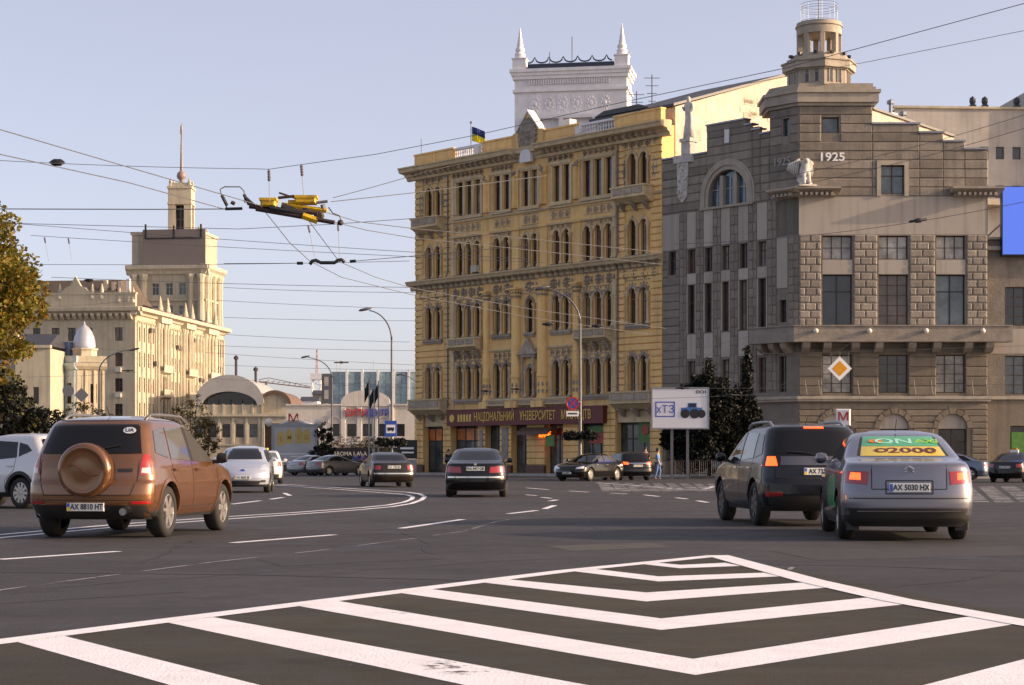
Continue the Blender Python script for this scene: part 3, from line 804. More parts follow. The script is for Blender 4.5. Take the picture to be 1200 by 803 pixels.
# national flag on the roof
fl = thing('flag', 'blue and yellow flag on a short pole on the ochre building roof', 'flag', Matrix.Rotation(YANG,3,'Z') @ Vector((6.35,.4,0)) + Vector((YX,YY,24.6)))
MB().tube([(0,0,0),(0,0,2.55)], .035, 6).lathe([(0.001,2.5),(.09,2.58),(.09,2.66),(0.001,2.74)], 0, 0, 8).build('pole', GREYM, fl)
def cloth(z0, z1, m):
    b = MB(); n = 8
    for k in range(n):
        f = lambda j, zz: (.05+1.25*j/n*.88, .10*math.sin(j*.9+zz), zz - .45*(j/n)**1.2)
        b.face(f(k,z0), f(k+1,z0), f(k+1,z1), f(k,z1))
    o = b.build('flag_cloth', m, fl, rz=R(-20), smooth=True); o.modifiers.new('t','SOLIDIFY').thickness = .01
cloth(1.2, 1.75, mat('flag_yellow', (.75,.58,.02), .8, .05)); cloth(1.753, 2.3, mat('flag_blue', (.012,.03,.16), .8, .05))
# ---------------------------------------------------------------- skinned figures (statues, people)
def skin_mesh(name, verts, edges, radii, m, sub=1, root=0):
    me = bpy.data.meshes.new(name); me.from_pydata(verts, edges, [])
    o = bpy.data.objects.new(name, me); COL.objects.link(o)
    o.modifiers.new('s', 'SKIN')
    sv = me.skin_vertices[0].data
    for i, r in enumerate(radii):
        sv[i].radius = (r, r) if not isinstance(r, tuple) else r
        sv[i].use_root = (i == root)
    o.modifiers.new('d', 'SUBSURF').levels = sub
    dg = bpy.context.evaluated_depsgraph_get()
    out = bpy.data.meshes.new_from_object(o.evaluated_get(dg))
    bpy.data.objects.remove(o); bpy.data.meshes.remove(me)
    out.materials.clear(); out.materials.append(m); out.shade_smooth(); out.name = name
    return out
# ---------------------------------------------------------------- grey corner building
GX, GY = 18.4, 120.4
gb = thing('grey_corner_building', 'grey rusticated stone corner building dated 1925 with round turret and wrap-around balcony', 'building', (GX, GY, 0), 0)
FL = dict(rz=YANG)
def courses(parent, segs, holes, z0, dz, m, rz=0.0, zmax=99):
    z = z0
    while z < zmax - .1:
        for a, c, top in segs:
            t = min(z + dz, top, zmax)
            if t - z < .12: continue
            iv = [(a, c)]
            for h in holes:
                if h[2] < t and z < h[3]:
                    ha, hc = h[0], h[1]
                    if len(h) > 4:      # round arch: (uc, r, zs)
                        uc, r, zs = h[4]; zz = (z+t)/2
                        d = r if zz < zs else math.sqrt(max(0, r*r-(zz-zs)**2)); ha, hc = uc-d, uc+d
                        if hc-ha < .05: continue
                    nv = []
                    for p, q in iv:
                        if hc <= p or ha >= q: nv.append((p, q)); continue
                        if ha > p+.05: nv.append((p, ha))
                        if hc < q-.05: nv.append((hc, q))
                    iv = nv
            for p, q in iv:
                b = MB(); b.cbox(p, q, -.055-rnd.uniform(0,.02), .03, z+.015, t-.015, .05); b.build('stone_course', m, parent, rz=rz)
        z += dz
# upper storey, front
W1 = [hole(2.02, 22.07, 1.1, 1.02)]; W2 = [hole(6.0, 18.15, 1.5, 1.85)]
segF = [(0,4.7,23.8),(4.7,7.72,22.62),(7.72,9.25,22.06),(9.25,10.62,21.5),(10.62,12.1,21.0)]
wall('upper_wall', gb, GREY, 0, 4.7, 18, 23.8, W1); wall('upper_wall', gb, GREY, 4.7, 7.72, 18, 22.62, W2)
for a, c, t in segF[2:]: wall('upper_wall', gb, GREY, a, c, 18, t, [])
courses(gb, segF, [(1.4,2.65,22.0,23.15),(4.95,7.0,18.0,20.3)], 18.0, .58, GREY)
windows(gb, W1, BROWNW, [G_GREY], 'none', .2); windows(gb, W2, BROWNW, [G_GREY], 'tall', .2)
b = MB(); b.box(4.98,5.25,-.12,.03,18.0,20.3).box(6.75,7.02,-.12,.03,18.0,20.3).box(5.25,6.75,-.12,.03,20.0,20.3); b.build('window_surround', LIME, gb)
MB().box(5.25,5.9,.245,.26,18.2,19.95).build('open_casement', G_DARK, gb)
for a, c, t in segF[1:]:
    MB().box(a-.06, c+.06, -.14, .55, t, t+.12).build('coping', ZINC, gb)
# upper storey, flank
AR = hole(-6.1, 18.06, 3.4, 2.36, True)
W3 = [hole(-1.05, 22.0, .55, 1.15)]
segL = [(-12.1,-7.95,21.75),(-7.95,-3.9,23.15),(-3.9,-3.2,22.75),(-3.2,-2.4,22.4),(-2.4,0,23.8)]
wall('upper_wall', gb, GREY, -2.4, 0, 18, 23.8, W3, **FL); wall('upper_wall', gb, GREY, -7.95, -3.9, 18, 23.15, [AR], reveal=.5, **FL)
for a, c, t in (segL[0], segL[2], segL[3]): wall('upper_wall', gb, GREY, a, c, 18, t, [], **FL)
courses(gb, segL, [(-1.4,-.7,21.95,23.2), (-8.6,-3.6,18,20.95,(-6.1,2.42,18.62))], 18.0, .58, GREY, YANG)
windows(gb, W3, BROWNW, [G_GREY], 'none', .2, **FL)
MB().box(-7.95,-4.55,-.05,.5,23.15,23.55).build('coping', GREY, gb, rz=YANG)
for a, c, t in ((-12.1,-7.95,21.75),(-7.95,-4.55,23.55),(-4.5,-3.9,23.15),(-3.88,-3.2,22.75),(-3.18,-2.4,22.4)):
    MB().box(a-.05, c+.05, -.14, .55, t, t+.1).build('coping', ZINC, gb, rz=YANG)
MB().box(-6.3,-5.9,-.1,.0,22.2,23.1).build('wall_bracket', WHITE, gb, rz=YANG)
# the big arched window
b = MB()
for r0, r1, y0 in ((1.72,2.0,-.06),(2.0,2.25,-.14),(2.25,2.42,-.09)):
    archivolt(b, -6.1, 18.72, r0, r1, y0, .03, 18); b.box(-6.1-r1,-6.1-r0,y0,.03,18.02,18.72).box(-6.1+r0,-6.1+r1,y0,.03,18.02,18.72)
b.build('arch_moulding', LIME, gb, rz=YANG)
b = MB(); b.box(-6.85,-6.55,.05,.4,18.06,20.1).box(-5.65,-5.35,.05,.4,18.06,20.1).box(-8.5,-3.75,-.2,.3,17.9,18.06); b.build('arch_mullion', LIME, gb, rz=YANG)
def arcpane(x0, x1):
    top = lambda x: 18.72 + math.sqrt(max(.01, 1.68**2 - (x+6.1)**2))
    n = 6; xs = [x0+(x1-x0)*k/n for k in range(n+1)]
    return [(x0,18.08),(x1,18.08)] + [(x, top(x)) for x in xs[::-1]]
for x0, x1 in ((-7.74,-6.87),(-6.53,-5.67),(-5.33,-4.46)):
    o = MB().prism_xz(arcpane(x0, x1), .36, .40).build('arch_pane', G_BLUE, gb, rz=YANG)
    m_ = (x0+x1)/2
    MB().box(m_-.03, m_+.03, .32, .36, 18.1, 19.9).box(x0+.02, x1-.02, .322, .358, 19.2, 19.26).build('glazing_bar', WHITEW, o)
# body volume
MB().prism_xy([(.45,.52),(12.0,.52),(12.0,14),(-3,14),(-7.5,9.39),(.15,.80)], 0, 20.4).build('core', GREY, gb)
MB().prism_xy([(.2,.4),(4.6,.4),(4.6,4.1),(-1.3,4.1),(-1.3,1.95)], 20.4, 23.8).build('tower_core', GREY, gb)
MB().prism_xy([(4.7,.37),(7.7,.37),(7.7,3),(4.7,3)], 18, 22.6).prism_xy([(7.72,.37),(9.2,.37),(9.2,3),(7.72,3)], 18, 22.0).prism_xy([(9.25,.37),(10.6,.37),(10.6,3),(9.25,3)], 18, 21.45).prism_xy([(10.62,.37),(12.1,.37),(12.1,3),(10.62,3)], 18, 20.98).build('parapet_back', GREY, gb)
MB().box(12.08, 12.1, -.02, 14, 0, 20.9).build('side_wall', GREY, gb)
b = MB(); b.box(-12.1,-8.0,.4,.8,18,21.7).box(-7.95,-3.95,.62,1.0,18,23.1).box(-3.9,-2.4,.4,.8,18,22.4); b.build('parapet_back', GREY, gb, rz=YANG)
# turret
def offset_poly(o): return [(-.4*o,-1.0*o),(4.7+o,-o),(4.7+o,4.2+o),(-1.59-o,4.2+o),(-1.59-o*1.05,1.79-o*.45)]
for z0, z1, o in ((23.8,24.0,.18),(24.0,24.6,.36),(24.6,24.8,.48),(24.8,25.0,.2),(25.0,25.25,.05)):
    MB().prism_xy(offset_poly(o), z0, z1).build('turret_cornice', LIME, gb)
TC = (1.6, 1.9)
def octo(r, ph=R(22.5)): return [(TC[0]+r*math.cos(ph+k*math.pi/4), TC[1]+r*math.sin(ph+k*math.pi/4)) for k in range(8)]
OP = 0.0
MB().prism_xy(octo(2.08, OP), 25.2, 26.2).build('turret_drum', LIME, gb)
for k in range(8):
    for f in (.3, .7):
        p, q = Vector(octo(2.1, OP)[k]), Vector(octo(2.1, OP)[(k+1) % 8]); c = p + (q-p)*f; a = math.atan2((q-p).y, (q-p).x)
        o = MB().box(-.11,.11,-.012,.02,0,.72).build('slit_window', G_DARK, gb, (c.x, c.y, 25.42), a)
        MB().box(-.17,-.115,-.04,.03,-.05,.8).box(.115,.17,-.04,.03,-.05,.8).box(-.17,.17,-.041,.031,.8,.86).build('window_frame', LIME, o)
for z0, z1, r in ((26.2,26.3,2.2),(26.3,26.75,2.4),(26.75,26.85,2.5),(26.85,27.1,2.1),(27.1,27.35,1.85)):
    MB().prism_xy(octo(r, OP), z0, z1).build('turret_cornice', LIME, gb)
colm = MB().lathe([(.2,0),(.2,.08),(.16,.12),(.15,1.32),(.2,1.4),(.2,1.45)], seg=10).mesh('turret_column', LIME, True, 40)
colp = MB().cbox(-.16,.16,-.18,.18,0,1.45,.03).mesh('turret_pier', LIME)
for k in range(8):
    a = OP + k*math.pi/4
    link('turret_pier', colp, gb, (TC[0]+1.26*math.cos(a), TC[1]+1.26*math.sin(a), 27.3), a + math.pi/2)
MB().lathe([(1.2,28.7),(1.46,28.7),(1.46,29.2),(1.54,29.22),(1.54,29.3),(1.46,29.34),(1.46,29.5),(1.2,29.56),(0.001,29.6)], *TC, seg=28).build('turret_ring', LIME, gb, smooth=True, angle=30)
b = MB()
for zz, rr in ((29.62,1.22),(30.75,1.2),(30.55,1.2),(30.4,1.2)):
    b.tube([(TC[0]+rr*math.cos(6.2832*k/24), TC[1]+rr*math.sin(6.2832*k/24), zz) for k in range(25)], .014, 4)
for k in range(8): b.tube([(TC[0]+1.2*math.cos(6.2832*k/8), TC[1]+1.2*math.sin(6.2832*k/8), 29.56), (TC[0]+1.2*math.cos(6.2832*k/8), TC[1]+1.2*math.sin(6.2832*k/8), 30.75)], .012, 4)
b.build('turret_railing', GALV, gb)
MB().tube([(TC[0],TC[1],29.5),(TC[0],TC[1],31.3)], .04, 6).build('turret_mast', GREYM, gb)
for k in range(6):
    a = R(190 + k*32); c = (TC[0]+1.9*math.cos(a), TC[1]+1.9*math.sin(a))
    o = MB().box(-.1,.1,-.14,.1,.1,.28).tube([(0,0,0),(0,0,.12)], .02, 4).build('floodlight', BLACKM, gb, (c[0], c[1], 27.1), a+math.pi/2)
# dates
link('date_letters', text_mesh('1925', .75, WTEXT, .03, 1.15, .012), gb, (2.1, -.08, 20.5))
c_, s_ = math.cos(YANG), math.sin(YANG)
def flank(u, y, z): return (c_*u - s_*y, s_*u + c_*y, z)
o = link('date_letters', text_mesh('1925', .75, mat('weathered_letter', (.36,.34,.32), .7, .1), .03, 1.0, .0), gb, flank(-1.35, -.08, 20.35), YANG)
# ledges on the corners with dentils
def ledge(x0, x1, rz=0.0, zt=18.5):
    b = MB(); b.prism_yz([(.02,zt-.32),(-.5,zt-.3),(-.92,zt-.16),(-1.0,zt-.1),(-1.0,zt),(.02,zt+.03)], x0, x1)
    b.prism_yz([(.02,zt-.55),(-.35,zt-.5),(-.4,zt-.32),(.02,zt-.32)], x0+.25, x1-.25)
    o = b.build('ledge', LIME, gb, rz=rz)
    n = int((x1-x0-.6)/.33)
    for k in range(n):
        x = x0+.4+k*.33; MB().box(x, x+.17, -.78, -.4, zt-.5, zt-.315).build('dentil', LIME, o)
ledge(-.45, 2.55); ledge(9.65, 12.95); ledge(-1.95, .4, YANG, 18.496)
# pale band and front bays
wall('pale_band', gb, PANEL, 0, 12.1, 15.57, 18.0, [])
wall('pale_band', gb, PANEL, -1.8, 0, 15.57, 18.0, [], **FL)
bays = [(1.5,3.42),(5.1,7.0),(8.8,10.66)]
HF = []
for a, c in bays:
    u = (a+c)/2; wd = c-a
    HF += [hole(u, 13.96, wd, 1.53), hole(u, 9.72, wd, 3.26)]
wall('front_wall', gb, GREY, 0, 12.1, 8.4, 15.57, HF, reveal=.4)
windows(gb, HF[0::2], BROWNW, [G_CURT, G_BROWN, G_BLIND], 'grid', .28)
for i, h in enumerate(HF[1::2]): windows(gb, [h], BLACKM if i != 1 else BROWNW, [[G_DARK],[G_BROWN],[G_GREY]][i], 'cross' if i != 1 else 'grid', .28)
for a, c in bays: MB().box(a, c, -.02, .38, 13.02, 13.93).build('spandrel_panel', PANEL, gb)
blk = {}
def blocks(x0, x1, z0, z1, dz, m, rz=0.0, dep=.085):
    n = int(round((z1-z0)/dz)); dz = (z1-z0)/n; wd = x1-x0
    for k in range(n):
        cuts = [0, wd*.5, wd] if k % 2 else [0, wd*.28, wd*.78, wd] if wd > 1.3 else [0, wd*.6, wd]
        for p, q in zip(cuts, cuts[1:]):
            key = (round(q-p,3), round(dz,3), m.name, rnd.randrange(3))
            if key not in blk:
                b = MB(); w_ = q-p; d2 = dep + rnd.uniform(-.008,.012)
                g = .018
                xs = [g, .09, w_-.09, w_-g]; zs = [g, .09, dz-.09, dz-g]
                pts = []; 
                for j in range(4):
                    for i in range(4):
                        edge = i in (0,3) or j in (0,3)
                        pts.append((xs[i], -.05 if edge else -d2*rnd.uniform(.9,1.06), zs[j]))
                fs = [(j*4+i, j*4+i+1, j*4+i+5, j*4+i+4) for j in range(3) for i in range(3)]
                b.add(pts, fs)
                b.add([(g,-.05,g),(w_-g,-.05,g),(w_-g,-.05,dz-g),(g,-.05,dz-g),(g,.03,g),(w_-g,.03,g),(w_-g,.03,dz-g),(g,.03,dz-g)], [(0,4,5,1),(1,5,6,2),(2,6,7,3),(3,7,4,0)])
                blk[key] = b.mesh('stone_block', m)
            c2, s2 = math.cos(rz), math.sin(rz)
            link('stone_block', blk[key], gb, (c2*(x0+p), s2*(x0+p), z0+k*dz), rz)
for a, c in ((.02,1.42),(3.5,5.02),(7.08,8.72),(10.74,12.08)): blocks(a, c, 9.7, 15.55, .49, GREYB)
# flank: paired pale panels, dark block pilasters, narrow windows
uw = [-11.16,-9.35,-7.8,-6.25,-4.69,-3.06]
HL = [hole(u, 13.78, .66, 1.6) for u in uw] + [hole(u, 9.68, .66, 3.28) for u in uw[1:]] + [hole(-1.33, 10.0, .55, 1.45)] + [hole(u, 5.5, .66, 2.3) for u in uw[1:]] + [hole(-1.33, 5.5, .66, 2.3)]
wall('flank_wall', gb, GREYD, -12.1, 0, 5.15, 18.0-.001, HL, **FL)
windows(gb, HL, BROWNW, [G_DARK, G_BROWN, G_DARK, G_BLIND], 'tall', .22, **FL)
for i, (a, c) in enumerate(((-12.05,-10.45),(-9.77,-8.93),(-8.22,-7.38),(-6.65,-5.85),(-5.12,-4.26),(-3.5,-2.62))):
    b = MB(); b.cbox(a, c, -.06, .02, 15.46, 17.9, .015); b.build('pale_panel', PANEL, gb, rz=YANG)
    if i:
        MB().cbox(a, c, -.05, .02, 13.0, 13.72, .015).build('pale_panel', PANEL, gb, rz=YANG)
        MB().cbox(a, c, -.05, .02, 7.95, 9.6, .015).build('pale_panel', PANEL, gb, rz=YANG)
        for e in (a, c-.09): MB().box(e, e+.09, -.07, .02, 9.68, 12.96).build('jamb', PANEL, gb, rz=YANG)
MB().cbox(-1.83,-.92,-.05,.02,12.2,15.5,.015).build('pale_panel', PANEL, gb, rz=YANG)
for a, c in ((-10.42,-9.8),(-8.9,-8.25),(-7.35,-6.68),(-5.82,-5.15),(-4.23,-3.53),(-2.59,-1.86)):
    blocks(a, c, 5.6, 17.9, .62, GREYD, YANG, .075)
blocks(-.85, -.03, 9.7, 15.5, .55, GREYD, YANG, .075)
courses(gb, [(-12.05,-10.45,15.3)], [(-11.5,-10.8,13.7,15.45)], 5.2, .56, GREYD, YANG)
# balcony round the corner
b = MB()
def wrap(b, d, z0, z1, x1=13.45, u0=-3.3, inner=0.02):
    # plan band along flank (u0..corner) and front (corner..x1), projecting d
    f = lambda u, y: flank(u, y, 0)[:2]
    k = d * math.tan(R(48.418/2))
    poly = [f(u0, inner), f(u0, -d), (-k, -d)[:2], (x1, -d), (x1, inner)]
    poly[2] = (-d*math.tan(R(24.2)), -d)
    b.prism_xy(poly + [(0, inner)], z0, z1)
wrap(b, 1.05, 8.75, 9.6); wrap(b, 1.13, 9.6, 9.68); wrap(b, 1.1, 8.62, 8.75); b.build('balcony', GREYB, gb)
for x in [.35,1.7,3.5,5.0,7.1,8.7,10.7,12.05]:
    b = MB(); b.prism_yz([(.02,7.95),(-.5,8.0),(-.85,8.25),(-.95,8.45),(-.95,8.62),(.02,8.62)], x-.25, x+.25); b.build('balcony_bracket', GREYB, gb)
for u in (-.6,-1.6,-2.6): MB().prism_yz([(.02,7.95),(-.5,8.0),(-.85,8.25),(-.95,8.45),(-.95,8.62),(.02,8.62)], u-.2, u+.2).build('balcony_bracket', GREYB, gb, rz=YANG)
lampm = mat('lamp_glass', (.75,.7,.6), .3, 0)
for x in (.9, 4.3, 7.9, 11.5): MB().lathe([(.02,-1.05),(.1,-1.08),(.17,-1.2),(.12,-1.32),(0.001,-1.36)], x, 9.3, 10, 1, 1, 'y').build('balcony_lamp', lampm, gb, smooth=True)
# second floor, string course, ground floor
H2f = [hole((a+c)/2, 5.4, 1.88, 2.45) for a, c in bays]
wall('front_wall', gb, GREY_SHADE, 0, 12.1, 5.15, 8.4-.001, H2f, reveal=.4)
windows(gb, H2f, BROWNW, [G_DARK, G_BLIND, G_CURT], 'grid', .28)
courses(gb, [(0,12.08,8.3)], [(a-.02,c+.02,5.3,7.95) for a, c in bays], 5.2, .62, GREY_SHADE, zmax=8.3)
b = MB(); wrap(b, .35, 5.0, 5.2, 12.3, -12.0); wrap(b, .25, 4.85, 5.0, 12.25, -12.0); b.build('string_course', LIME, gb)
HG = [hole(u, .5, 1.84, 3.55, True) for u in (2.4, 6.12, 9.86)]
wall('ground_wall', gb, GREY_SHADE, 0, 12.1, 0, 4.95, HG, reveal=.5)
wall('ground_wall', gb, GREYD, -12.1, 0, 0, 5.15-.001, [hole(-11.0,0,1.6,4.3,True)], reveal=.5, **FL)
MB().box(-11.9,-10.1,.5,.55,0,4.4).build('door', BROWNW, gb, rz=YANG)
courses(gb, [(0,12.08,4.8)], [(h['u']-1.25,h['u']+1.25,0.5,4.45,(h['u'],1.22,3.13)) for h in HG], .3, .4, GREY_SHADE, zmax=4.8)
for h in HG:
    MB().prism_xz([(h['u']-.92,3.1),(h['u']+.92,3.1)] + [(h['u']+.92*math.cos(math.pi*k/10), 3.13+.92*math.sin(math.pi*k/10)) for k in range(11)], .12, .3).build('lunette_panel', PANEL, gb)
    n = 7
    for k in range(n):
        a = math.pi*(k+.5)/n; b = MB(); a0, a1 = math.pi*k/n+.02, math.pi*(k+1)/n-.02
        b.prism_xz([(h['u']+r*math.cos(t), 3.13+r*math.sin(t)) for r, t in ((.95,a0),(1.45 if k == 3 else 1.28,a0),(1.45 if k == 3 else 1.28,a1),(.95,a1))], -.09, .03); b.build('arch_stone', GREY_SHADE, gb)
windows(gb, [hole(h['u'], .5, 1.84, 2.6) for h in HG], BROWNW, [G_DARK], 'cross', .32)
b = MB()
for x in (.35, 1.2, 3.7, 4.7, 7.3, 8.4, 11.0, 11.9):
    b.tube([(x,-.05,5.25),(x+.1,-.4,5.3),(x-.05,-.55,6.2)], .035, 5)
b.build('lamp_arm', GALV, gb)
# statue on the parapet and relief below it
def statue_white(name, label, loc, rz, sc):
    t = thing(name, label, 'statue', loc, rz)
    V = [(0,0,.95),(0,.01,1.2),(0,.0,1.42),(0,-.02,1.56),(0,-.04,1.68),(.09,0,.9),(.13,-.06,.48),(.12,0,.06),(-.09,0,.9),(-.1,.02,.48),(-.12,.03,.06),(.2,0,1.42),(.27,-.05,1.18),(.15,-.18,1.05),(-.2,0,1.42),(-.27,.0,1.2),(-.22,-.16,1.36),(0,-.02,1.78)]
    E_ = [(0,1),(1,2),(2,3),(3,4),(0,5),(5,6),(6,7),(0,8),(8,9),(9,10),(2,11),(11,12),(12,13),(2,14),(14,15),(15,16),(4,17)]
    Rr = [.17,.14,.17,.06,.10,.11,.10,.10,.11,.10,.10,.07,.055,.045,.07,.055,.045,.08]
    me = skin_mesh('figure', [tuple(c*sc for c in p) for p in V], E_, [r*sc for r in Rr], STATUE, 2)
    link('figure', me, t)
    b = MB(); b.lathe([(.30*sc,0),(.27*sc,.3*sc),(.2*sc,.75*sc),(.17*sc,.98*sc)], 0, .02, 9, 1, .8); b.build('drapery', STATUE, t, smooth=True)
    b = MB(); b.box(-.24*sc,.24*sc,-.22*sc,.22*sc,-1.1,-.25).box(-.3*sc,.3*sc,-.27*sc,.27*sc,-.25,.0); b.build('plinth', STATUE, t)
    return t
p = Vector((GX,GY,0)) + Vector(flank(-9.7,.1,22.95))
statue_white('statue', 'white standing statue on the parapet beside the grey arched gable', p, YANG, 1.62)
b = MB(); b.cbox(-10.9,-9.1,-.25,.02,21.3,21.86,.05)
b.build('statue_bracket', STATUE, gb, rz=YANG)
b = MB(); b.prism_xz([(-10.5,19.0),(-10.1,18.6),(-9.7,19.0),(-9.55,21.3),(-10.6,21.3)], -.16, .02)
for k in range(20): b.lump(-10.1+rnd.uniform(-.35,.35), -.14, rnd.uniform(19.0,21.2), .14, .14, .18)
b.build('wall_relief', STATUE, gb, rz=YANG)
gr = thing('winged_sculpture', 'white winged creature sculpture sitting on the ledge below the 1925 date', 'sculpture', (GX+.3, GY-.5, 18.53), R(12)); gr.scale = (1.2,1.2,1.2)
V = [(0,.3,.45),(0,.15,.8),(0,-.05,1.15),(0,-.2,1.42),(0,-.42,1.36),(.2,.2,.35),(.25,-.3,.12),(-.2,.2,.35),(-.25,-.3,.12),(.14,-.2,.7),(.14,-.32,.08),(-.14,-.2,.7),(-.14,-.32,.08)]
me = skin_mesh('body', V, [(0,1),(1,2),(2,3),(3,4),(0,5),(5,6),(0,7),(7,8),(1,9),(9,10),(1,11),(11,12)], [.32,.3,.26,.2,.1,.17,.1,.17,.1,.12,.09,.12,.09], STATUE, 2); link('body', me, gr)
for s in (-1, 1):
    b = MB()
    for k in range(7):
        a = k/6; b.lathe([(0.001,-.62+.1*k),(.11,-.3+.1*k),(.12,.1),(0.001,.3)], 0, 0, 6)
    w_ = MB()
    for k in range(6):
        x = s*(.28+.09*k); y = .15+.05*k
        w_.tube([(s*.22,.1,1.25+.04*k),(x,y,1.5-.06*k),(x+s*.1,y+.05,.55+.07*k)], .1, 6, .05)
    w_.build('wing', STATUE, gr, smooth=True)
MB().box(-.5,.5,-.5,.55,0,.08).build('plinth', STATUE, gr)
# extension on the right with the blue screen
ex = thing('grey_annex_building', 'low grey annex with brown windows adjoining the corner building below the blue screen', 'building', (30.52, 121.0, 0), 0)
HE = [hole(2.2+3.4*k, z_, 1.9, 2.5) for k in range(4) for z_ in (9.75, 5.32)]
wall('wall', ex, GREY, 0, 16, 5.1, 15.3, HE); windows(ex, HE, BROWNW, [G_DARK, G_GREY], 'grid', .2)
wall('ground_wall', ex, GREY_SHADE, 0, 16, 0, 5.1, [hole(2.6+3.4*k, .3, 2.0, 3.0) for k in range(4)]); windows(ex, [hole(2.6+3.4*k, .3, 2.0, 3.0) for k in range(4)], BROWNW, [G_DARK], 'cross', .2)
MB().box(.05,16,.36,13,0,15.2).build('core', GREY, ex)
b = MB(); b.box(0.0,16,-.3,.02,14.6,14.85).box(0.0,16,-.15,.02,5.0,5.2).box(0,16,-.2,.3,15.3,15.45); b.build('cornice', LIME, ex)
wall('panel', ex, PANEL, 0.3, 16, 7.95, 9.55, [], y=-.02)
MB().box(1.7,3.3,.1,.13,1.5,2.9).build('window_poster', GREENP, ex); MB().box(1.65,3.35,.1,.13,.3,1.45).build('window_poster', WHITE, ex)
sc = thing('blue_screen', 'large plain blue advertising screen on the annex roof edge', 'screen', (31.4, 120.3, 14.2), 0)
SCR = mat('screen_blue', (.02,.06,.25), .3, 0, emis=(.055,.16,.82), estr=.42)
MB().box(0,8,.06,.5,0,4.45).build('cabinet', BLACKM, sc); MB().box(.06,7.94,.02,.058,.08,4.4).build('display', SCR, sc)
b = MB()
for x in (.3,4,7.6): b.tube([(x,.45,0),(x,.75,1.2)], .06, 6)
b.tube([(.2,.5,2.2),(-.9,1.4,1.1)], .05, 6); b.build('support', GALV, sc)
# ---------------------------------------------------------------- white tower behind the ochre building
wt = thing('white_tower_building', 'tall white stucco tower with two corner pinnacles and a scalloped black parapet', 'building', at(600,540,205)*Vector((1,1,0)) if False else (0.0,205.0,0.0), R(-10))
S_ = 205/FPX
HT = [hole(u, 33.4, 1.2, 2.3) for u in (2.8, 6.5, 10.2)]
wall('wall', wt, WHITE, .2, 12.5, 20, 44.0, HT, reveal=.7)
windows(wt, HT, WHITEW, [G_GREY], 'none', .5)
MB().box(.2,12.5,.75,4.6,0,44).box(.2,.7,.01,.75,0,44).box(12.0,12.48,.01,.75,0,44).build('core', WHITE, wt)
b = MB(); b.box(-.15,12.85,-.35,4.8,43.0,43.35).box(0,12.7,-.22,4.7,42.6,43.0).box(0,12.7,-.2,4.7,41.2,41.5).box(-.3,13,-.5,5.0,43.35,43.7); b.build('cornice', WHITE, wt)
dm = MB().box(0,.16,-.16,.02,42.0,42.55).mesh('dentil', WHITE)
for k in range(34): link('dentil', dm, wt, (1.75+k*.265, 0, 0))
for a in (1.75,5.4,9.1):
    b = MB(); b.box(a+.1-.95 if False else a-.25, a+.25, -.6, .02, 33, 38.2); b.build('pilaster', WHITE, wt)
MB().box(10.9,11.4,-.6,.02,33,38.2).build('pilaster', WHITE, wt)
MB().box(1.4,11.2,-.62,.02,38.2,38.5).build('string_course', WHITE, wt)
for k in range(6):
    b = MB(); cx = 2.5+k*1.53
    b.lump(cx, -.02, 39.85, .26, .16, .34, 8)
    for j in range(10): a = j*math.pi/5; b.lump(cx+.44*math.cos(a), -.03, 39.85+.66*math.sin(a), .14, .09, .2)
    b.box(cx-.68,cx+.68,-.04,.02,38.75,40.95); b.build('relief_panel', WHITE, wt)
for x in (.0, 11.2):
    b = MB(); b.box(x, x+1.45, -.3, 1.2, 43.7, 44.85); b.box(x-.1, x+1.55, -.4, 1.3, 44.85, 44.95)
    b.lathe([(r_, 44.95+(z_-45.35)*.64) for r_, z_ in [(.62,45.35),(.55,46.0),(.62,46.15),(.42,46.5),(.52,46.8),(.5,47.1),(.34,47.4),(.36,47.7),(.26,48.3),(.28,48.5),(.15,49.4),(.17,49.6),(.07,50.3),(.09,50.5),(0.001,50.75)]], x+.72, .45, 12)
    b.build('pinnacle', WHITE, wt, smooth=True, angle=45)
b = MB(); n = 6; x0, x1 = 1.65, 11.1; st = (x1-x0)/n
pts = []
for i in range(n):
    for k in range(8):
        t = k/8; c = x0 + (i+.5)*st
        d = (t-.5)*2; pts.append((x0+(i+t)*st, -.1, 44.35 + .62*math.exp(-abs(d)*4.2)))
b.tube(pts, .085, 5); b.box(x0, x1, -.15, .4, 43.7, 44.25); b.build('scalloped_parapet', mat('navy_metal', (.03,.035,.06), .5, .15), wt)
for x, h_ in ((3.6,46.2),(6.1,47.8)): MB().tube([(x,3,43.7),(x,3,h_)], .05, 5).build('antenna', GREYM, wt)
wt.location = (at(601,540,205).x, 205, 0)
# roof antennas right of it
for px, Y, z0, z1 in ((764,170,30,36.0),(746,170,29,34.5)):
    t = thing('roof_antenna', 'thin roof antenna with cross rods behind the ochre cornice' if px > 750 else 'short thin roof antenna beside the white tower', 'antenna', (at(px,540,Y).x, Y, 0))
    b = MB(); b.tube([(0,0,20),(0,0,z1)], .05, 5); b.build('mast', GREYM, t)
    b = MB()
    for k in range(4): b.tube([(-.7+.12*k,0,z1-.3-.7*k),(.7-.12*k,0,z1-.3-.7*k)], .03, 4)
    b.build('rods', GREYM, t)
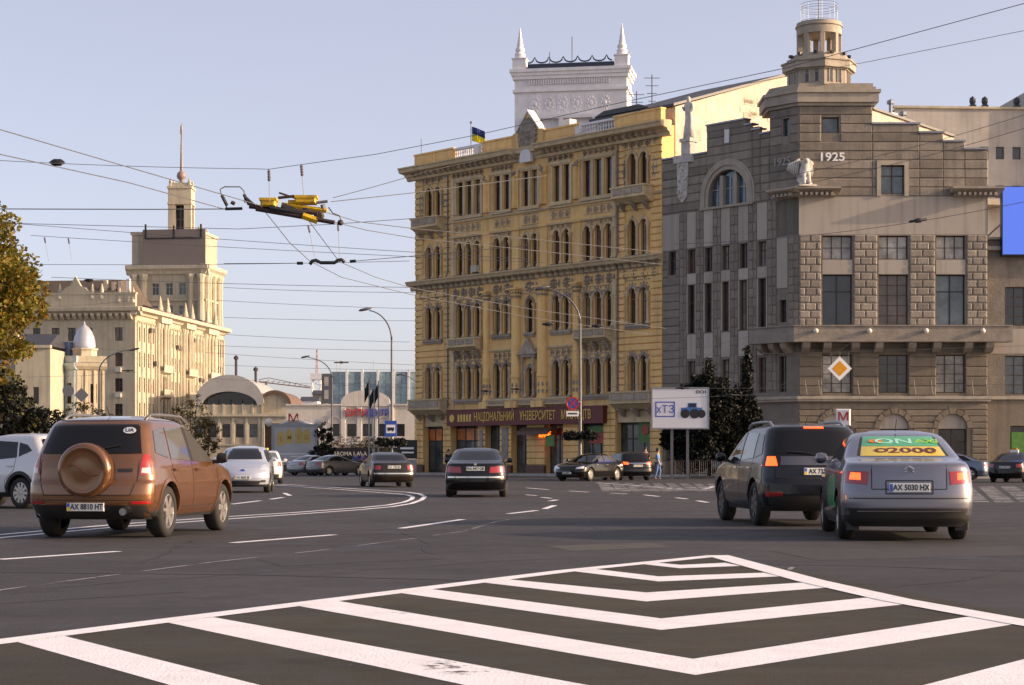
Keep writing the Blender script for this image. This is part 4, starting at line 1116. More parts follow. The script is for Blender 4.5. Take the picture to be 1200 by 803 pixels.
# ---------------------------------------------------------------- whitewashed brick gable house behind the corner building
br = thing('brick_rear_building', 'whitewashed brick house gable rising sunlit behind the grey parapet', 'building', (10.35+.748*.9, 129.4+.664*.9, 0), YANG + R(90))
prof = [(0,0),(33,0),(33,27.2),(22.5,28.1),(16,30.2),(12,29.3),(0,25.6)]
b = MB(); b.prism_xz([(max(x,.35),z_) for x, z_ in prof], -.06, 8); b.build('gable_wall', BRICKW, br)
b = MB()
for (x0,z0),(x1,z1) in zip(prof[2:], prof[3:]): b.prism_xz([(x0,z0),(x1,z1),(x1,z1+.18),(x0,z0+.18)][::-1], -.25, 8.2)
b.build('roof_edge', ROOF, br)
bk = MB().cbox(0,.98,-.09,-.055,0,.38,.01).mesh('brick_course_patch', BRICKW)
for k in range(150):
    u = rnd.uniform(1,31); z0 = rnd.uniform(21.5,27.5)
    if z0 < 25.6 + u*.29 - .8 or u > 15: link('brick_patch', bk, br, (u, 0, z0))
MB().cbox(22.6,27.4,-.1,-.055,25.2,27.0,.02).build('yellow_plaster', mat('yellow_plaster', (.62,.40,.06), .9, .25, 1.5), br)
for u, z0, h_ in ((26.6,27.4,1.9),(28.2,27.0,1.6)):
    b = MB(); b.box(u-.35,u+.35,1.0,1.9,z0,z0+h_*.6); b.lathe([(.14,z0+h_*.6),(.14,z0+h_),(.3,z0+h_),(.3,z0+h_+.25),(0.001,z0+h_+.4)], u, 1.4, 8); b.build('chimney', ZINC, br)
PALEG = mat('pale_grey_render', (.47,.44,.40), .85, .2, .5, .2, 10, streak=.35)
# cream building right behind
cr = thing('cream_rear_building', 'pale cream apartment block with green stair window behind the stepped parapet', 'building', (37.5, 165.0, 0), R(4))
HC = [hole(u, 27.6-3.4*k, .75, 1.1) for u in (4.1, 5.5, 7.0) for k in range(2)]
wall('wall', cr, PALEG, -4, 9.4, 0, 32.0, HC); windows(cr, HC, BROWNW, [G_DARK], 'none', .15)
MB().box(-4,9.4,.4,12,0,31.9).box(8.98,9.38,.02,.4,0,31.9).build('core', PALEG, cr)
wall('tower_wall', cr, PALEG, 9.4, 20, 0, 34.6, [hole(11.6, 24.2, 2.2, 5.2)], y=-1.0, reveal=.3); windows(cr, [hole(11.6,24.2,2.2,5.2)], GREYM, [glass('green_glass', (.03,.09,.06))], 'grid', -.8)
MB().box(9.4,20,-.62,12,0,34.5).box(9.4,9.5,-.99,-.62,0,34.55).build('stair_tower', PALEG, cr)
b = MB(); b.box(-4,20,-1.5,.1,23.4,23.9).box(-4.1,9.5,-.2,.2,32,32.2).box(9.3,20.1,-1.2,.2,34.6,34.8).box(3.6,20,-1.8,.1,20.0,20.3); b.build('ledge', CREAMT, cr)
for x in (3.2, 4.3, 7.2, 8.6):
    b = MB(); b.box(x,x+.5,1,1.6,32.1,32.6); b.lathe([(.2,32.6),(.3,32.9),(.26,33.2),(0.001,33.4)], x+.25, 1.3, 8); b.build('vent', ROOF, cr)
# ---------------------------------------------------------------- left cream block
LB = thing('cream_apartment_block', 'long cream stone block with sculpted finials along its sunlit side', 'building', (-53.2, 265.0, 0), 0)
LF, LS = R(-7.2), R(82.8)
rows = [18.0, 14.4, 10.8, 7.2, 3.6]
HLF = [hole(u, z0, 1.15, 1.9) for u in (-2.4,-6.8,-9.3,-11.7,-14.5,-17,-19.5,-22.5,-25) for z0 in rows]
wall('front_wall', LB, CREAM, -28, 0, 0, 22, HLF, rz=LF); windows(LB, HLF, BROWNW, [G_DARK, G_BROWN], 'cross', .22, rz=LF)
bayw = [(.9,9.0),(14.2,21.4),(26.5,33.2),(39.2,44.6)]
HLS = [hole(a+(c-a)*(k+.5)/4, z0, .85, 2.1) for a, c in bayw for k in range(4) for z0 in rows]
wall('side_wall', LB, CREAM, 0, 44.9, 0, 22, HLS, rz=LS); windows(LB, HLS, WHITEW, [G_BROWN, G_GREY, G_DARK], 'tall', .22, rz=LS)
f = lambda u, y, rz: (math.cos(rz)*u - math.sin(rz)*y, math.sin(rz)*u + math.cos(rz)*y)
pl = [f(-28,.37,LF), f(-.3,.37,LF), f(.37,.37,LS), f(44.9,.37,LS), f(44.9,27,LS), f(-28,27,LF)]
MB().prism_xy(pl, 0, 22).build('core', CREAM, LB)
for a, c in bayw:                       # pilaster ribs between the narrow windows
    for k in range(5):
        u = a + (c-a)*k/4; MB().cbox(u-.22,u+.22,-.22,.02,3,20.6,.04).build('rib', CREAMT, LB, rz=LS)
    b = MB()
    for k in range(8):
        u = a+(c-a)*(k+.5)/8; archivolt(b, u, 20.6, .28, .45, -.2, .02, 6)
    b.build('arcade', CREAMT, LB, rz=LS)
fin = MB().lathe([(.46,0),(.46,.4),(.36,.5),(.4,.7),(.25,.95),(.32,1.2),(.19,1.5),(.22,1.6),(.1,1.95),(.12,2.0),(0.001,2.2)], seg=8).mesh('finial', CREAMT, True, 50)
for a, c in ((9.0,14.2),(21.4,26.5),(33.2,39.2)):
    b = MB(); m_ = (a+c)/2
    for z0 in (3.2, 7.0, 10.6, 14.2):
        b.prism_yz([(.02,z0-1.0),(-.5,z0-.5),(-1.25,z0-.2),(-1.3,z0+.9),(-1.2,z0+.9),(-1.2,z0+.02),(.02,z0+.02)], a+.5, c-.5)
    b.build('balcony_tier', CREAMT, LB, rz=LS)
    b = MB()
    for u in (a+.4, m_-.9, m_+.9, c-.4): b.lathe([(.36,1),(.36,1.4),(.3,1.6),(.27,20.2),(.42,20.8),(.42,21.2)], u, -.35, 8)
    b.build('column_cluster', CREAMT, LB, rz=LS, smooth=True, angle=40)
    HB = [hole(m_+k*1.2, z0, .8, 2.2) for k in (-.0,) for z0 in rows]
    for h in HB:
        o = MB().box(h['u']-.45,h['u']+.45,-.03,.02,h['z0'],h['z0']+2.2).build('balcony_door', G_BROWN, LB, rz=LS)
    b = MB(); b.box(a+.1,c-.1,-1.0,.02,21.2,22.0); b.build('entablature', CREAMT, LB, rz=LS)
    for u in (a+.8, c-.8): link('finial', fin, LB, (*f(u, -.5, LS), 23.0), LS)
b = MB(); b.prism_yz([(.02,21.6),(-.3,21.7),(-.5,22),(-1.25,22.2),(-1.35,22.7),(.5,22.9),(.5,21.6)], -.8, 45.2); b.build('cornice', CREAMT, LB, rz=LS)
b = MB(); b.prism_yz([(.02,21.6),(-.3,21.7),(-.5,22),(-1.2,22.2),(-1.3,22.7),(.5,22.9),(.5,21.6)], -28, .9); b.build('cornice', CREAMT, LB, rz=LF)
md = MB().prism_yz([(.02,20.9),(-.5,21.1),(-.95,21.5),(-.95,21.9),(.02,21.9)], -.22, .22).mesh('modillion', CREAMT)
for k in range(30): link('modillion', md, LB, (*f(-.6-.9*k, 0, LF), 0), LF)
b = MB(); b.box(-28,0,.1,.8,22.8,24.6).box(-28,.1,0,.9,24.6,24.85); b.prism_xz([(-11,24.8),(-6.6,24.8),(-7.4,25.6),(-8.0,25.8),(-8.8,27.2),(-9.6,25.8),(-10.2,25.6)], .05, .7)
b.build('attic', CREAM, LB, rz=LF)
for u in (-11.2,-6.4,-1.0,-2.4,-.4,-5.0): link('finial', fin, LB, (*f(u, .4, LF), 24.0 if u < -3 else 23.4), LF)
b = MB(); b.prism_yz([(.8,22.8),(24,22.8),(12,29.0)] if False else [(1,23.2),(25,23.2),(13,27.8),(8,27.4)], -28, -4.5); b.build('roof', mat('brown_roof', (.10,.075,.055), .8, .2, 1), LB, rz=LF)
b = MB()
for a, c in bayw[1:]: b.prism_yz([(.8,22.7),(6,22.7),(5,23.6),(3,24.1),(1.6,23.7)], a-1.5, c+1.5)
b.build('side_roof', mat('grey_roof', (.14,.12,.11), .7, .2, 1), LB, rz=LS)
for u in (-5.2,-4.2,-3.0,-6.4): MB().box(u,u+.5,5,5.6,24,27.0+rnd.uniform(-.3,.5)).build('chimney', BRICKW if u < -4 else WHITE, LB, rz=LF)
acm = MB().box(-.42,.42,-.42,0,0,.6).lathe([(.22,-.44),(.2,-.42)], 0, .3, 8, 1, 1, 'y').mesh('air_conditioner', mat('aircon_white', (.55,.54,.5), .5, .1))
for u, z0 in ((-2.4,13.6),(-2.4,10.0)): link('air_conditioner', acm, LB, (*f(u, 0, LF), z0), LF)
acd = MB().box(-.42,.42,-.42,0,0,.6).mesh('air_conditioner', mat('aircon_grey', (.16,.14,.12), .5, .1))
for u, z0 in ((7.6,19.6),(6.4,19.6),(8.6,14.9),(10.9,15.1),(19.3,17.9),(20.4,17.8),(31.0,13.5),(32.5,13.4),(32,10.0),(33,10.0),(27.6,19.5),(9.3,4.6),(18,3.9)): link('air_conditioner', acd, LB, (*f(u, -.05, LS), z0), LS)
# tower house behind the block, with spire and a blank billboard
tw = thing('spire_tower_building', 'cream tower house with a square lantern and tall needle spire', 'building', (-51.7, 316.0, 0), 0)
HTW = [hole(u, z0, 1.2, 2.0) for u in (-8.6,-6.2,-3.9) for z0 in (29.0, 25.2, 21.4, 17.6)]
wall('front_wall', tw, CREAM, -12.9, 0, 0, 32.9, HTW, rz=LF); windows(tw, HTW, WHITEW, [G_GREY, G_DARK], 'cross', .2, rz=LF)
HTS = [hole(u, z0, 1.0, 2.0) for u in (3.2, 6.2) for z0 in (29.0, 25.2, 21.4, 17.6, 13.8)]
wall('side_wall', tw, CREAM, 0, 9.4, 0, 32.9, HTS, rz=LS); windows(tw, HTS, WHITEW, [G_GREY, G_DARK], 'cross', .2, rz=LS)
MB().prism_xy([f(-12.9,.37,LF), f(-.3,.37,LF), f(.37,.37,LS), f(9.4,.37,LS), f(9.4,13,LS), f(-12.9,10,LF)], 0, 32.9).build('core', CREAM, tw)
for rz, u0, u1 in ((LF,-13.6,.75),(LS,-.75,10.1)):
    b = MB(); b.prism_yz([(.5,32.4),(-.3,32.5),(-.5,33),(-.95,33.4),(-1.0,34),(.5,34.2)], u0, u1); b.build('cornice', CREAMT, tw, rz=rz)
    b = MB(); b.box(u0+.5,u1-.5,-.3,.02,28.0,28.3).box(u0+.5,u1-.5,-.25,.02,24.2,24.5); b.build('string_course', CREAMT, tw, rz=rz)
for u in (-12.3,-10.6,-2.4,-.6): MB().lathe([(.6,20),(.55,31.6),(.8,32.2),(.8,32.5)], u, -.15, 8).build('column', CREAMT, tw, rz=LF, smooth=True, angle=40)
for u in (.7, 2.0, 4.7, 7.5, 8.8): MB().lathe([(.5,20),(.45,31.6),(.7,32.2),(.7,32.5)], u, -.15, 8).build('column', CREAMT, tw, rz=LS, smooth=True, angle=40)
MB().prism_xy([f(-12.9,.6,LF), f(-.4,.6,LF), f(.6,.5,LS), f(9.0,.5,LS), f(9.0,11,LS), f(-12.9,9,LF)], 34, 39.6).build('upper_stage', CREAM, tw)
b = MB(); b.prism_xy([f(-13.1,.4,LF), f(-.3,.4,LF), f(.4,.3,LS), f(9.2,.3,LS), f(9.2,11.2,LS), f(-13.1,9.2,LF)], 39.3, 39.8); b.build('upper_cornice', CREAMT, tw)
for u in (.7, 3, 5.5): link('finial', fin, tw, (*f(u, 1.2, LS), 38.6), LS)
tc = f(-5.1, 3.4, LF)
b = MB()
for sx in (-1, 1):
    for sy in (-1, 1): b.box(tc[0]+sx*1.35-.6, tc[0]+sx*1.35+.6, tc[1]+sy*1.35-.6, tc[1]+sy*1.35+.6, 39.6, 44.6)
b.box(tc[0]-1.95,tc[0]+1.95,tc[1]-1.95,tc[1]+1.95,44.6,47.2).box(tc[0]-2.1,tc[0]+2.1,tc[1]-2.1,tc[1]+2.1,47.2,47.6).box(tc[0]-2.05,tc[0]+2.05,tc[1]-2.05,tc[1]+2.05,44.5,44.8).box(tc[0]-1.7,tc[0]+1.7,tc[1]-1.7,tc[1]+1.7,47.6,48.2)
b.build('lantern', CREAM, tw)
MB().box(tc[0]-.9,tc[0]+.9,tc[1]-.2,tc[1]+.2,39.6,44.5).build('lantern_door', BLACKM, tw)
MB().box(tc[0]-.07,tc[0]+.07,tc[1]-.75,tc[1]-.6,39.6,44.5).box(tc[0]-.75,tc[0]+.75,tc[1]-.74,tc[1]-.61,42.0,42.15).build('lantern_grille', GREYM, tw)
sfin = MB().lathe([(.3,0),(.22,.5),(.3,.7),(.12,1.2),(0.001,1.5)], seg=6).mesh('finial', CREAMT)
for sx in (-1,1):
    for sy in (-1,1): link('finial', sfin, tw, (tc[0]+sx*1.6, tc[1]+sy*1.6, 47.6))
MB().lathe([(.5,48.2),(.3,48.7),(.75,49.2),(.85,49.6),(.7,50.1),(.3,50.4),(.26,51),(.12,56.5),(.22,56.9),(.2,58.0),(.08,58.3),(0.001,58.8)], *tc, seg=10).build('spire', mat('spire_metal', (.30,.22,.20), .5, .2, 2), tw, smooth=True)
bb = thing('blank_billboard', 'blank grey-brown billboard panel mounted on the tower house', 'billboard', (-51.7, 316, 34), LF)
MB().box(-10.6,.3,-.7,-.5,.0,6.0).build('panel', mat('taupe_sheet', (.235,.19,.165), .7, .08, .3), bb)
b = MB(); b.box(-10.2,-9.9,-.85,-.72,4.5,6.9).box(-5.3,-5.0,-.85,-.72,4.5,6.6).box(-.6,-.3,-.85,-.72,4.5,6.8).box(-10.2,-.3,-.86,-.72,4.4,4.6); b.build('lamp_bracket', BLACKM, bb)
MB().box(-10,-.2,-.5,.5,1,1.2).build('support', BLACKM, bb)
# small pale-blue house with a silver dome
LBLUE = mat('pale_blue_plaster', (.42,.52,.58), .85, .15, .8, .2, 10, streak=.3)
bl = thing('pale_blue_house', 'small pale blue house with a silver corner dome beside the cream block', 'house', (at(88,540,235).x, 235, 0), 0)
a1, a2 = R(-28), R(22)
H1 = [hole(u, z0, .8, 2.6) for u in (-1.0,-2.4,-3.8,-5.2) for z0 in (8.2, 4.2)]
wall('left_wall', bl, LBLUE, -6.2, 0, 0, 13, H1, rz=a1); windows(bl, H1, BROWNW, [G_DARK], 'tall', .15, rz=a1)
H2_ = [hole(u, z0, .8, 2.4) for u in (2.3,) for z0 in (8.3, 4.2)]
wall('right_wall', bl, CREAM, 0, 3.6, 0, 13, H2_, rz=a2); windows(bl, H2_, BROWNW, [G_DARK], 'tall', .15, rz=a2)
MB().prism_xy([f(-6.2,.36,a1), f(-.1,.36,a1), f(.3,.36,a2), f(3.6,.36,a2), f(3.6,8,a2), f(-6.2,8,a1)], 0, 12.9).build('core', LBLUE, bl)
for rz, u0, u1 in ((a1,-6.4,.3),(a2,-.1,3.9)):
    b = MB(); b.prism_yz([(.3,12.4),(-.2,12.5),(-.5,12.9),(-.55,13.3),(.3,13.4)], u0, u1); b.box(u0,u1,-.1,.25,13.4,14.2); b.build('cornice', CREAMT if rz > 0 else LBLUE, bl, rz=rz)
    for k in range(4):
        u = u0+.4+(u1-u0-.8)*k/3; MB().cbox(u-.16,u+.16,-.14,.02,3.6,12.4,.03).build('pilaster', CREAMT if rz > 0 else LBLUE, bl, rz=rz)
dc = f(1.4, 1.6, a2)
MB().lathe([(1.6,13.6),(1.6,14.9),(1.75,15.0),(1.75,15.2)], *dc, seg=8).build('dome_drum', CREAMT, bl)
MB().lathe([(1.45,15.2),(1.42,15.9),(1.25,16.7),(.95,17.4),(.55,17.9),(.2,18.15),(.1,18.5),(0.001,18.7)], *dc, seg=12).build('dome', mat('silver_sheet', (.55,.56,.6), .35, .15, 2, metal=.4), bl, smooth=True, angle=50)
MB().prism_xz([(-6.2,13.4),(-1.8,13.4),(-2.1,15.0),(-6.0,15.2)], .6, 6).build('roof', mat('blue_sheet', (.16,.22,.36), .45, .2, 2), bl, rz=a1)
MB().box(-2.6,-1.4,.4,1.4,13.4,16.0).build('chimney', mat('blue_sheet', (.16,.22,.36), .45, .2, 2), bl, rz=a1)
# low houses behind the tree
for px0, px1, top, Y, m, lab in ((18,58,408,228,CREAM,'low cream house half hidden behind the autumn tree'),(-60,20,395,232,PANEL,'grey-beige house behind the autumn tree at the square edge')):
    x0, x1 = at(px0,540,Y).x, at(px1,540,Y).x; z1 = at(0,top,Y).z
    t = thing('low_house', lab, 'house', (x0, Y, 0))
    hs = [hole(1+k*1.5, z0, .7, 2.0) for k in range(int((x1-x0-1)/1.5)+1) for z0 in (3.6, 8.0) if 1+k*1.5 < x1-x0-.5]
    wall('wall', t, m, 0, x1-x0, 0, z1, hs); windows(t, hs, BROWNW, [G_DARK], 'cross', .15)
    MB().box(0.01,x1-x0-.01,.36,9,0,z1-.02).build('core', m, t); MB().box(-.2,x1-x0+.2,-.4,.4,z1,z1+.35).build('cornice', CREAMT, t)
    MB().prism_yz([(.0,z1+.35),(9,z1+.35),(4.5,z1+2.0)], 0, x1-x0).build('roof', ROOF, t)
# ---------------------------------------------------------------- vaulted hall
YH_ = 270; hx = lambda px: (px-600)/FPX*YH_
ha = thing('vaulted_hall', 'cream hall with white barrel-vault roof and a dark lunette', 'building', (0, YH_, 0))
HW_ = [hole(hx(p), 4.4, 1.15, 1.9) for p in (233,249,265,281,297)]
wall('wall', ha, CREAM, hx(205), hx(307), 0, 7.4, HW_); windows(ha, HW_, BLACKM, [G_DARK, G_GREY], 'bar', .2)
MB().box(hx(205),hx(307),.36,22,0,7.4).build('core', CREAM, ha)
b = MB(); b.box(hx(205),hx(345),-.5,.6,7.4,7.75).box(hx(205),hx(308),-.15,.02,3.2,3.45); b.build('cornice', CREAMT, ha)
b = MB()
for p in (257,273,289,304): b.cbox(hx(p)-.2,hx(p)+.2,-.12,.02,3.45,7.4,.02)
b.build('pilaster', CREAMT, ha)
for p in (233,249,265,281,297): MB().box(hx(p)-.7,hx(p)+.7,-.1,.02,6.45,7.1).build('window_hood', LIME, ha)
MB().box(hx(205),hx(308),-.05,.4,7.75,9.1).build('parapet', CREAM, ha)
for k in range(9): MB().box(hx(215)+k*1.4,hx(215)+k*1.4+.25,-.14,.0,7.75,9.2).build('parapet_post', CREAMT, ha)
cx = hx(269); hw = 4.95
arc = lambda r, zz, h_: [(cx+r*math.cos(math.pi*k/20), zz+h_*math.sin(math.pi*k/20)) for k in range(21)]
b = MB(); o1, i1 = arc(hw,9.3,4.1), arc(hw-.9,8.9,2.1)
for k in range(20): b.prism_xz([i1[k],o1[k],o1[k+1],i1[k+1]], -.4, 20)
b.build('vault_roof', mat('white_roof_sheet', (.40,.39,.38), .5, .12, .6), ha, smooth=True, angle=30)
MB().prism_xz([(cx-hw+.4,8.9),(cx+hw-.4,8.9)] + arc(hw-.85,8.9,2.15), 1.2, 1.5).build('lunette_glass', G_DARK, ha)
b = MB()
for k in range(5): x = cx-3.4+1.7*k; b.box(x-.05,x+.05,1.0,1.2,8.95,9.9)
b.build('lunette_mullion', BLACKM, ha)
c2 = hx(322); arc2 = lambda r, h_: [(c2+r*math.cos(math.pi*k/14), 9.0+h_*math.sin(math.pi*k/14)) for k in range(15)]
b = MB(); p2, q2 = arc2(2.4,2.2), arc2(2.0,1.8)
for k in range(14): b.prism_xz([q2[k],p2[k],p2[k+1],q2[k+1]], -.2, 16)
b.build('small_vault', mat('rust_roof', (.16,.09,.06), .6, .2, 1), ha, smooth=True, angle=30)
MB().prism_xz([(c2-2,7.7),(c2+2,7.7)] + q2, .5, .8).build('small_gable', CREAM, ha)
b = MB(); b.box(hx(307),hx(310),-.2,.4,0,7.4).box(hx(341),hx(345),-.2,.4,0,7.4).box(hx(310),hx(341),-.2,.4,6.4,7.4); b.build('portal', CREAMT, ha)
MB().box(hx(307),hx(345),.6,18,0,7.4).build('portal_back', BROWNW, ha)
for px, z1 in ((269.5,16.6),(293,14.9)):
    b = MB(); x = hx(px); b.lathe([(.2,12),(.2,z1-.7),(.36,z1-.6),(.36,z1-.3),(0.001,z1)], x, 6, 8); b.build('flue', ROOF, ha)
# ---------------------------------------------------------------- city centre shops
YC = 250; cxp = lambda px: (px-600)/FPX*YC
cc = thing('white_shopping_centre', 'low white shopping arcade with an arched gable carrying red and blue letters', 'building', (0, YC, 0))
ccw = [392.5,412,430.5,449,469]
HCC = [hole(cxp(p), 4.3, 1.2, 1.65) for p in ccw] + [hole(cxp(p), 4.3, 1.2, 1.65) for p in (355,373)]
CCM = mat('warm_white_plaster', (.64,.60,.55), .85, .16, .5, .2, 8, streak=.35)
wall('wall', cc, CCM, cxp(335), cxp(510), 0, 8.4, HCC); windows(cc, HCC, BLACKM, [G_DARK], 'none', .25)
MB().box(cxp(335),cxp(510),.36,15,0,8.4).build('core', CCM, cc)
g0, g1 = cxp(400), cxp(457); gm = (g0+g1)/2
b = MB(); b.prism_xz([(g0,8.3),(g1,8.3)] + [(gm+(g1-g0)/2*math.cos(math.pi*k/16), 8.9+1.55*math.sin(math.pi*k/16)) for k in range(17)], -.2, .6); b.build('arched_gable', CCM, cc)
b = MB(); b.box(cxp(335),cxp(510),-.25,.02,3.2,3.5).box(cxp(335),g0,-.25,.4,8.4,8.6).box(g1,cxp(510),-.25,.4,8.4,8.6); b.build('cornice', CCM, cc)
for i in range(len(ccw)-1):
    x = (cxp(ccw[i])+cxp(ccw[i+1]))/2; MB().cbox(x-.3,x+.3,-.25,.02,3.5,8.2,.03).build('pilaster', CCM, cc)
    b = MB(); archivolt(b, cxp(ccw[i]), 6.1, .75, .95, -.15, .02, 8); b.build('window_hood', CCM, cc)
link('sign_letters', text_mesh('СИТИ', 1.3, RTEXT, .08, .8, .02), cc, (cxp(417.5), -.35, 7.35))
link('sign_letters', text_mesh('ЦЕНТР', 1.3, BTEXT, .08, .68, .02), cc, (cxp(442.5), -.35, 7.35))
for k in range(6):
    x = cxp(395+k*14); MB().box(x-1.0,x+1.0,-.1,-.02,.6,2.8).build('shop_window', G_DARK, cc)
# ---------------------------------------------------------------- glass block
YGL = 400; gx = lambda px: (px-600)/FPX*YGL
gl = thing('glass_office_block', 'blue-green glass office block with white vertical fins', 'building', (0, YGL, 0))
MB().box(gx(388),gx(520),.3,20,0,20.0).build('core', GREYM, gl)
pnm = {}
G_TEAL = [glass('teal_glass', (.17,.25,.28), .05, .12), glass('teal_glass_b', (.12,.19,.23), .05, .12), glass('teal_glass_c', (.05,.085,.15), .05, .12)]
for i in range(14):
    for j in range(8):
        m = rnd.choice(G_TEAL[:2]) if j > 4 or rnd.random() < .35 else rnd.choice(G_TEAL)
        if m.name not in pnm: pnm[m.name] = MB().box(.03,1.62,0,.08,.03,2.42).mesh('glass_panel', m)
        o = link('glass_panel', pnm[m.name], gl, (gx(388.5)+i*1.65, 0, .3+j*2.45)); o.rotation_euler = (rnd.uniform(-.006,.006), 0, rnd.uniform(-.006,.006))
for p in (406.5,424.5,443,461.5,479): MB().box(gx(p)-.25,gx(p)+.25,-.6,.0,0,20.4).build('fin', WHITE, gl)
b = MB(); b.box(gx(377),gx(388),-.2,10,0,19.6); b.build('stair_block', GREYM, gl)
for k in range(6): MB().box(gx(380),gx(385),-.26,-.2,3+2.8*k,4.9+2.8*k).build('window', mat('pale_pane', (.4,.38,.35), .3, .2, 2), gl)
for x in (gx(393), gx(397), gx(436)): MB().tube([(x,4,20),(x,4,22.6)], .06, 4).build('antenna', GREYM, gl)
# ---------------------------------------------------------------- distance
mt = thing('lattice_mast', 'distant red and white lattice mast beyond the shops', 'mast', (at(371.5,540,800).x, 800, 0))
def lattice(z0, z1, w0, w1, m, name, n=8, tr=.22):
    b = MB()
    for sx, sy in ((-1,-1),(1,-1),(1,1),(-1,1)): b.tube([(sx*w0,sy*w0,z0),(sx*w1,sy*w1,z1)], tr, 4)
    for k in range(n):
        a, c = k/n, (k+1)/n; wa, wc = w0+(w1-w0)*a, w0+(w1-w0)*c; za, zc = z0+(z1-z0)*a, z0+(z1-z0)*c
        for s in (-1, 1): b.tube([(-wa*s,-wa,za),(wc*s,-wc,zc)], tr*.6, 4); b.tube([(wa,-wa*s,za),(wc,wc*s,zc)], tr*.6, 4)
    b.build(name, m, mt)
lattice(0, 36, 2.2, 1.8, WHITE, 'lower_lattice', 10); lattice(38, 48.5, .5, .2, mat('mast_red', (.40,.22,.2), .6, .1), 'upper_lattice', 5, .11)
MB().box(-2.6,2.6,-2.6,2.6,35.5,38.2).build('platform', WHITE, mt)
cn = thing('tower_crane', 'distant tower crane with a long thin red jib', 'crane', (at(312,540,760).x, 760, 0))
b = MB(); b.tube([(0,0,0),(0,0,33)], .5, 5); b.build('mast', mat('crane_red', (.20,.12,.10), .6, .1), cn)
b = MB(); b.tube([(-3,0,33),(18,0,30.5)], .22, 4); b.tube([(-3,0,33.8),(1,0,34.6),(18,0,31)], .14, 4)
for k in range(8): b.tube([(k*2.2,0,32.6-k*.26),(k*2.2+1.1,0,34-k*.35)], .12, 4)
b.build('jib', mat('crane_red', (.20,.12,.10), .6, .1), cn)
for i, (p0, p1, top, Y, m) in enumerate(((340,362,474,480,CREAM),(345,378,482,440,GREY),(352,372,470,470,WHITE),(366,390,462,520,GREY),(300,345,486,520,GREYD))):
    x0, x1 = at(p0,540,Y).x, at(p1,540,Y).x; z1 = at(0,top,Y).z
    t = thing('distant_house', ['cream distant house with roof letters','grey distant house below the mast','white distant house between mast and hall','grey distant house beside the glass block','dark distant house behind the hall portal'][i], 'house', (x0, Y, 0))
    hs = [hole((k+.5)*2.2, z0, 1.1, 1.5) for k in range(int((x1-x0)/2.2)) for z0 in (z1-2.6, z1-5.6) if z0 > 1]
    wall('wall', t, m, 0, x1-x0, 0, z1, hs); windows(t, hs, WHITEW, [G_DARK], 'none', .15)
    MB().box(.01,x1-x0-.01,.36,8,0,z1-.05).build('core', m, t); MB().prism_yz([(-.3,z1),(8,z1),(4,z1+1.2)], -.2, x1-x0+.2).build('roof', ROOF, t)
# ---------------------------------------------------------------- trees
def leafm(name, col, tr=.35):
    if name in _mc: return _mc[name]
    m = mat(name, col, .6, .3, 1.2, spec=.3, col2=tuple(c*.5 for c in col))
    N = m.node_tree.nodes; L = m.node_tree.links; b = N['Principled BSDF']
    t = N.new('ShaderNodeBsdfTranslucent'); mx = N.new('ShaderNodeMixShader'); mx.inputs[0].default_value = tr
    src = b.inputs['Base Color'].links[0].from_socket; L.new(src, t.inputs[0])
    out = N['Material Output']; L.new(b.outputs[0], mx.inputs[1]); L.new(t.outputs[0], mx.inputs[2]); L.new(mx.outputs[0], out.inputs[0])
    return m
BARK = mat('bark', (.075,.055,.04), .9, .3, 3, .6, 12)
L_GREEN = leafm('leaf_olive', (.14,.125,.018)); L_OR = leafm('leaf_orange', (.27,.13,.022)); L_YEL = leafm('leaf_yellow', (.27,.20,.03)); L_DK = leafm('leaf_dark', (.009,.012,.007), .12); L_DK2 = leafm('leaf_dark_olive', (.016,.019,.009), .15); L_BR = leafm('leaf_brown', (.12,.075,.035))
def rv(r): 
    while True:
        p = Vector((r.uniform(-1,1), r.uniform(-1,1), r.uniform(-1,1)))
        if .02 < p.length < 1: return p
def leaf(b, p, s, r):
    d = rv(r).normalized(); e = d.cross(rv(r)).normalized() * s*.5; d = d*s
    b.face(p, p+d*.5+e, p+d, p+d*.5-e)
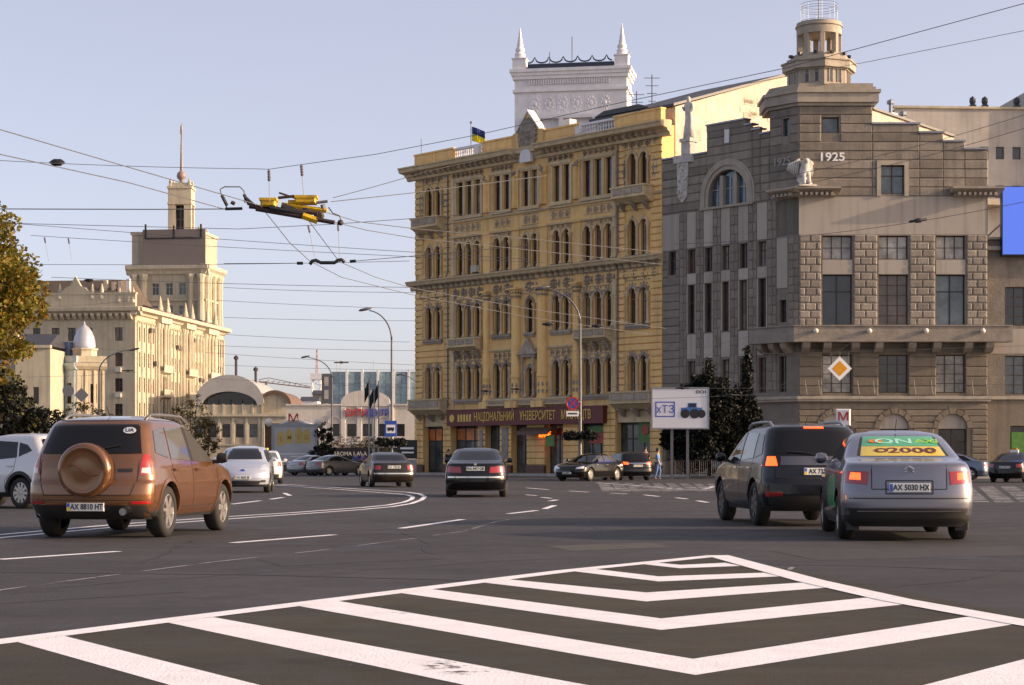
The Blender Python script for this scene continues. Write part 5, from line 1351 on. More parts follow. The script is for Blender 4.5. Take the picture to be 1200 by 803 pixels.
def tree(name, label, loc, H, trunk_h, crown, nclump, nleaf, ls, mats, weights, seed, cat='tree', group=None, trunk_r=.16):
    """crown = (rx, ry, rz, zc); limbs run from trunk to clumps of leaves"""
    r = random.Random(seed); t = thing(name, label, cat, loc, 0, group)
    rx, ry, rz, zc = crown; tb = MB()
    top = Vector((r.uniform(-.3,.3), r.uniform(-.3,.3), zc + rz*.4))
    tp = [Vector((0,0,0)), Vector((r.uniform(-.08,.08), 0, trunk_h*.5)), Vector((top.x*.3, top.y*.3, trunk_h)), top]
    tb.tube(tp, trunk_r, 8, trunk_r*.35)
    cb = MB()
    for k in range(nclump):
        p = rv(r); l = p.length; p = p.normalized() * (l ** .45)
        c = Vector((p.x*rx, p.y*ry, zc + p.z*rz)) * 1.0
        c += Vector((r.gauss(0,.08*rx), r.gauss(0,.08*ry), r.gauss(0,.06*rz)))
        a = tp[2] + (top - tp[2]) * r.uniform(0, 1) if c.z > trunk_h*1.1 else tp[1] + (tp[2]-tp[1])*r.uniform(.4,1)
        m_ = a.lerp(c, .5) + Vector((0,0,-.12*(c-a).length + r.uniform(-.1,.2)))
        tb.tube([a, m_, c], trunk_r*.25, 4, .012, False)
        cr_ = r.uniform(.10,.24) * (rx+ry+rz)/3
        for j in range(nleaf):
            q = rv(r); q = q.normalized() * q.length**.6
            cb.cur = r.choices(range(len(mats)), weights)[0]
            leaf(cb, c + Vector((q.x*cr_, q.y*cr_, q.z*cr_*.75)), ls*r.uniform(.6,1.3), r)
    tb.build('trunk', BARK, t, smooth=True)
    me = bpy.data.meshes.new('crown'); me.from_pydata(cb.v, [], cb.f)
    for m in mats: me.materials.append(m)
    me.polygons.foreach_set('material_index', cb.m); me.update(); link('crown', me, t)
    return t
tree('autumn_tree', 'tall tree with thinning olive and orange autumn leaves', (-20.3, 68, .13), 11.0, 3.2, (2.9,3.2,4.2,6.4), 250, 150, .14, [L_GREEN,L_OR,L_YEL], [7,1.6,2.6], 3)
tree('autumn_tree', 'tall olive-leaved tree behind the thinning orange one', (-25.5, 71, .13), 11.5, 3.2, (4.0,3.6,4.4,6.9), 190, 120, .16, [L_GREEN,L_OR,L_YEL], [8,1.3,1.4], 4)
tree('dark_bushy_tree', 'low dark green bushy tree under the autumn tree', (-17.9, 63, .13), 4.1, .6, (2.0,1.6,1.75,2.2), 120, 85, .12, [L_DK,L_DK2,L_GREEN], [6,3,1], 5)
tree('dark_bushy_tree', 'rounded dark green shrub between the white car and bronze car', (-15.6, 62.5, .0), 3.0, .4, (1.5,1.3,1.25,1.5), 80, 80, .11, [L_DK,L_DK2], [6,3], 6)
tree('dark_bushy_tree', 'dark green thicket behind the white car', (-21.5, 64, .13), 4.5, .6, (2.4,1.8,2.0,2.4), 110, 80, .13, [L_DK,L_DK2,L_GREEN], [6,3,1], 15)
for i, (px, py, Y, w_, h_, lab) in enumerate(((95,492,150,2.2,1.3,'thin brownish bush before the pale blue house'),(225,500,150,1.6,2.6,'sparse brownish young tree before the cream block'),(243,512,150,1.1,1.6,'small sparse bush by the cream block corner'),(200,512,150,1.6,1.2,'low sparse bush beside the bronze car roof'),(120,496,152,1.6,1.0,'low brown twiggy bush near the grey sign backs'))):
    c = at(px, py, Y); z = c.z
    tree('sparse_bush', lab, (c.x, Y, .0), z+h_, z*.6, (w_,w_*.8,h_,z), 46, 26, .14, [L_BR,L_GREEN,L_OR], [5,3,1], 20+i, 'bush', None, .07)
for i, (px, py, Y, w_, h_, lab, ms) in enumerate(((379,520,150,.8,1.5,'dark evergreen shrub beside the poster board',[L_DK,L_DK2]),(412,522,185,2.4,1.0,'brown-leaved street tree before the shopping arcade',[L_BR,L_OR]),(380,533,148,1.0,.8,'low dark shrub at the foot of the lamp post',[L_DK,L_DK2]),(440,524,186,1.8,.9,'thin brown street tree beside the flagpoles',[L_BR,L_GREEN]))):
    c = at(px, py, Y)
    tree('street_shrub', lab, (c.x, Y, 0), 3, c.z*.6, (w_,w_*.8,h_,c.z), 50, 45 if ms[0] == L_DK else 18, .13, ms, [1,1], 40+i, 'shrub', None, .06)
# dark trees in the shade before the corner building
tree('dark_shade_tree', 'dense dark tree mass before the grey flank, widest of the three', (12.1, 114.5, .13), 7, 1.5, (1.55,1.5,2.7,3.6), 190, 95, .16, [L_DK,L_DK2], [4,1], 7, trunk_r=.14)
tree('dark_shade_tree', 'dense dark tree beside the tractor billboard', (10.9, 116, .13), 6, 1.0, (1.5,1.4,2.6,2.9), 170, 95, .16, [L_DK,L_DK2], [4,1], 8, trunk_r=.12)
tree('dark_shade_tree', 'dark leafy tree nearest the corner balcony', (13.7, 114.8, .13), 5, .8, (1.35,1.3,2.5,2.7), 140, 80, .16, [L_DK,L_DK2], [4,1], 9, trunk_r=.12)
def conifer(label, loc, H, r0, seed, n=130):
    r = random.Random(seed); t = thing('conifer_tree', label, 'conifer', loc, 0)
    MB().tube([(0,0,0),(0,0,H*.97)], .11, 6, .015).build('trunk', BARK, t)
    cb = MB()
    for k in range(n):
        z0 = H*(.08+.9*k/n); L_ = r0*(1-(k/n)**1.15)*r.uniform(.75,1.15)+.08; a = k*2.4+r.uniform(-.3,.3)
        for j in range(int(26*L_/r0)+6):
            q = r.uniform(.15,1); sp = .22*(1-q)+.10
            p = Vector((math.cos(a)*L_*q + r.gauss(0,sp*.5), math.sin(a)*L_*q + r.gauss(0,sp*.5), z0 - .18*L_*q + r.gauss(0,.07)))
            leaf(cb, p, r.uniform(.1,.22), r)
    me = bpy.data.meshes.new('crown'); me.from_pydata(cb.v, [], cb.f); me.materials.append(L_DK); me.update(); link('crown', me, t)
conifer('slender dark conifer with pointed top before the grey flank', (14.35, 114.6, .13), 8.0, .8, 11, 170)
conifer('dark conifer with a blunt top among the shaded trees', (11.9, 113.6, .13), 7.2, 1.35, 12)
# ---------------------------------------------------------------- street lamps
def lamp(label, px, Y, h, arm, side, extra=None, name='street_lamp'):
    x = at(px,540,Y).x; t = thing(name, label, 'street lamp', (x, Y, .0 if Y < 105 else .13), 0)
    MB().lathe([(.14,0),(.14,.3),(.09,.5),(.075,h*.5),(.055,h*.82)], seg=10).build('pole', GREYM, t, smooth=True, angle=40)
    pts = [(0,0,h*.82)] + [(side*arm*(1-math.cos(k/8*1.35))*1.28, 0, h*.82 + h*.18*math.sin(k/8*1.45)) for k in range(1, 9)]
    MB().tube(pts, .055, 8, .03).build('arm', GREYM, t, smooth=True)
    e = Vector(pts[-1])
    o = MB().lathe([(0.001,-.5),(.1,-.42),(.15,-.1),(.13,.2),(.06,.32),(0.001,.34)], 0, 0, 10, 1, .6, 'x').build('lamp_head', GREYM, t, tuple(e+Vector((side*.3,0,.05))), 0, True)
    if side < 0: o.rotation_euler = (0, R(12), math.pi)
    else: o.rotation_euler = (0, R(-12), 0)
    return t
l1_ = lamp('tall curved street lamp carrying the blue bus stop sign', 459, 112, 9.9, 1.35, -1)
lamp('curved street lamp beside the poster board', 389, 165, 10.0, 2.1, -1)
l3_ = lamp('curved street lamp carrying the no-stopping sign before the ochre building', 680, 100, 10.2, 1.8, -1)
for label, px, py, Y in (('twin-arm lamp mast behind the flagpoles', 487, 455, 190),):
    lamp(label, 492, 190, 9.6, 1.8, -1)
tl = lamp('slim lamp mast before the cream block', 116, 140, 9.2, 2.4, 1)
def basket(label, px, Y, z):
    r = random.Random(int(px)); t = thing('flower_basket', label, 'flower basket', (at(px,540,Y).x, Y, z))
    for s in (-1, 1):
        MB().lathe([(0.001,-.12),(.2,-.1),(.34,.08),(.36,.12)], s*.48, 0, 10).build('bowl', BLACKM, t, smooth=True)
    MB().tube([(-.5,0,.0),(.5,0,.0)], .03, 5).build('bracket', BLACKM, t)
    b = MB()
    for k in range(900):
        q = rv(r); s = r.choice((-1,1)); leaf(b, Vector((s*.48+q.x*.5, q.y*.42, .14+q.z*.26)), .13, r)
    me = bpy.data.meshes.new('foliage'); me.from_pydata(b.v, [], b.f); me.materials.append(L_DK); link('foliage', me, t)
basket('dark flower basket on the bus stop lamp post', 459, 111.9, 2.0); basket('dark flower basket on the no-stopping lamp post', 680, 99.9, 2.25)
# ---------------------------------------------------------------- signs
SBLUE = mat('sign_blue', (.02,.08,.38), .4, 0); SRED = mat('sign_red', (.5,.02,.02), .4, 0); SWHITE = mat('sign_white', (.75,.75,.75), .4, 0); SORANGE = mat('sign_orange', (.72,.30,.01), .4, .08, 3); SBACK = mat('sign_back', (.17,.17,.19), .5, .15, 2)
t = thing('bus_stop_sign', 'blue bus stop sign with white panel on the lamp post', 'sign', (at(458,540,111.8).x, 111.75, at(0,503,111.8).z))
MB().cbox(-.36,.36,-.02,.02,-.45,.5,.01).build('plate', SBLUE, t); MB().box(-.27,.27,-.03,-.021,-.24,.26).build('white_panel', SWHITE, t)
MB().box(-.2,.2,-.037,-.031,-.08,.1).box(-.16,-.08,-.037,-.031,-.13,-.08).box(.08,.16,-.037,-.031,-.13,-.08).build('bus_symbol', KTEXT, t)
t = thing('no_stopping_sign', 'round blue sign with red cross and ring above a white plate', 'sign', (at(671,540,99.7).x, 99.7, at(0,473,99.7).z))
MB().lathe([(.35,-.02),(.35,.02)], 0, 0, 24, 1, 1, 'y').build('disc', SBLUE, t); MB().lathe([(.27,-.022),(.28,-.03),(.355,-.03),(.355,-.02)], 0, 0, 24, 1, 1, 'y', caps=False).build('ring', SRED, t)
b = MB(); 
for a in (45,-45):
    c, s = math.cos(R(a)), math.sin(R(a)); q = [(-.27,-.035),(.27,-.035),(.27,.035),(-.27,.035)]
    b.prism_xz([(x*c-z_*s, x*s+z_*c) for x, z_ in q], -.032-(a > 0)*.002, -.021)
b.build('cross', SRED, t); MB().box(-.33,.33,-.015,.015,-.68,-.4).build('plate', SWHITE, t); MB().box(-.24,.24,-.02,-.016,-.58,-.5).build('arrow', KTEXT, t)
MB().tube([(.42,.2,.1),(0,.03,.1)], .025, 5).tube([(.42,.2,-.5),(0,.03,-.5)], .025, 5).build('clamp', GALV, t)
# hanging priority sign
c = at(984, 432, 86)
t = thing('priority_road_sign', 'yellow and white diamond priority sign hanging from a span wire', 'sign', tuple(c), R(2))
dia = lambda r: [(0,-r),(r,0),(0,r),(-r,0)]
MB().prism_xz(dia(.56), -.02, .02).build('plate', SWHITE, t); MB().prism_xz(dia(.35), -.028, -.021).build('centre', SORANGE, t)
MB().tube([(0,0,.54),(0,0,.75)], .015, 4).tube([(-.4,0,.18),(-.4,0,.75)], .01, 4).tube([(.4,0,.18),(.4,0,.75)], .01, 4).build('hanger', BLACKM, t)
SPAN_Z = c.z + .75
# backs of hanging signs on the left
c = at(80, 458, 108); t = thing('round_sign', 'grey back of a round sign hanging beside the diamond', 'sign', tuple(c))
MB().lathe([(.34,-.015),(.34,.015)], 0, 0, 20, 1, 1, 'y').build('plate', SBACK, t); MB().tube([(0,0,.3),(0,0,.85)], .015, 4).build('hanger', BLACKM, t)
c2_ = at(95.5, 463, 108); t = thing('diamond_sign', 'grey back of a diamond sign hanging before the pale blue house', 'sign', tuple(c2_))
MB().prism_xz(dia(.42), -.015, .015).build('plate', SBACK, t); MB().tube([(0,0,.4),(0,0,1.1)], .015, 4).build('hanger', BLACKM, t)
# metro sign
t = thing('metro_sign', 'white light box with a red letter M on a pole', 'sign', (at(988,540,100).x, 100, 0), R(-8))
MB().lathe([(.08,0),(.07,2.9)], seg=8).build('pole', GALV, t); MB().cbox(-.38,.38,-.3,.3,2.9,3.8,.05).build('box', SWHITE, t)
link('letter', text_mesh('М', .62, RTEXT, .01, 1.15, .006), t, (0, -.315, 3.38))
# tractor billboard
YB = 108; t = thing('tractor_billboard', 'white billboard showing a blue tractor and blue boxed letters', 'billboard', (at(797,540,YB).x, YB, 0), R(-3))
bw, z0, z1 = 1.66, at(0,503,YB).z, at(0,454,YB).z
b = MB(); b.box(-bw,bw,-.05,.3,z0,z1); b.build('cabinet', GREYM, t); PAPER = mat('poster_paper', (.66,.67,.72), .5, .04, 1)
MB().box(-bw+.08,bw-.08,-.07,-.052,z0+.08,z1-.08).build('poster', PAPER, t)
b = MB()
for a in ((-bw,bw,z0,z0+.08),(-bw,bw,z1-.08,z1),(-bw,-bw+.08,z0+.08,z1-.08),(bw-.08,bw,z0+.08,z1-.08)): b.box(a[0],a[1],-.1,-.05,a[2],a[3])
b.build('frame', GALV, t)
for x in (-.55,.35): MB().box(x,x+.16,.0,.16,0,z0).build('leg', GREYM, t)
zc = (z0+z1)/2
link('poster_letters', text_mesh('хТЗ', .62, BTEXT, .003, .95, 0.0), t, (-.85, -.076, zc-.08))
b = MB()
for r_, rr in ((.0,1),): b.box(-1.42,-.3,-.08,-.072,zc+.32,zc+.38).box(-1.42,-.3,-.08,-.072,zc-.5,zc-.44).box(-1.42,-1.36,-.08,-.072,zc-.44,zc+.32).box(-.36,-.3,-.08,-.072,zc-.44,zc+.32)
b.build('poster_border', BTEXT, t)
link('poster_letters', text_mesh('DCH', .24, KTEXT, .003, 1.1, .006), t, (1.2, -.076, z1-.28))
TBL = mat('tractor_blue', (.03,.14,.36), .5, 0)
b = MB(); b.prism_xz([(.05,zc-.25),(1.25,zc-.25),(1.25,zc+.02),(.95,zc+.05),(.95,zc+.3),(.45,zc+.3),(.42,zc+.05),(.05,zc+.02)], -.078, -.072); b.build('poster_tractor', TBL, t)
b = MB(); b.prism_xz([(.5,zc+.06),(.9,zc+.06),(.9,zc+.26),(.5,zc+.26)], -.083, -.079)
for x, r_ in ((.28,.26),(.82,.28),(1.22,.24)): b.lathe([(r_,-.088),(r_,-.084)], x, zc-.32, 16, 1, 1, 'y')
b.build('poster_tractor_wheels', KTEXT, t)
# railing before the corner building
for k in range(11):
    a = Vector((8.9, 110.9)) + Vector((.72, -.02)) * k
    t = thing('pedestrian_railing', 'low black pedestrian railing panel along the kerb by the billboard', 'railing', (a.x, a.y, .13), R(-2), 'railing panels along the kerb')
    MB().tube([(0,0,0),(0,0,.95)], .03, 6).build('post', BLACKM, t); MB().tube([(0,0,.92),(.72,0,.92)], .022, 5).tube([(0,0,.15),(.72,0,.15)], .018, 5).build('rail', BLACKM, t)
    b = MB()
    for j in range(1, 6): b.tube([(.12*j,0,.15),(.12*j,0,.92)], .01, 4)
    b.build('bars', BLACKM, t)
# ---------------------------------------------------------------- metro entrance and poster board
YM = 160; mx_ = lambda p: (p-600)/FPX*YM
t = thing('metro_pavilion', 'low white vaulted metro entrance canopy with a red M', 'pavilion', (mx_(344), YM, 0))
b = MB(); n = 12; R0 = 1.75
pr_ = [(1.75*math.cos(math.pi*k/n), 3.35+1.25*math.sin(math.pi*k/n)*.95) for k in range(n+1)]
for k in range(n): b.prism_xz([(pr_[k][0]*.94, 3.3+(pr_[k][1]-3.35)*.9), pr_[k], pr_[k+1], (pr_[k+1][0]*.94, 3.3+(pr_[k+1][1]-3.35)*.9)], 0, 6)
b.build('canopy', WHITE, t, smooth=True, angle=30)
MB().prism_xz([(-1.65,3.0),(1.65,3.0)] + [(x*.94, 3.3+(z_-3.35)*.9) for x, z_ in pr_], .3, .4).build('canopy_front', WHITE, t)
for x in (-1.6,1.45): MB().box(x,x+.15,.1,.25,0,3.3).box(x,x+.15,5.7,5.85,0,3.3).build('post', GREYM, t)
MB().box(-1.6,1.6,.5,5.6,0,3.0).build('stair_enclosure', G_DARK, t)
link('letter', text_mesh('М', .9, RTEXT, .05, 1.25, .01), t, (.0, -.12, 4.68))
YP = 150; t = thing('tag_poster_board', 'grey framed poster board with four gold sale tags lettered S M L XL', 'billboard', (at(345,540,YP).x, YP, 0))
z0, z1 = at(0,545,YP).z, at(0,497,YP).z; bw = 1.82
MB().box(-bw,bw,0,.3,z0,z1).build('cabinet', GREYM, t); MB().box(-bw+.17,bw-.17,-.03,-.002,z0+.2,z1-.17).build('poster', mat('poster_grey', (.40,.40,.42), .5, .1, 1), t)
b = MB()
for a in ((-bw,bw,z0,z0+.2),(-bw,bw,z1-.17,z1),(-bw,-bw+.17,z0+.2,z1-.17),(bw-.17,bw,z0+.2,z1-.17)): b.box(a[0],a[1],-.09,0,a[2],a[3])
b.build('frame', GALV, t)
TAG = mat('tag_gold', (.50,.37,.12), .5, .1, 2)
for i, (s, x) in enumerate(zip(('S','M','L','XL'), (-1.08,-.4,.36,.98))):
    h_ = 1.15+.12*(i == 2); zb = z1-1.72+.16*(i > 0)
    o = MB().prism_xz([(x-.3,zb),(x+.3,zb),(x+.3,zb+h_*.75),(x+.14,zb+h_),(x-.14,zb+h_),(x-.3,zb+h_*.75)], -.04, -.031).build('tag', TAG, t)
    link('letter', text_mesh(s, .5, mat('tag_letter', (.42,.16,.03), .5, 0), .002, .9 if s != 'XL' else .7, .008), o, (x, -.045, zb+h_*.42))
MB().box(-1.2,1.2,-.036,-.031,z0+.85,z0+.92).box(-.3,1.2,-.036,-.031,z0+.66,z0+.72).build('poster_lines', SWHITE, t)
for x in (-1.2,1.1): MB().box(x,x+.14,.05,.2,0,z0).build('leg', GREYM, t)
for px, Y in ((315,152),(372.5,152)):
    t = thing('globe_lamp', 'white globe lamp on a black post beside the poster board', 'lamp', (at(px,540,Y).x, Y, 0), 0, 'globe lamps flanking the poster board')
    MB().lathe([(.1,0),(.1,.3),(.05,.4),(.045,3.75),(.1,3.8)], seg=8).build('post', BLACKM, t); MB().lathe([(.1,3.8),(.26,3.95),(.33,4.15),(.26,4.38),(0.001,4.48)], seg=14).build('globe', lampm, t, smooth=True)
# coffee kiosk
YK = 165; t = thing('coffee_kiosk', 'black coffee kiosk with white capital letters', 'kiosk', (at(411,540,YK).x, YK, 0))
MB().box(-1.9,1.9,0,2.2,0,2.0).build('body', BLACKM, t); MB().box(-2.0,1.85,-.15,2.3,1.25,2.1).build('sign_board', BLACKM, t)
link('letters', text_mesh('AROMA KAVA', .5, WTEXT, .01, .92, .003), t, (-.05, -.17, 1.65)); MB().box(-1.5,.2,-.03,-.005,.55,1.2).build('serving_window', G_GREY, t)
t = thing('black_notice_box', 'black lettered sign box beside the ochre pier', 'sign', (at(477,540,140).x, 140, 0))
MB().box(-.75,.75,0,.2,1.2,2.6).build('box', BLACKM, t); MB().box(-.5,.5,-.02,-.002,1.9,2.05).box(-.4,.5,-.02,-.002,1.6,1.72).build('lettering', SWHITE, t); MB().box(-.7,.7,.0,.1,0,1.15).build('panel', GALV, t)
# flagpoles
for px, top, lab in ((432.5,444,'flagpole with dark green flag, shortest mast spacing to the shops'),(438.5,452,'middle flagpole with a furled dark flag'),(443.5,447,'flagpole with dark green flag nearest the bus stop sign')):
    Y = 150; x = at(px,540,Y).x; zt = at(0,top,Y).z
    t = thing('flagpole', {432.5:'flagpole with a wide black-green flag beside two others',438.5:'flagpole with a furled dark flag between two others',443.5:'flagpole with a drooping green flag beside the bus stop lamp post'}[px], 'flagpole', (x, Y, 0))
    MB().lathe([(.07,0),(.05,zt),(0.001,zt+.1)], seg=8).build('pole', GALV, t)
    b = MB(); n = 7
    for k in range(n):
        g = lambda j, s: (-.02-.05*j, .05*math.sin(j*1.4), zt-.15-.10*j - s*1.1)
        b.face(g(k,0), g(k+1,0), g(k+1,1), g(k,1))
    o = b.build('flag', mat('flag_dark_green', (.012,.03,.022), .8, .2, 3), t, smooth=True); o.modifiers.new('s','SOLIDIFY').thickness = .015
# ---------------------------------------------------------------- overhead wires
WIRE = mat('wire', (.10,.10,.11), .5, 0)
def wpt(px, py, z=5.8):
    Y = (z-CAM_H)*FPX/(540-py); return at(px, py, Y)
def wire(pts, r=.008, label='thin dark overhead wire strung above the square', group='overhead wires'):
    o = MB().tube(pts, r*.72, 5).build('overhead_wire', WIRE); tag(o, label, 'wire', group); return o
def sagline(a, b, sag, n=10):
    return [a.lerp(b, k/n) - Vector((0,0,sag*4*(k/n)*(1-k/n))) for k in range(n+1)]
# contact wires into and out of the switch
wire([wpt(-60,135),wpt(0,152),wpt(150,196),wpt(305,241)], .012)
wire([wpt(-60,168),wpt(0,181),wpt(150,214),wpt(262,245)], .012)
wire([wpt(305,241),wpt(340,285),wpt(363,306),wpt(400,325),wpt(480,345),wpt(620,372),wpt(760,392)], .012)
wire([wpt(362,259),wpt(385,290),wpt(398,307),wpt(440,325),wpt(484,338),wpt(620,362),wpt(780,385)], .012)
wire([wpt(378,248),wpt(420,260),wpt(484,268),wpt(600,278),wpt(776,296)], .011)
wire([wpt(382,258),wpt(430,270),wpt(484,279),wpt(600,291),wpt(776,310)], .011)
# span wires
wire(sagline(at(-40,186,31), at(300,198,32), .03) + [at(315,198.5,32), at(353,193,32), at(440,181,31.5), at(560,158,31), at(720,122,29), at(920,80,27), at(1260,-12,24)], .0075)
wire(sagline(at(390,232,35.5), at(500,201,36), .01)[0:] + [at(640,170,37), at(800,112,37.5), at(1020,72,38), at(1260,24,38)], .0085)
wire([at(0,245,35), at(180,245.5,35.2), at(270,245,35.4)], .014); wire([at(388,236.5,35.5), at(485,226,37), at(640,206,40)], .011)
wire([at(20,262,48), at(280,268.5,48), at(388,263,48), at(486,256,48), at(650,244,48)], .011)
for (x0, y0, x1, y1, Y, r) in ((-20,259,620,304,60,.012),(36,276,640,308,64,.012),(40,310,480,306,62,.012),(60,325,490,337,66,.013),(262,337,490,343,80,.013),(255,352,490,362,95,.014),(262,372,490,376,95,.014),(262,392,480,401,100,.014),(240,413,490,428,110,.014),(262,428,490,434,110,.013),(240,443,490,455,115,.012),(250,405,486,411,100,.013)):
    wire(sagline(at(x0,y0,Y), at(x1,y1,Y), .05), r)
for (x0, y0, x1, y1, Y) in ((60,402,160,412,120),(96,372,160,420,125),(60,360,155,352,110),(118,400,135,370,125)):
    wire(sagline(at(x0,y0,Y), at(x1,y1,Y), .05), .014)
# before the right-hand buildings
wire(sagline(at(790,286,50), at(1240,228,46), .25), .010); wire(sagline(at(930,205,44), at(1240,122,42), .1), .009); wire(sagline(at(930,218,44), at(1240,138,42), .1), .009)
wire([at(640,410,86), Vector((at(800,432,86).x,86,SPAN_Z-.15)), Vector((at(984,432,86).x,86,SPAN_Z)), Vector((at(1240,432,86).x,86,SPAN_Z+.35))], .012)
wire(sagline(at(760,455,88), at(1240,448,88), .1), .011); wire(sagline(at(490,460,92), at(780,448,92), .15), .012); wire(sagline(at(540,470,92), at(900,462,92), .1), .012)
wire(sagline(at(880,470,84), at(1000,400,84), .1), .010); wire(sagline(at(820,408,95), at(930,378,95), .1), .010); wire(sagline(at(590,338,70), at(790,352,70), .1), .009)
wire([at(40,440,108), c.lerp(c2_,0)+Vector((0,0,.85)), c2_+Vector((0,0,1.1)), at(150,434,108)], .012) if False else wire([at(30,442,108), at(80,458,108)+Vector((0,0,.85)), c2_+Vector((0,0,1.1)), at(160,436,108)], .012)
def fitting(px, py, Y, w_=.5, m=BLACKM, label='black line fitting clamped on a span wire', tilt=0.0):
    t = MB().lathe([(0.001,-w_/2),(.035,-w_/2+.04),(.035,-.1),(.06,-.06),(.06,.06),(.035,.1),(.035,w_/2-.04),(0.001,w_/2)], 0, 0, 8, 1, 1, 'x').build('wire_insulator', m, None, tuple(at(px,py,Y)), 0, True)
    t.rotation_euler = (0, tilt, 0); tag(t, label, 'insulator', 'wire insulators')
fitting(67,190.5,31.4,.28); fitting(104,508.5-180,66,.35); fitting(1076,258.5,47.5,.5,tilt=R(-8)); fitting(400,425,110,.9); fitting(362,250,110,.01+.6) if False else None
fitting(150,434.5,108,.7); fitting(570,458,92,.6); fitting(606,456,92,.7); fitting(800,475-20,88,.7); fitting(857,463,92,.8); fitting(700,386-4,60,.4); fitting(642,385-5,60,.4)
# hangers with insulators
def hanger(p, q, label='short hanger with ribbed insulator below a span wire'):
    p, q = Vector(p), Vector(q); t = thing('wire_hanger', label, 'hanger', tuple(q), 0, 'wire hangers')
    MB().tube([p-q, (0,0,0)], .006, 4).build('rod', WIRE, t); d = (q-p).normalized()
    b = MB(); a = p - q
    for k in range(4): b.tube([a + d*(.02+.045*k), a + d*(.05+.045*k)], .028, 6)
    b.tube([a, a+d*.2], .014, 6); b.build('insulator', mat('insulator_brown', (.06,.02,.02), .4, .1), t)
hanger(at(315,199,32), at(316,236,32)+Vector((0,0,0))); hanger(at(353,193,32), at(356,229,32)); hanger(at(361,264,48), at(369,301,48)); hanger(at(396,262,48), at(398,302,48))
hanger(at(80,279,62), at(84,305,62)); hanger(at(52,278,62), at(57,306,62))
# the trolley switch itself
t = thing('trolley_wire_switch', 'yellow trolleybus wire switch with two housings hanging from the wires', 'wire switch', tuple(at(330,245,35.4)), 0)
o0 = at(330,245,35.4); YEL = mat('switch_yellow', (.72,.45,.018), .55, .28, 5, col2=(.3,.16,.02)); RUST = mat('rusty_iron', (.055,.03,.024), .7, .3, 8)
P = lambda px, py, dy=0.0: at(px, py, 35.4+dy) - o0 + Vector((0, dy, 0))*0
def bar(a, c, r, m, name, dy=0.0, dy2=None): MB().tube([P(*a,dy), P(*c, dy if dy2 is None else dy2)], r, 6).build(name, m, t)
def hous(px0, px1, py0, py1, dy, m=YEL, name='housing', d=.28, lid=True):
    a, c = P(px0,py1,dy), P(px1,py0,dy)
    b = MB(); b.cbox(a.x,c.x,a.y-d/2,a.y+d/2,a.z,c.z,.03)
    if lid: b.box(a.x-.02,c.x+.02,a.y-d/2-.02,a.y+d/2+.02,c.z-.05,c.z+.0)
    b.build(name, m, t)
hous(306,324,233,243,-.1); hous(346,371,230,239.5,.25)
hous(338,352,235,241,.25,YEL,'housing_end',.2,False)
bar((292,242),(372,250),.045,RUST,'runner',-.1); bar((300,245),(392,261),.045,RUST,'runner',-.15,-.3); bar((330,240),(383,247),.05,YEL,'runner_cover',.2); bar((355,253),(372,259),.07,YEL,'runner_cover',-.25)
bar((316,244),(358,252),.06,BLACKM,'cross_beam',-.2); bar((330,242),(345,248),.08,BLACKM,'cross_beam',0); bar((326,232),(345,230),.03,RUST,'actuator',.1); bar((327,226),(345,232),.02,RUST,'actuator',.15)
bar((300,243),(292,236),.03,BLACKM,'clamp',-.1); bar((378,240),(380,247),.05,GREYM,'clamp',.2); bar((368,238),(384,236),.03,GALV,'clamp',.2)
MB().lathe([(.07,-.05),(.11,0),(.07,.05)], P(358,250).x, P(358,250).z, 10, 1, 1, 'y').build('pulley', BLACKM, t); MB().lathe([(.06,-.05),(.1,0),(.06,.05)], P(374,253).x, P(374,253).z, 10, 1, 1, 'y').build('pulley', RUST, t)
for pts_ in ([P(266,244),P(259,227),P(258,222),P(263,219),P(281,219),P(286,224),P(287,238)], [P(385,243),P(390,250),P(398,253),P(400,260)]): MB().tube(pts_, .012, 5).build('jumper_cable', WIRE, t, smooth=True)
bar((260,229),(266,241),.035,BLACKM,'insulator'); bar((286,228),(292,240),.035,BLACKM,'insulator'); bar((264,245),(284,244.5),.03,BLACKM,'insulator'); bar((288,232),(298,241),.035,BLACKM,'insulator'); bar((271,237),(275,239),.04,RUST,'insulator')
MB().lathe([(0.001,-.06),(.06,0),(0.001,.06)], P(399,261).x, P(399,261).z, 8, 1, 1, 'y').build('terminal', RUST, t)
t2 = thing('wire_spacer', 'dark spreader bar holding two trolley wires apart', 'spreader', tuple(at(382,308,44)), 0); o0 = at(382,308,44)
b = MB(); b.tube([at(x,y,44)-o0 for x, y in ((363,310),(366,306),(370,305),(376,308),(392,308),(396,305),(400,304.5),(404,307))], .045, 6); b.build('bar', BLACKM, t2, smooth=True)
b = MB(); b.tube([at(348,308.6,44)-o0, at(355,308.6,44)-o0], .04, 6); b.tube([at(410,306.5,44)-o0, at(417,306,44)-o0], .04, 6); b.build('insulator', BLACKM, t2)
wire([at(262,309,44), at(348,308.6,44)], .011); wire([at(417,306,44), at(486,300,44), at(620,288,44)], .011)
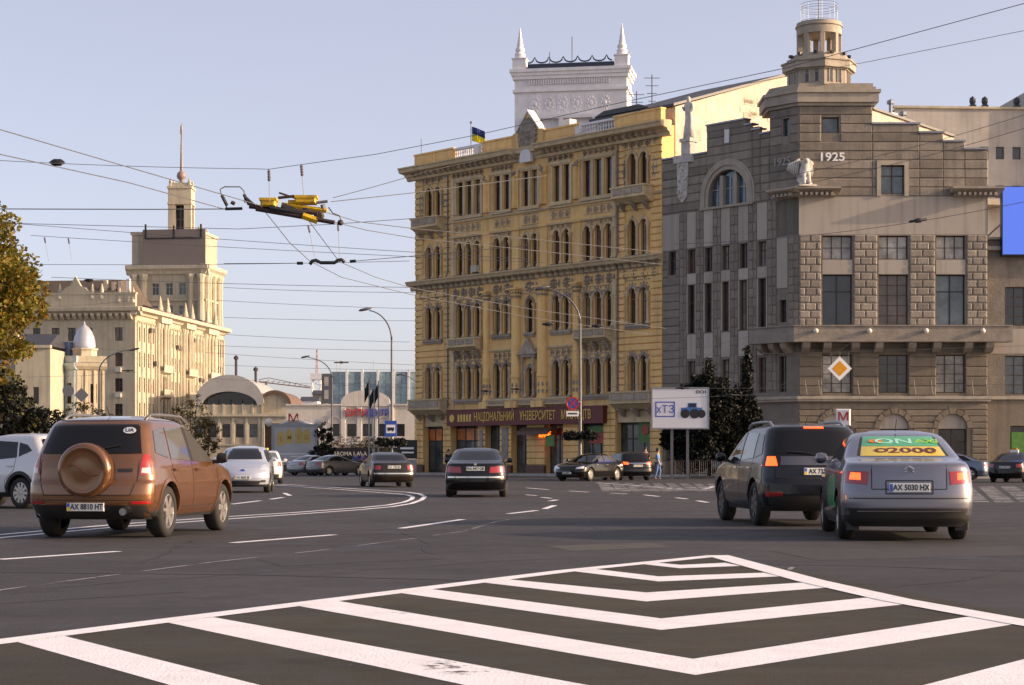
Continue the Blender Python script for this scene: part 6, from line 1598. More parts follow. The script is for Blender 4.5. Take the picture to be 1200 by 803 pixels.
# ---------------------------------------------------------------- cars
def paintm(name, col, metal=.35, rough=.32, coat=1.0):
    return mat(name, col, rough, .04, 2.0, metal=metal, coat=coat, spec=.5 if coat > .5 else .25, col2=tuple(c*.8 for c in col))
CGLASS = mat('car_glass', (.008,.008,.009), .03, 0, spec=.35)
CGLASS2 = mat('car_glass_pale', (.07,.07,.068), .04, 0, spec=.6, coat=.2)
PLASTIC = mat('black_plastic', (.018,.017,.017), .6, .1, 5)
RUBBER = mat('tyre_rubber', (.022,.021,.02), .85, .2, 8, .2, 60)
ALLOY = mat('alloy_rim', (.50,.47,.43), .32, .08, 5, metal=.75)
DARKRIM = mat('dark_rim', (.10,.10,.10), .4, .08, 5, metal=.6)
CHROME = mat('chrome', (.65,.65,.66), .12, 0, metal=1.0)
TAIL = mat('tail_light', (.34,.012,.012), .12, 0, coat=1)
TAILON = mat('brake_light_on', (.5,.03,.01), .2, 0, coat=1, emis=(1,.08,.015), estr=1.5)
TAILW = mat('tail_light_clear', (.55,.5,.45), .12, 0, coat=1)
HEAD = mat('head_light', (.62,.66,.72), .08, .0, coat=1, metal=.3)
PLATE = mat('plate_white', (.72,.72,.68), .45, .04, 5); PBLUE = mat('plate_blue', (.03,.10,.45), .4, 0); PYEL = mat('plate_yellow', (.75,.55,.03), .4, 0)
SEAM = mat('panel_gap', (.012,.010,.010), .8, 0)
def pl(lst, z):
    if z <= lst[0][0]: return lst[0][1]
    for (a, x), (c, y) in zip(lst, lst[1:]):
        if z <= c: return x + (y-x)*(z-a)/max(1e-9, c-a)
    return lst[-1][1]
def sm(lst, z, d=.022): return (pl(lst, z-d) + 2*pl(lst, z) + pl(lst, z+d))/4
class Car:
    def __init__(s, name, label, cat, px, Y, yaw, spec, paint, group=None, res=1.0):
        """px,Y: where the middle of the rear (or front) bumper stands; yaw = heading, degrees clockwise from +Y"""
        s.sp = spec; s.L = spec['L']; s.paint = paint
        s.root = thing(name, label, cat, (0,0,0), R(90-yaw), group)
        s.fr, s.re, s.wd = spec['front'], spec['rear'], spec['width']
        s.cr, s.cf, s.n = spec.get('cr',.42), spec.get('cf',.55), spec.get('n',2.6)
        s.H = spec['H']; h = R(yaw); off = spec.get('anchor', 0.0)
        p = at(px, 540, Y); fx = Vector((math.sin(h), math.cos(h)))
        s.root.location = (p.x - fx.x*off, Y - fx.y*off, 0)
        s.res = res; s.body()
    def hw(s, z): return sm(s.wd, z)
    def xr(s, z): return sm(s.re, z)
    def xf(s, z): return s.L - sm(s.fr, z)
    def cc(s, z):
        l = max(.02, s.xf(z)-s.xr(z)); return min(s.cr, .42*l), min(s.cf, .42*l)
    def bar(s, x): return 1 - .035*abs((x-s.L/2)/(s.L/2))**2.5
    def Y(s, x, z):
        a, b, w_ = s.xr(z), s.xf(z), s.hw(z); t = 1.0; cr, cf = s.cc(z)
        if x < a+cr: q = min(1, max(0, 1-(x-a)/cr)); t = (1-q**s.n)**(1/s.n)
        elif x > b-cf: q = min(1, max(0, 1-(b-x)/cf)); t = (1-q**s.n)**(1/s.n)
        return w_*t*s.bar(x)
    def XR(s, y, z):
        t = min(.9995, abs(y)/(s.hw(z)*.967)); return s.xr(z) + s.cc(z)[0]*(1-(1-t**s.n)**(1/s.n))
    def XF(s, y, z):
        t = min(.9995, abs(y)/(s.hw(z)*.967)); return s.xf(z) - s.cc(z)[1]*(1-(1-t**s.n)**(1/s.n))
    def body(s):
        zb = s.sp['zb']; zs = set(); z = zb
        step = .035/s.res
        while z < s.H: zs.add(round(z,4)); z += step
        for l in (s.fr, s.re, s.wd):
            for a, _ in l:
                if zb <= a <= s.H: zs.add(round(a,4)); 
                for d in (-.012,.012):
                    if zb < a+d < s.H: zs.add(round(a+d,4))
        zs.add(s.H); zs = sorted(zs); out = []
        for q in zs:
            if not out or q-out[-1] > .006: out.append(q)
        zs = out; K = int(9*s.res)+3; M = int(16*s.res)+6
        rows = []
        for z in zs:
            a, b, w_ = s.xr(z), s.xf(z), s.hw(z); half = []; cr, cf = s.cc(z)
            for k in range(K+1):
                ph = (k/K)*math.pi/2; t = min(1, math.sin(ph)**(2/s.n)) if k else 0
                half.append((a + cr*(1-math.cos(ph)**(2/s.n)), t))
            for k in range(1, M): half.append((a+cr + (b-cf-a-cr)*k/M, 1.0))
            for k in range(K, -1, -1):
                ph = (k/K)*math.pi/2; t = min(1, math.sin(ph)**(2/s.n)) if k else 0
                half.append((b - cf*(1-math.cos(ph)**(2/s.n)), t))
            pts = [(x, w_*t*s.bar(x), z) for x, t in half]
            rows.append(pts + [(x, -y, z_) for x, y, z_ in pts[-2:0:-1]])
        n = len(rows[0]); b = MB(); vs = [p for r in rows for p in r]; fs = []; ms = []
        clad = s.sp.get('clad', zb+.05)
        for j in range(len(rows)-1):
            zc = (zs[j]+zs[j+1])/2
            for i in range(n):
                i2 = (i+1) % n; fs.append((j*n+i, j*n+i2, (j+1)*n+i2, (j+1)*n+i)); ms.append(1 if zc < clad else 0)
        fs.append(list(range(n))[::-1]); ms.append(1); fs.append([(len(rows)-1)*n+i for i in range(n)]); ms.append(0)
        b.v, b.f, b.m = vs, fs, ms
        me = b.mesh('body', [s.paint, PLASTIC])
        o = link('body', me, s.root)
        wr, ro, wb = s.sp['wr'], s.sp['ro'], s.sp['wb']; cb = MB(); cb.cur = 1
        W2 = max(v for _, v in s.wd)
        for x in (ro, ro+wb):
            for sd_ in (-1, 1):
                a, c = sorted((sd_*(W2-.30), sd_*(W2+.3)))
                cb.lathe([(wr+.055,a),(wr+.055,c)], x, wr+.01, 28, 1, 1, 'y')
        cm = cb.mesh('cut', [s.paint, PLASTIC]); co = link('cut', cm, s.root)
        md = o.modifiers.new('b', 'BOOLEAN'); md.operation = 'DIFFERENCE'; md.object = co; md.solver = 'EXACT'
        dg = bpy.context.evaluated_depsgraph_get(); nm = bpy.data.meshes.new_from_object(o.evaluated_get(dg))
        o.modifiers.clear(); bpy.data.objects.remove(co); o.data = nm; nm.shade_smooth(); nm.set_sharp_from_angle(angle=R(32)); nm.name = 'body'
        s.b = o
        s.wheels()
    def wheels(s):
        wr, ro, wb = s.sp['wr'], s.sp['ro'], s.sp['wb']; tw = s.sp.get('tw', .215); rr = wr*s.sp.get('rimf', .66); rm = s.sp.get('rim', ALLOY); ns = s.sp.get('spokes', 5)
        hub = MB().lathe([(rr*.6,-.02),(rr*.6,.03)], 0, 0, 16, 1, 1, 'y').mesh('wheel', DARKRIM)
        ty = MB().lathe([(rr,-tw/2+.01),(rr+.02,-tw/2),(wr-.05,-tw/2),(wr-.015,-tw/2+.02),(wr,-tw/2+.05),(wr,tw/2-.05),(wr-.015,tw/2-.02),(wr-.05,tw/2),(rr+.02,tw/2),(rr,tw/2-.01)], 0, 0, 30, 1, 1, 'y', caps=False).mesh('tyre', RUBBER, True, 40)
        rb = MB(); rb.lathe([(rr,tw/2-.1),(rr,-tw/2+.02),(rr-.018,-tw/2+.012),(rr-.03,-tw/2+.03),(rr-.04,tw/2-.1)], 0, 0, 28, 1, 1, 'y', caps=False)
        rb.lathe([(0.001,-tw/2+.02),(rr*.2,-tw/2+.025),(rr*.23,-tw/2+.06),(rr*.23,.0)], 0, 0, 14, 1, 1, 'y')
        for k in range(ns):
            a = 2*math.pi*k/ns; c, q = math.cos(a), math.sin(a); w0, w1 = rr*.17*5/ns+.012, rr*.11*5/ns+.012
            pr = [(rr*.18, w0), (rr*.98, w1)]
            P4 = [(pr[0][0],-w0),(pr[1][0],-w1*1.35),(pr[1][0],w1*1.35),(pr[0][0],w0)]
            rb.prism_xz([(x*c-y*q, x*q+y*c) for x, y in P4], -tw/2+.018, -tw/2+.06)
        rim = rb.mesh('rim', rm, True, 35)
        W2 = max(v for _, v in s.wd)
        for x in (ro, ro+wb):
            for sd_ in (-1, 1):
                o = link('wheel', hub, s.root, (x, sd_*(W2-.02-tw/2), wr), 0 if sd_ < 0 else math.pi)
                link('tyre', ty, o); link('rim', rim, o)
    def patch(s, lo, hi, f, m, name, parent=None, nu=22, nv=10, th=.02):
        def rs(l, t):
            d = [0]
            for a, c in zip(l, l[1:]): d.append(d[-1] + math.hypot(c[0]-a[0], c[1]-a[1]))
            q = t*d[-1]
            for k in range(len(l)-1):
                if q <= d[k+1]+1e-9:
                    u = (q-d[k])/max(1e-9, d[k+1]-d[k]); return (l[k][0]+(l[k+1][0]-l[k][0])*u, l[k][1]+(l[k+1][1]-l[k][1])*u)
            return l[-1]
        b = MB(); P_ = []; Q_ = []
        for j in range(nv+1):
            for i in range(nu+1):
                p, q = rs(lo, i/nu), rs(hi, i/nu); u, v = p[0]+(q[0]-p[0])*j/nv, p[1]+(q[1]-p[1])*j/nv
                P_.append(f(u, v, 1)); Q_.append(f(u, v, 0))
        N_ = nu+1
        fs = [(j*N_+i, j*N_+i+1, (j+1)*N_+i+1, (j+1)*N_+i) for j in range(nv) for i in range(nu)]
        bd = [i for i in range(nu)] + [j*N_+nu for j in range(nv)] + [nv*N_+i for i in range(nu, 0, -1)] + [j*N_ for j in range(nv, 0, -1)]
        T = len(P_)
        for k in range(len(bd)):
            a, c = bd[k], bd[(k+1) % len(bd)]; fs.append((a, T+a, T+c, c))
        b.add(P_ + Q_, fs)
        return b.build(name, m, parent or s.root, smooth=True, angle=50)
    def side(s, sd, off=.006, th=.02): return lambda x, z, o: (x, sd*(s.Y(x, z) + (off if o else off-th)), z)
    def rearf(s, off=.010, th=.02): return lambda y, z, o: (s.XR(y, z) - (off if o else off-th), y, z)
    def frontf(s, off=.012, th=.02): return lambda y, z, o: (s.XF(y, z) + (off if o else off-th), y, z)
    def sides(s, lo, hi, m, name, off=.007, nu=18, nv=8):
        for sd in (-1, 1): s.patch(lo, hi, s.side(sd, off), m, name, None, nu, nv)
    def seam(s, pts, w=.012):
        for sd in (-1, 1):
            b = MB()
            for a, c in zip(pts, pts[1:]):
                n = max(2, int(math.hypot(c[0]-a[0], c[1]-a[1])/.08)); d = Vector((c[0]-a[0], c[1]-a[1])).normalized(); nn = Vector((-d.y, d.x))*w/2
                for k in range(n):
                    p, q = Vector(a).lerp(Vector(c), k/n), Vector(a).lerp(Vector(c), (k+1)/n)
                    b.face(*[(v.x, sd*(s.Y(v.x, v.y)+.0025), v.y) for v in (p-nn, q-nn, q+nn, p+nn)])
            b.build('door_seam', SEAM, s.root)
    def rseam(s, pts, w=.012):
        b = MB()
        for a, c in zip(pts, pts[1:]):
            n = max(2, int(math.hypot(c[0]-a[0], c[1]-a[1])/.06)); d = Vector((c[0]-a[0], c[1]-a[1])).normalized(); nn = Vector((-d.y, d.x))*w/2
            for k in range(n):
                p, q = Vector(a).lerp(Vector(c), k/n), Vector(a).lerp(Vector(c), (k+1)/n)
                b.face(*[(s.XR(v.x, v.y)-.0025, v.x, v.y) for v in (p-nn, q-nn, q+nn, p+nn)])
        b.build('tailgate_seam', SEAM, s.root)
    def plate(s, txt, z, front=False, x=None, yellow=True):
        xx = (s.XF(0,z)+.015 if front else s.XR(0,z)-.015) if x is None else x
        o = MB().cbox(-.26,.26,-.012,.012,-.056,.056,.004).build('number_plate', PLATE, s.root, (xx, 0, z), R(90 if front else -90))
        MB().box(-.255,-.215,-.0145,-.0125,0,.05).build('plate_band', PBLUE, o); MB().box(-.255,-.215,-.0145,-.0125,-.05,0).build('plate_band', PYEL if yellow else PBLUE, o)
        link('plate_letters', text_mesh(txt, .105, KTEXT, .001, .82, .003), o, (.02, -.0135, 0))
    def mirrors(s, x, z, m=None):
        for sd in (-1, 1):
            y = sd*(s.Y(x, z))
            b = MB(); b.lathe([(0.001,-.09),(.075,-.075),(.1,0),(.09,.06),(.03,.085)], x, z+.07, 12, .55, .8, 'y')
            vs = [(v[0], v[1] + y + sd*.13, v[2]) for v in b.v]; b.v = vs; b.box(x-.03,x+.03,min(y-sd*.02,y+sd*.08),max(y-sd*.02,y+sd*.08),z-.01,z+.04)
            o = b.build('mirror', m or s.paint, s.root, smooth=True, angle=40)
    def handles(s, xs, z, m=None):
        for sd in (-1, 1):
            for x in xs:
                y = s.Y(x, z); b = MB(); a, c = sorted((sd*(y-.005), sd*(y+.035))); b.box(x-.10,x+.10,a,c,z-.014,z+.014); b.build('door_handle', m or s.paint, s.root)
    def rails(s, x0, x1, y, z, m=GALV):
        for sd in (-1, 1):
            b = MB(); pts = [(x0,sd*y,z-.07)] + [(x0+(x1-x0)*k/8, sd*(y-.01*math.sin(math.pi*k/8)), z+.02*math.sin(math.pi*k/8)) for k in range(1, 8)] + [(x1,sd*y,z-.07)]
            b.tube(pts, .024, 7); b.build('roof_rail', m, s.root, smooth=True)
    def arches(s, m, w=.05):
        wr, ro, wb = s.sp['wr'], s.sp['ro'], s.sp['wb']
        for x0 in (ro, ro+wb):
            for sd in (-1, 1):
                b = MB(); r0, r1 = wr+.05, wr+.05+w
                for k in range(16):
                    a0, a1 = math.pi*(-.06+1.12*k/16), math.pi*(-.06+1.12*(k+1)/16); q = []
                    for r, a in ((r0,a0),(r1,a0),(r1,a1),(r0,a1)):
                        x, z = x0+r*math.cos(a), max(s.sp['zb'], wr+.01+r*math.sin(a)); q.append((x, sd*(s.Y(x,z)+.012), z))
                    b.face(*q)
                    i0, i1 = q[0], q[3]; b.face(i0, i1, (i1[0], i1[1]-sd*.08, i1[2]), (i0[0], i0[1]-sd*.08, i0[2]))
                    i0, i1 = q[1], q[2]; b.face(i0, i1, (i1[0], i1[1]-sd*.03, i1[2]), (i0[0], i0[1]-sd*.03, i0[2]))
                b.build('wheel_arch_trim', m, s.root, smooth=True, angle=40)
    def taxi(s, x, txt=True, m=None):
        z = s.H; o = MB().cbox(-.2,.2,-.07,.07,0,.14,.02).build('taxi_sign', m or SORANGE, s.root, (x,0,z-.005), R(-90))
def sedan(L=4.55, W=1.78, H=1.45, wb=2.65, ro=.98, wr=.315, deck=1.0, dl=.75, hood=.93, hl=1.15, belt=.98, boxy=0.0, **k):
    h = W/2; ra, fa = dl+.80, L-hl-1.10; md = (ra+fa)/2
    d = dict(L=L, H=H, wb=wb, ro=ro, wr=wr, zb=.19, clad=.24, dl=dl, hl=hl, belt=belt, deck=deck, hood=hood,
        rear=[(.19,.14),(.28,.05),(.42,.0),(.62,.005),(deck-.16,.04),(deck-.05,.06),(deck-.015,.11),(deck+.01,.30),(deck+.03,dl*.85),(deck+.055,dl),(H-.13,dl+.62-.12*boxy),(H-.07,ra-.08*boxy),(H-.03,ra+(md-ra)*.35),(H-.01,ra+(md-ra)*.7),(H,md-.08)],
        front=[(.19,.14),(.28,.04),(.45,.0),(.6,.02),(hood-.20,.07),(hood-.12,.18),(hood-.05,.45),(hood,hl*.75),(hood+.04,hl),(hood+.07,hl+.12),(H-.14,hl+.85),(H-.06,hl+1.10),(H-.03,L-fa+(fa-md)*.35),(H-.01,L-fa+(fa-md)*.7),(H,L-md-.08)],
        width=[(.19,h*.90),(.28,h*.96),(.5,h),(.68,h*.995),(belt-.08,h*.965),(belt-.01,h*.93),(belt+.04,h*.905),(H-.2,h*.785),(H-.10,h*.73),(H-.055,h*.68),(H-.028,h*.60),(H-.01,h*.44),(H,h*.2)])
    d.update(k); return d
def dress_sedan(c, rearg=CGLASS, sideg=CGLASS, frontg=CGLASS, lights=TAIL, plate=None, fplate=None, chrome=False):
    sp = c.sp; L, H, dl, hl, belt = c.L, c.H, sp['dl'], sp['hl'], sp['belt']; dk, hd = sp['deck'], sp['hood']
    zl, zh = dk+.075, H-.075
    c.patch([(-c.hw(zl)*.80,zl),(c.hw(zl)*.80,zl)], [(-c.hw(zh)*.80,zh),(c.hw(zh)*.80,zh)], c.rearf(), rearg, 'rear_window')
    zl = hd+.085
    c.patch([(-c.hw(zl)*.84,zl),(c.hw(zl)*.84,zl)], [(-c.hw(zh)*.80,zh),(c.hw(zh)*.80,zh)], c.frontf(), frontg, 'windshield')
    b0, b1 = dl+.38, L-hl-.28; t0, t1 = dl+.80, L-hl-1.02; xm = sp['ro']+sp['wb']*.47; zb, zt = belt+.035, H-.125
    c.sides([(b0,zb+.02),(xm-.04,zb)], [(t0,zt),(xm-.03,zt+.01)], sideg, 'side_window')
    c.sides([(xm+.04,zb),(b1,zb-.01)], [(xm+.03,zt+.01),(t1,zt)], sideg, 'side_window')
    c.seam([(xm,.32),(xm,belt)]); c.seam([(b1+.12,.34),(b1+.1,belt-.08)]); c.seam([(b0+.25,belt),(b0+.12,.75)])
    c.handles((xm-.18, xm+.85), belt-.13, CHROME if chrome else None); c.mirrors(b1-.12, belt+.02)
    if chrome: c.sides([(b0-.05,zb-.02),(b1,zb-.03)], [(b0-.05,zb-.005),(b1,zb-.012)], CHROME, 'window_trim', nv=1)
    h = c.hw(.8)
    for sd in (-1, 1):
        c.patch([(sd*h*.62,dk-.30),(sd*h*.966,dk-.28)], [(sd*h*.60,dk-.13),(sd*h*.955,dk-.12)], c.rearf(.012), lights, 'tail_light')
        c.patch([(sd*h*.52,hd-.30),(sd*h*.966,hd-.26)], [(sd*h*.58,hd-.21),(sd*h*.955,hd-.13)], c.frontf(.012), HEAD, 'head_light')
    c.patch([(-h*.42,hd-.34),(h*.42,hd-.34)], [(-h*.46,hd-.20),(h*.46,hd-.20)], c.frontf(.01), PLASTIC, 'grille', nv=3)
    c.patch([(-h*.6,.24),(h*.6,.24)], [(-h*.6,.38),(h*.6,.38)], c.frontf(.008), PLASTIC, 'lower_grille', nv=3)
    c.rseam([(-h*.94,dk-.11),(-h*.6,dk-.1),(h*.6,dk-.1),(h*.94,dk-.11)] if False else [(-h*.56,dk-.05),(-h*.56,dk-.36),(h*.56,dk-.36),(h*.56,dk-.05)])
    c.rseam([(-h*.95,.56),(h*.95,.56)], .014)
    if plate: c.plate(*plate)
    if fplate: c.plate(fplate[0], fplate[1], True)
# --- bronze off-roader with spare wheel
BRONZE = paintm('bronze_paint', (.20,.082,.031), .5, .24)
rav = dict(L=4.3, H=1.68, wb=2.56, ro=.86, wr=.355, tw=.235, zb=.26, clad=.31, cr=.36, cf=.6, n=2.9, rimf=.68, spokes=6,
    rear=[(.26,.16),(.36,.06),(.46,.0),(.62,.0),(.74,.015),(.79,.06),(.95,.075),(1.06,.10),(1.12,.13),(1.30,.22),(1.50,.33),(1.58,.40),(1.62,.52),(1.65,.75),(1.675,1.2),(1.68,1.5)],
    front=[(.26,.14),(.36,.04),(.6,.0),(.78,.05),(.9,.18),(.98,.5),(1.03,.85),(1.07,1.02),(1.12,1.12),(1.5,1.78),(1.58,2.0),(1.63,2.25),(1.67,2.6),(1.68,2.75)],
    width=[(.26,.80),(.38,.87),(.52,.905),(.75,.905),(.95,.885),(1.04,.865),(1.12,.84),(1.3,.79),(1.46,.74),(1.55,.705),(1.60,.66),(1.635,.58),(1.665,.42),(1.68,.2)])
c = Car('bronze_car', 'bronze off-road car with a covered spare wheel on its tailgate', 'car', 100, 25.1, 8, rav, BRONZE, res=1.6)
c.patch([(-.70,1.145),(.70,1.145)], [(-.60,1.545),(.60,1.545)], c.rearf(.008), CGLASS, 'rear_window')
c.patch([(-.72,1.13),(.72,1.13)], [(-.60,1.56),(.60,1.56)], c.frontf(), CGLASS, 'windshield')
c.sides([(.46,1.16),(.92,1.09)], [(.60,1.46),(.98,1.51)], CGLASS2, 'side_window')
c.sides([(1.02,1.08),(1.84,1.05)], [(1.08,1.51),(1.82,1.53)], CGLASS2, 'side_window')
c.sides([(1.94,1.045),(3.04,1.03)], [(1.92,1.53),(2.32,1.52),(2.62,1.33)], mat('open_window_dark', (.03,.026,.022), .7, .3, 3), 'side_window')
c.sides([(1.86,1.05),(1.92,1.05)], [(1.84,1.53),(1.90,1.53)], PLASTIC, 'pillar_trim', nu=2)
c.seam([(1.88,.42),(1.89,1.04)]); c.seam([(3.06,.45),(3.06,1.02)]); c.seam([(1.0,1.08),(1.02,.86),(1.30,.62),(1.32,.42)]); c.seam([(1.32,.41),(3.06,.41)])
c.handles((1.12, 2.08), .93); c.mirrors(2.95, 1.02, PLASTIC); c.arches(BRONZE, .055); c.rails(.7, 2.45, .585, 1.672, GREYM)
h = .865
for sd in (-1, 1):
    c.patch([(sd*.70,.86),(sd*.862,.86)], [(sd*.72,1.14),(sd*.80,1.14)], c.rearf(.014), TAIL, 'tail_light', nu=10)
    c.patch([(sd*.725,.885),(sd*.825,.885)], [(sd*.73,.955),(sd*.815,.955)], c.rearf(.020), TAILW, 'tail_light_lens', nu=8)
    c.patch([(sd*.62,.47),(sd*.84,.47)], [(sd*.62,.51),(sd*.84,.51)], c.rearf(.012), TAIL, 'reflector', nu=6, nv=2)
    c.patch([(sd*.5,.74),(sd*.87,.76)], [(sd*.55,.86),(sd*.85,.92)], c.frontf(.012), HEAD, 'head_light')
c.patch([(-.86,.27),(.86,.27)], [(-.86,.45),(.86,.45)], c.rearf(.014), PLASTIC, 'rear_skirt', nu=24, nv=4)
c.rseam([(-.68,1.12),(-.68,.80),(-.6,.585),(.6,.585),(.68,.80),(.68,1.12)]); c.rseam([(-.86,.77),(-.69,.77)]); c.rseam([(.69,.77),(.86,.77)]); c.rseam([(-.86,.52),(.86,.52)], .01)
c.patch([(-.62,.90),(-.42,.90)], [(-.62,.945),(-.42,.945)], c.rearf(.012), PLASTIC, 'tailgate_handle', nu=4, nv=2)
c.patch([(-.56,1.60),(.56,1.60)], [(-.50,1.645),(.50,1.645)], c.rearf(.03, .05), BRONZE, 'spoiler', nu=10, nv=3)
c.plate('AX 8810 HT', .43)
sw = MB(); sw.lathe([(0.001,-.15),(.12,-.149),(.245,-.142),(.27,-.146),(.30,-.158),(.335,-.15),(.362,-.12),(.372,-.07),(.372,.02),(.34,.03)], -.0, .92, 36, 1, 1, 'x'); o = sw.build('spare_wheel_cover', BRONZE, c.root, (.05,0,0), 0, True, 50)
sw = MB(); sw.lathe([(.37,-.06),(.374,-.06),(.374,-.045),(.37,-.045)], -.0, .92, 36, 1, 1, 'x'); sw.build('cover_seam', SEAM, o)
sw = MB(); sw.tube([(-.162,-.20+.40*k/10,.92+.07*math.sin(k/10*4.4-2.2)) for k in range(11)], .009, 5); sw.build('cover_emblem', mat('bronze_emblem', (.12,.045,.02), .4, 0), o)
MB().lathe([(.05,-.09),(.05,.2)], -.55, .37, 12, 1, 1, 'x').build('exhaust_pipe', CHROME, c.root)
st = MB().lathe([(.001,-.004),(.09,-.004),(.09,.004)], 0, 0, 18, 1.0, .55, 'y').build('country_sticker', WTEXT, c.root, (c.XR(-.50,1.46)-.03, -.50, 1.46), R(-90)); st.rotation_euler = (R(-29), 0, R(-90))
link('sticker_letters', text_mesh('UA', .075, KTEXT, .001, 1.2, .002), st, (0,-.0055,0))
MB().tube([(.95,0,1.665),(.80,0,1.80)], .006, 4).build('antenna', PLASTIC, c.root)
MB().tube([(c.XR(0,1.13)-.03,.0,1.13),(c.XR(-.1,1.2)-.03,-.12,1.2),(c.XR(-.42,1.26)-.03,-.42,1.26)], .009, 5).build('rear_wiper', PLASTIC, c.root)
MB().box(.1,.16,-.88,-.62,.12,.36).box(.1,.16,.62,.88,.12,.36).build('mud_flap', PLASTIC, c.root, (.55,0,0))
# --- silver taxi saloon
SILVER = paintm('silver_lilac_paint', (.165,.165,.20), .6, .26)
ce = sedan(L=4.43, W=1.75, H=1.47, wb=2.65, ro=.90, wr=.31, deck=1.04, dl=.62, hood=.96, hl=1.05, belt=1.0, clad=.34, spokes=7, cr=.34, n=2.8)
c = Car('silver_taxi', 'silver saloon taxi with green and yellow film on its rear window', 'car', 1066, 24.3, 5, ce, SILVER, res=1.6)
dress_sedan(c, sideg=CGLASS2, lights=TAIL)
for sd in (-1, 1): c.patch([(sd*.62,.80),(sd*.76,.81)], [(sd*.62,.89),(sd*.74,.90)], c.rearf(.016), TAILON, 'brake_light', nu=6, nv=4)
FG = mat('film_green', (.03,.42,.17), .25, .05, 3, coat=.6); FO = mat('film_yellow', (.80,.56,.04), .25, .05, 3, coat=.6)
za, zm, zb_ = 1.115, 1.245, 1.385
for z0, z1, m in ((za,zm,FO),(zm+.004,zb_,FG)): c.patch([(-c.hw(z0)*.74,z0),(c.hw(z0)*.74,z0)], [(-c.hw(z1)*.74,z1),(c.hw(z1)*.74,z1)], c.rearf(.016), m, 'window_film')
def on_rear(txt, size, m, y, z, sx, bold=.002):
    o = link('film_letters', text_mesh(txt, size, m, .001, sx, bold), c.root, (c.XR(y,z)-.021, y, z), 0)
    sl = (c.xr(z+.05)-c.xr(z-.05))/.1; o.rotation_euler = (-math.atan(sl), 0, R(-90)); return o
on_rear('2000', .26, mat('film_brown', (.14,.02,.01), .4, 0), -.13, 1.187, 1.25, .006); on_rear('ON', .26, mat('film_pale', (.35,.75,.6), .4, 0), .08, 1.315, 1.25, .004); on_rear('TAXI', .20, mat('film_olive', (.30,.60,.04), .4, 0), -.30, 1.315, 1.0, .004)
o = on_rear('O', .20, mat('film_brown', (.14,.02,.01), .4, 0), .27, 1.187, 1.1, .012); o = on_rear('O', .15, mat('film_orange', (.75,.20,.02), .4, 0), .30, 1.315, 1.5, .02)
c.patch([(-.34,.63),(.34,.63)], [(-.34,.76),(.34,.76)], c.rearf(-.02,.0), SILVER, 'plate_recess') if False else None
c.plate('AX 5030 HX', .70, yellow=False)
c.patch([(-.82,.30),(.82,.30)], [(-.80,.43),(.80,.43)], c.rearf(.012), PLASTIC, 'bumper_insert', nu=20, nv=4); c.patch([(-.66,.385),(.66,.385)], [(-.66,.40),(.66,.40)], c.rearf(.02), CHROME, 'bumper_strip', nu=16, nv=1)
c.rseam([(-.30,.62),(.30,.62),(.30,.79),(-.30,.79),(-.30,.62)], .016)
b = MB()
for k in (0, 1): b.tube([(0,-.06,.9+.04*k),(0,0,.94+.04*k),(0,.06,.9+.04*k)], .008, 4)
b.build('emblem', CHROME, c.root, (c.XR(0,.93)-.012, 0, 0))
c.sides([(1.2,.42),(2.2,.42)], [(1.3,.86),(2.15,.86)], FG, 'door_film', .007)
MB().tube([(1.6,0,1.46),(1.45,0,1.62)], .006, 4).build('antenna', PLASTIC, c.root)
for sd in (-1, 1): MB().box(.28,.32,sd*.70-.08,sd*.70+.08,.14,.34).build('mud_flap', PLASTIC, c.root)
# --- dark suv
DGREY = paintm('dark_grey_paint', (.010,.0105,.013), .1, .25, .45)
suv = dict(L=4.62, H=1.67, wb=2.67, ro=.95, wr=.36, tw=.23, zb=.25, clad=.33, cr=.38, cf=.6, n=2.8, rimf=.68, spokes=7, rim=DARKRIM,
    rear=[(.25,.16),(.36,.05),(.5,.0),(.70,.01),(.76,.05),(.95,.07),(1.08,.10),(1.14,.13),(1.48,.40),(1.56,.46),(1.61,.50),(1.635,.75),(1.66,1.2),(1.67,1.6)],
    front=[(.25,.14),(.36,.04),(.6,.0),(.8,.06),(.92,.2),(.99,.55),(1.05,.95),(1.09,1.1),(1.13,1.2),(1.5,1.95),(1.57,2.15),(1.62,2.45),(1.66,2.75),(1.67,2.9)],
    width=[(.25,.80),(.38,.87),(.52,.9),(.75,.9),(.95,.885),(1.04,.865),(1.12,.84),(1.3,.795),(1.46,.745),(1.55,.705),(1.595,.66),(1.63,.58),(1.655,.42),(1.67,.2)])
c = Car('dark_suv', 'dark grey suv with roof rails braking beside the silver taxi', 'car', 962, 29.6, -5, suv, DGREY, res=1.5)
c.patch([(-.71,1.16),(.71,1.16)], [(-.60,1.53),(.60,1.53)], c.rearf(.008), CGLASS, 'rear_window'); c.patch([(-.72,1.15),(.72,1.15)], [(-.60,1.55),(.60,1.55)], c.frontf(), CGLASS, 'windshield')
c.sides([(.55,1.16),(1.0,1.10)], [(.72,1.47),(1.06,1.5)], CGLASS, 'side_window'); c.sides([(1.1,1.1),(1.95,1.06)], [(1.15,1.5),(1.93,1.52)], CGLASS2, 'side_window'); c.sides([(2.04,1.055),(3.2,1.04)], [(2.02,1.52),(2.4,1.5),(2.7,1.36)], CGLASS, 'side_window')
c.seam([(1.99,.42),(2.0,1.05)]); c.seam([(3.2,.45),(3.2,1.03)]); c.seam([(1.08,1.1),(1.1,.86),(1.38,.62),(1.40,.42)]); c.handles((1.22,2.2), .94, CHROME); c.mirrors(3.05, 1.04); c.rails(.8, 2.55, .585, 1.665)
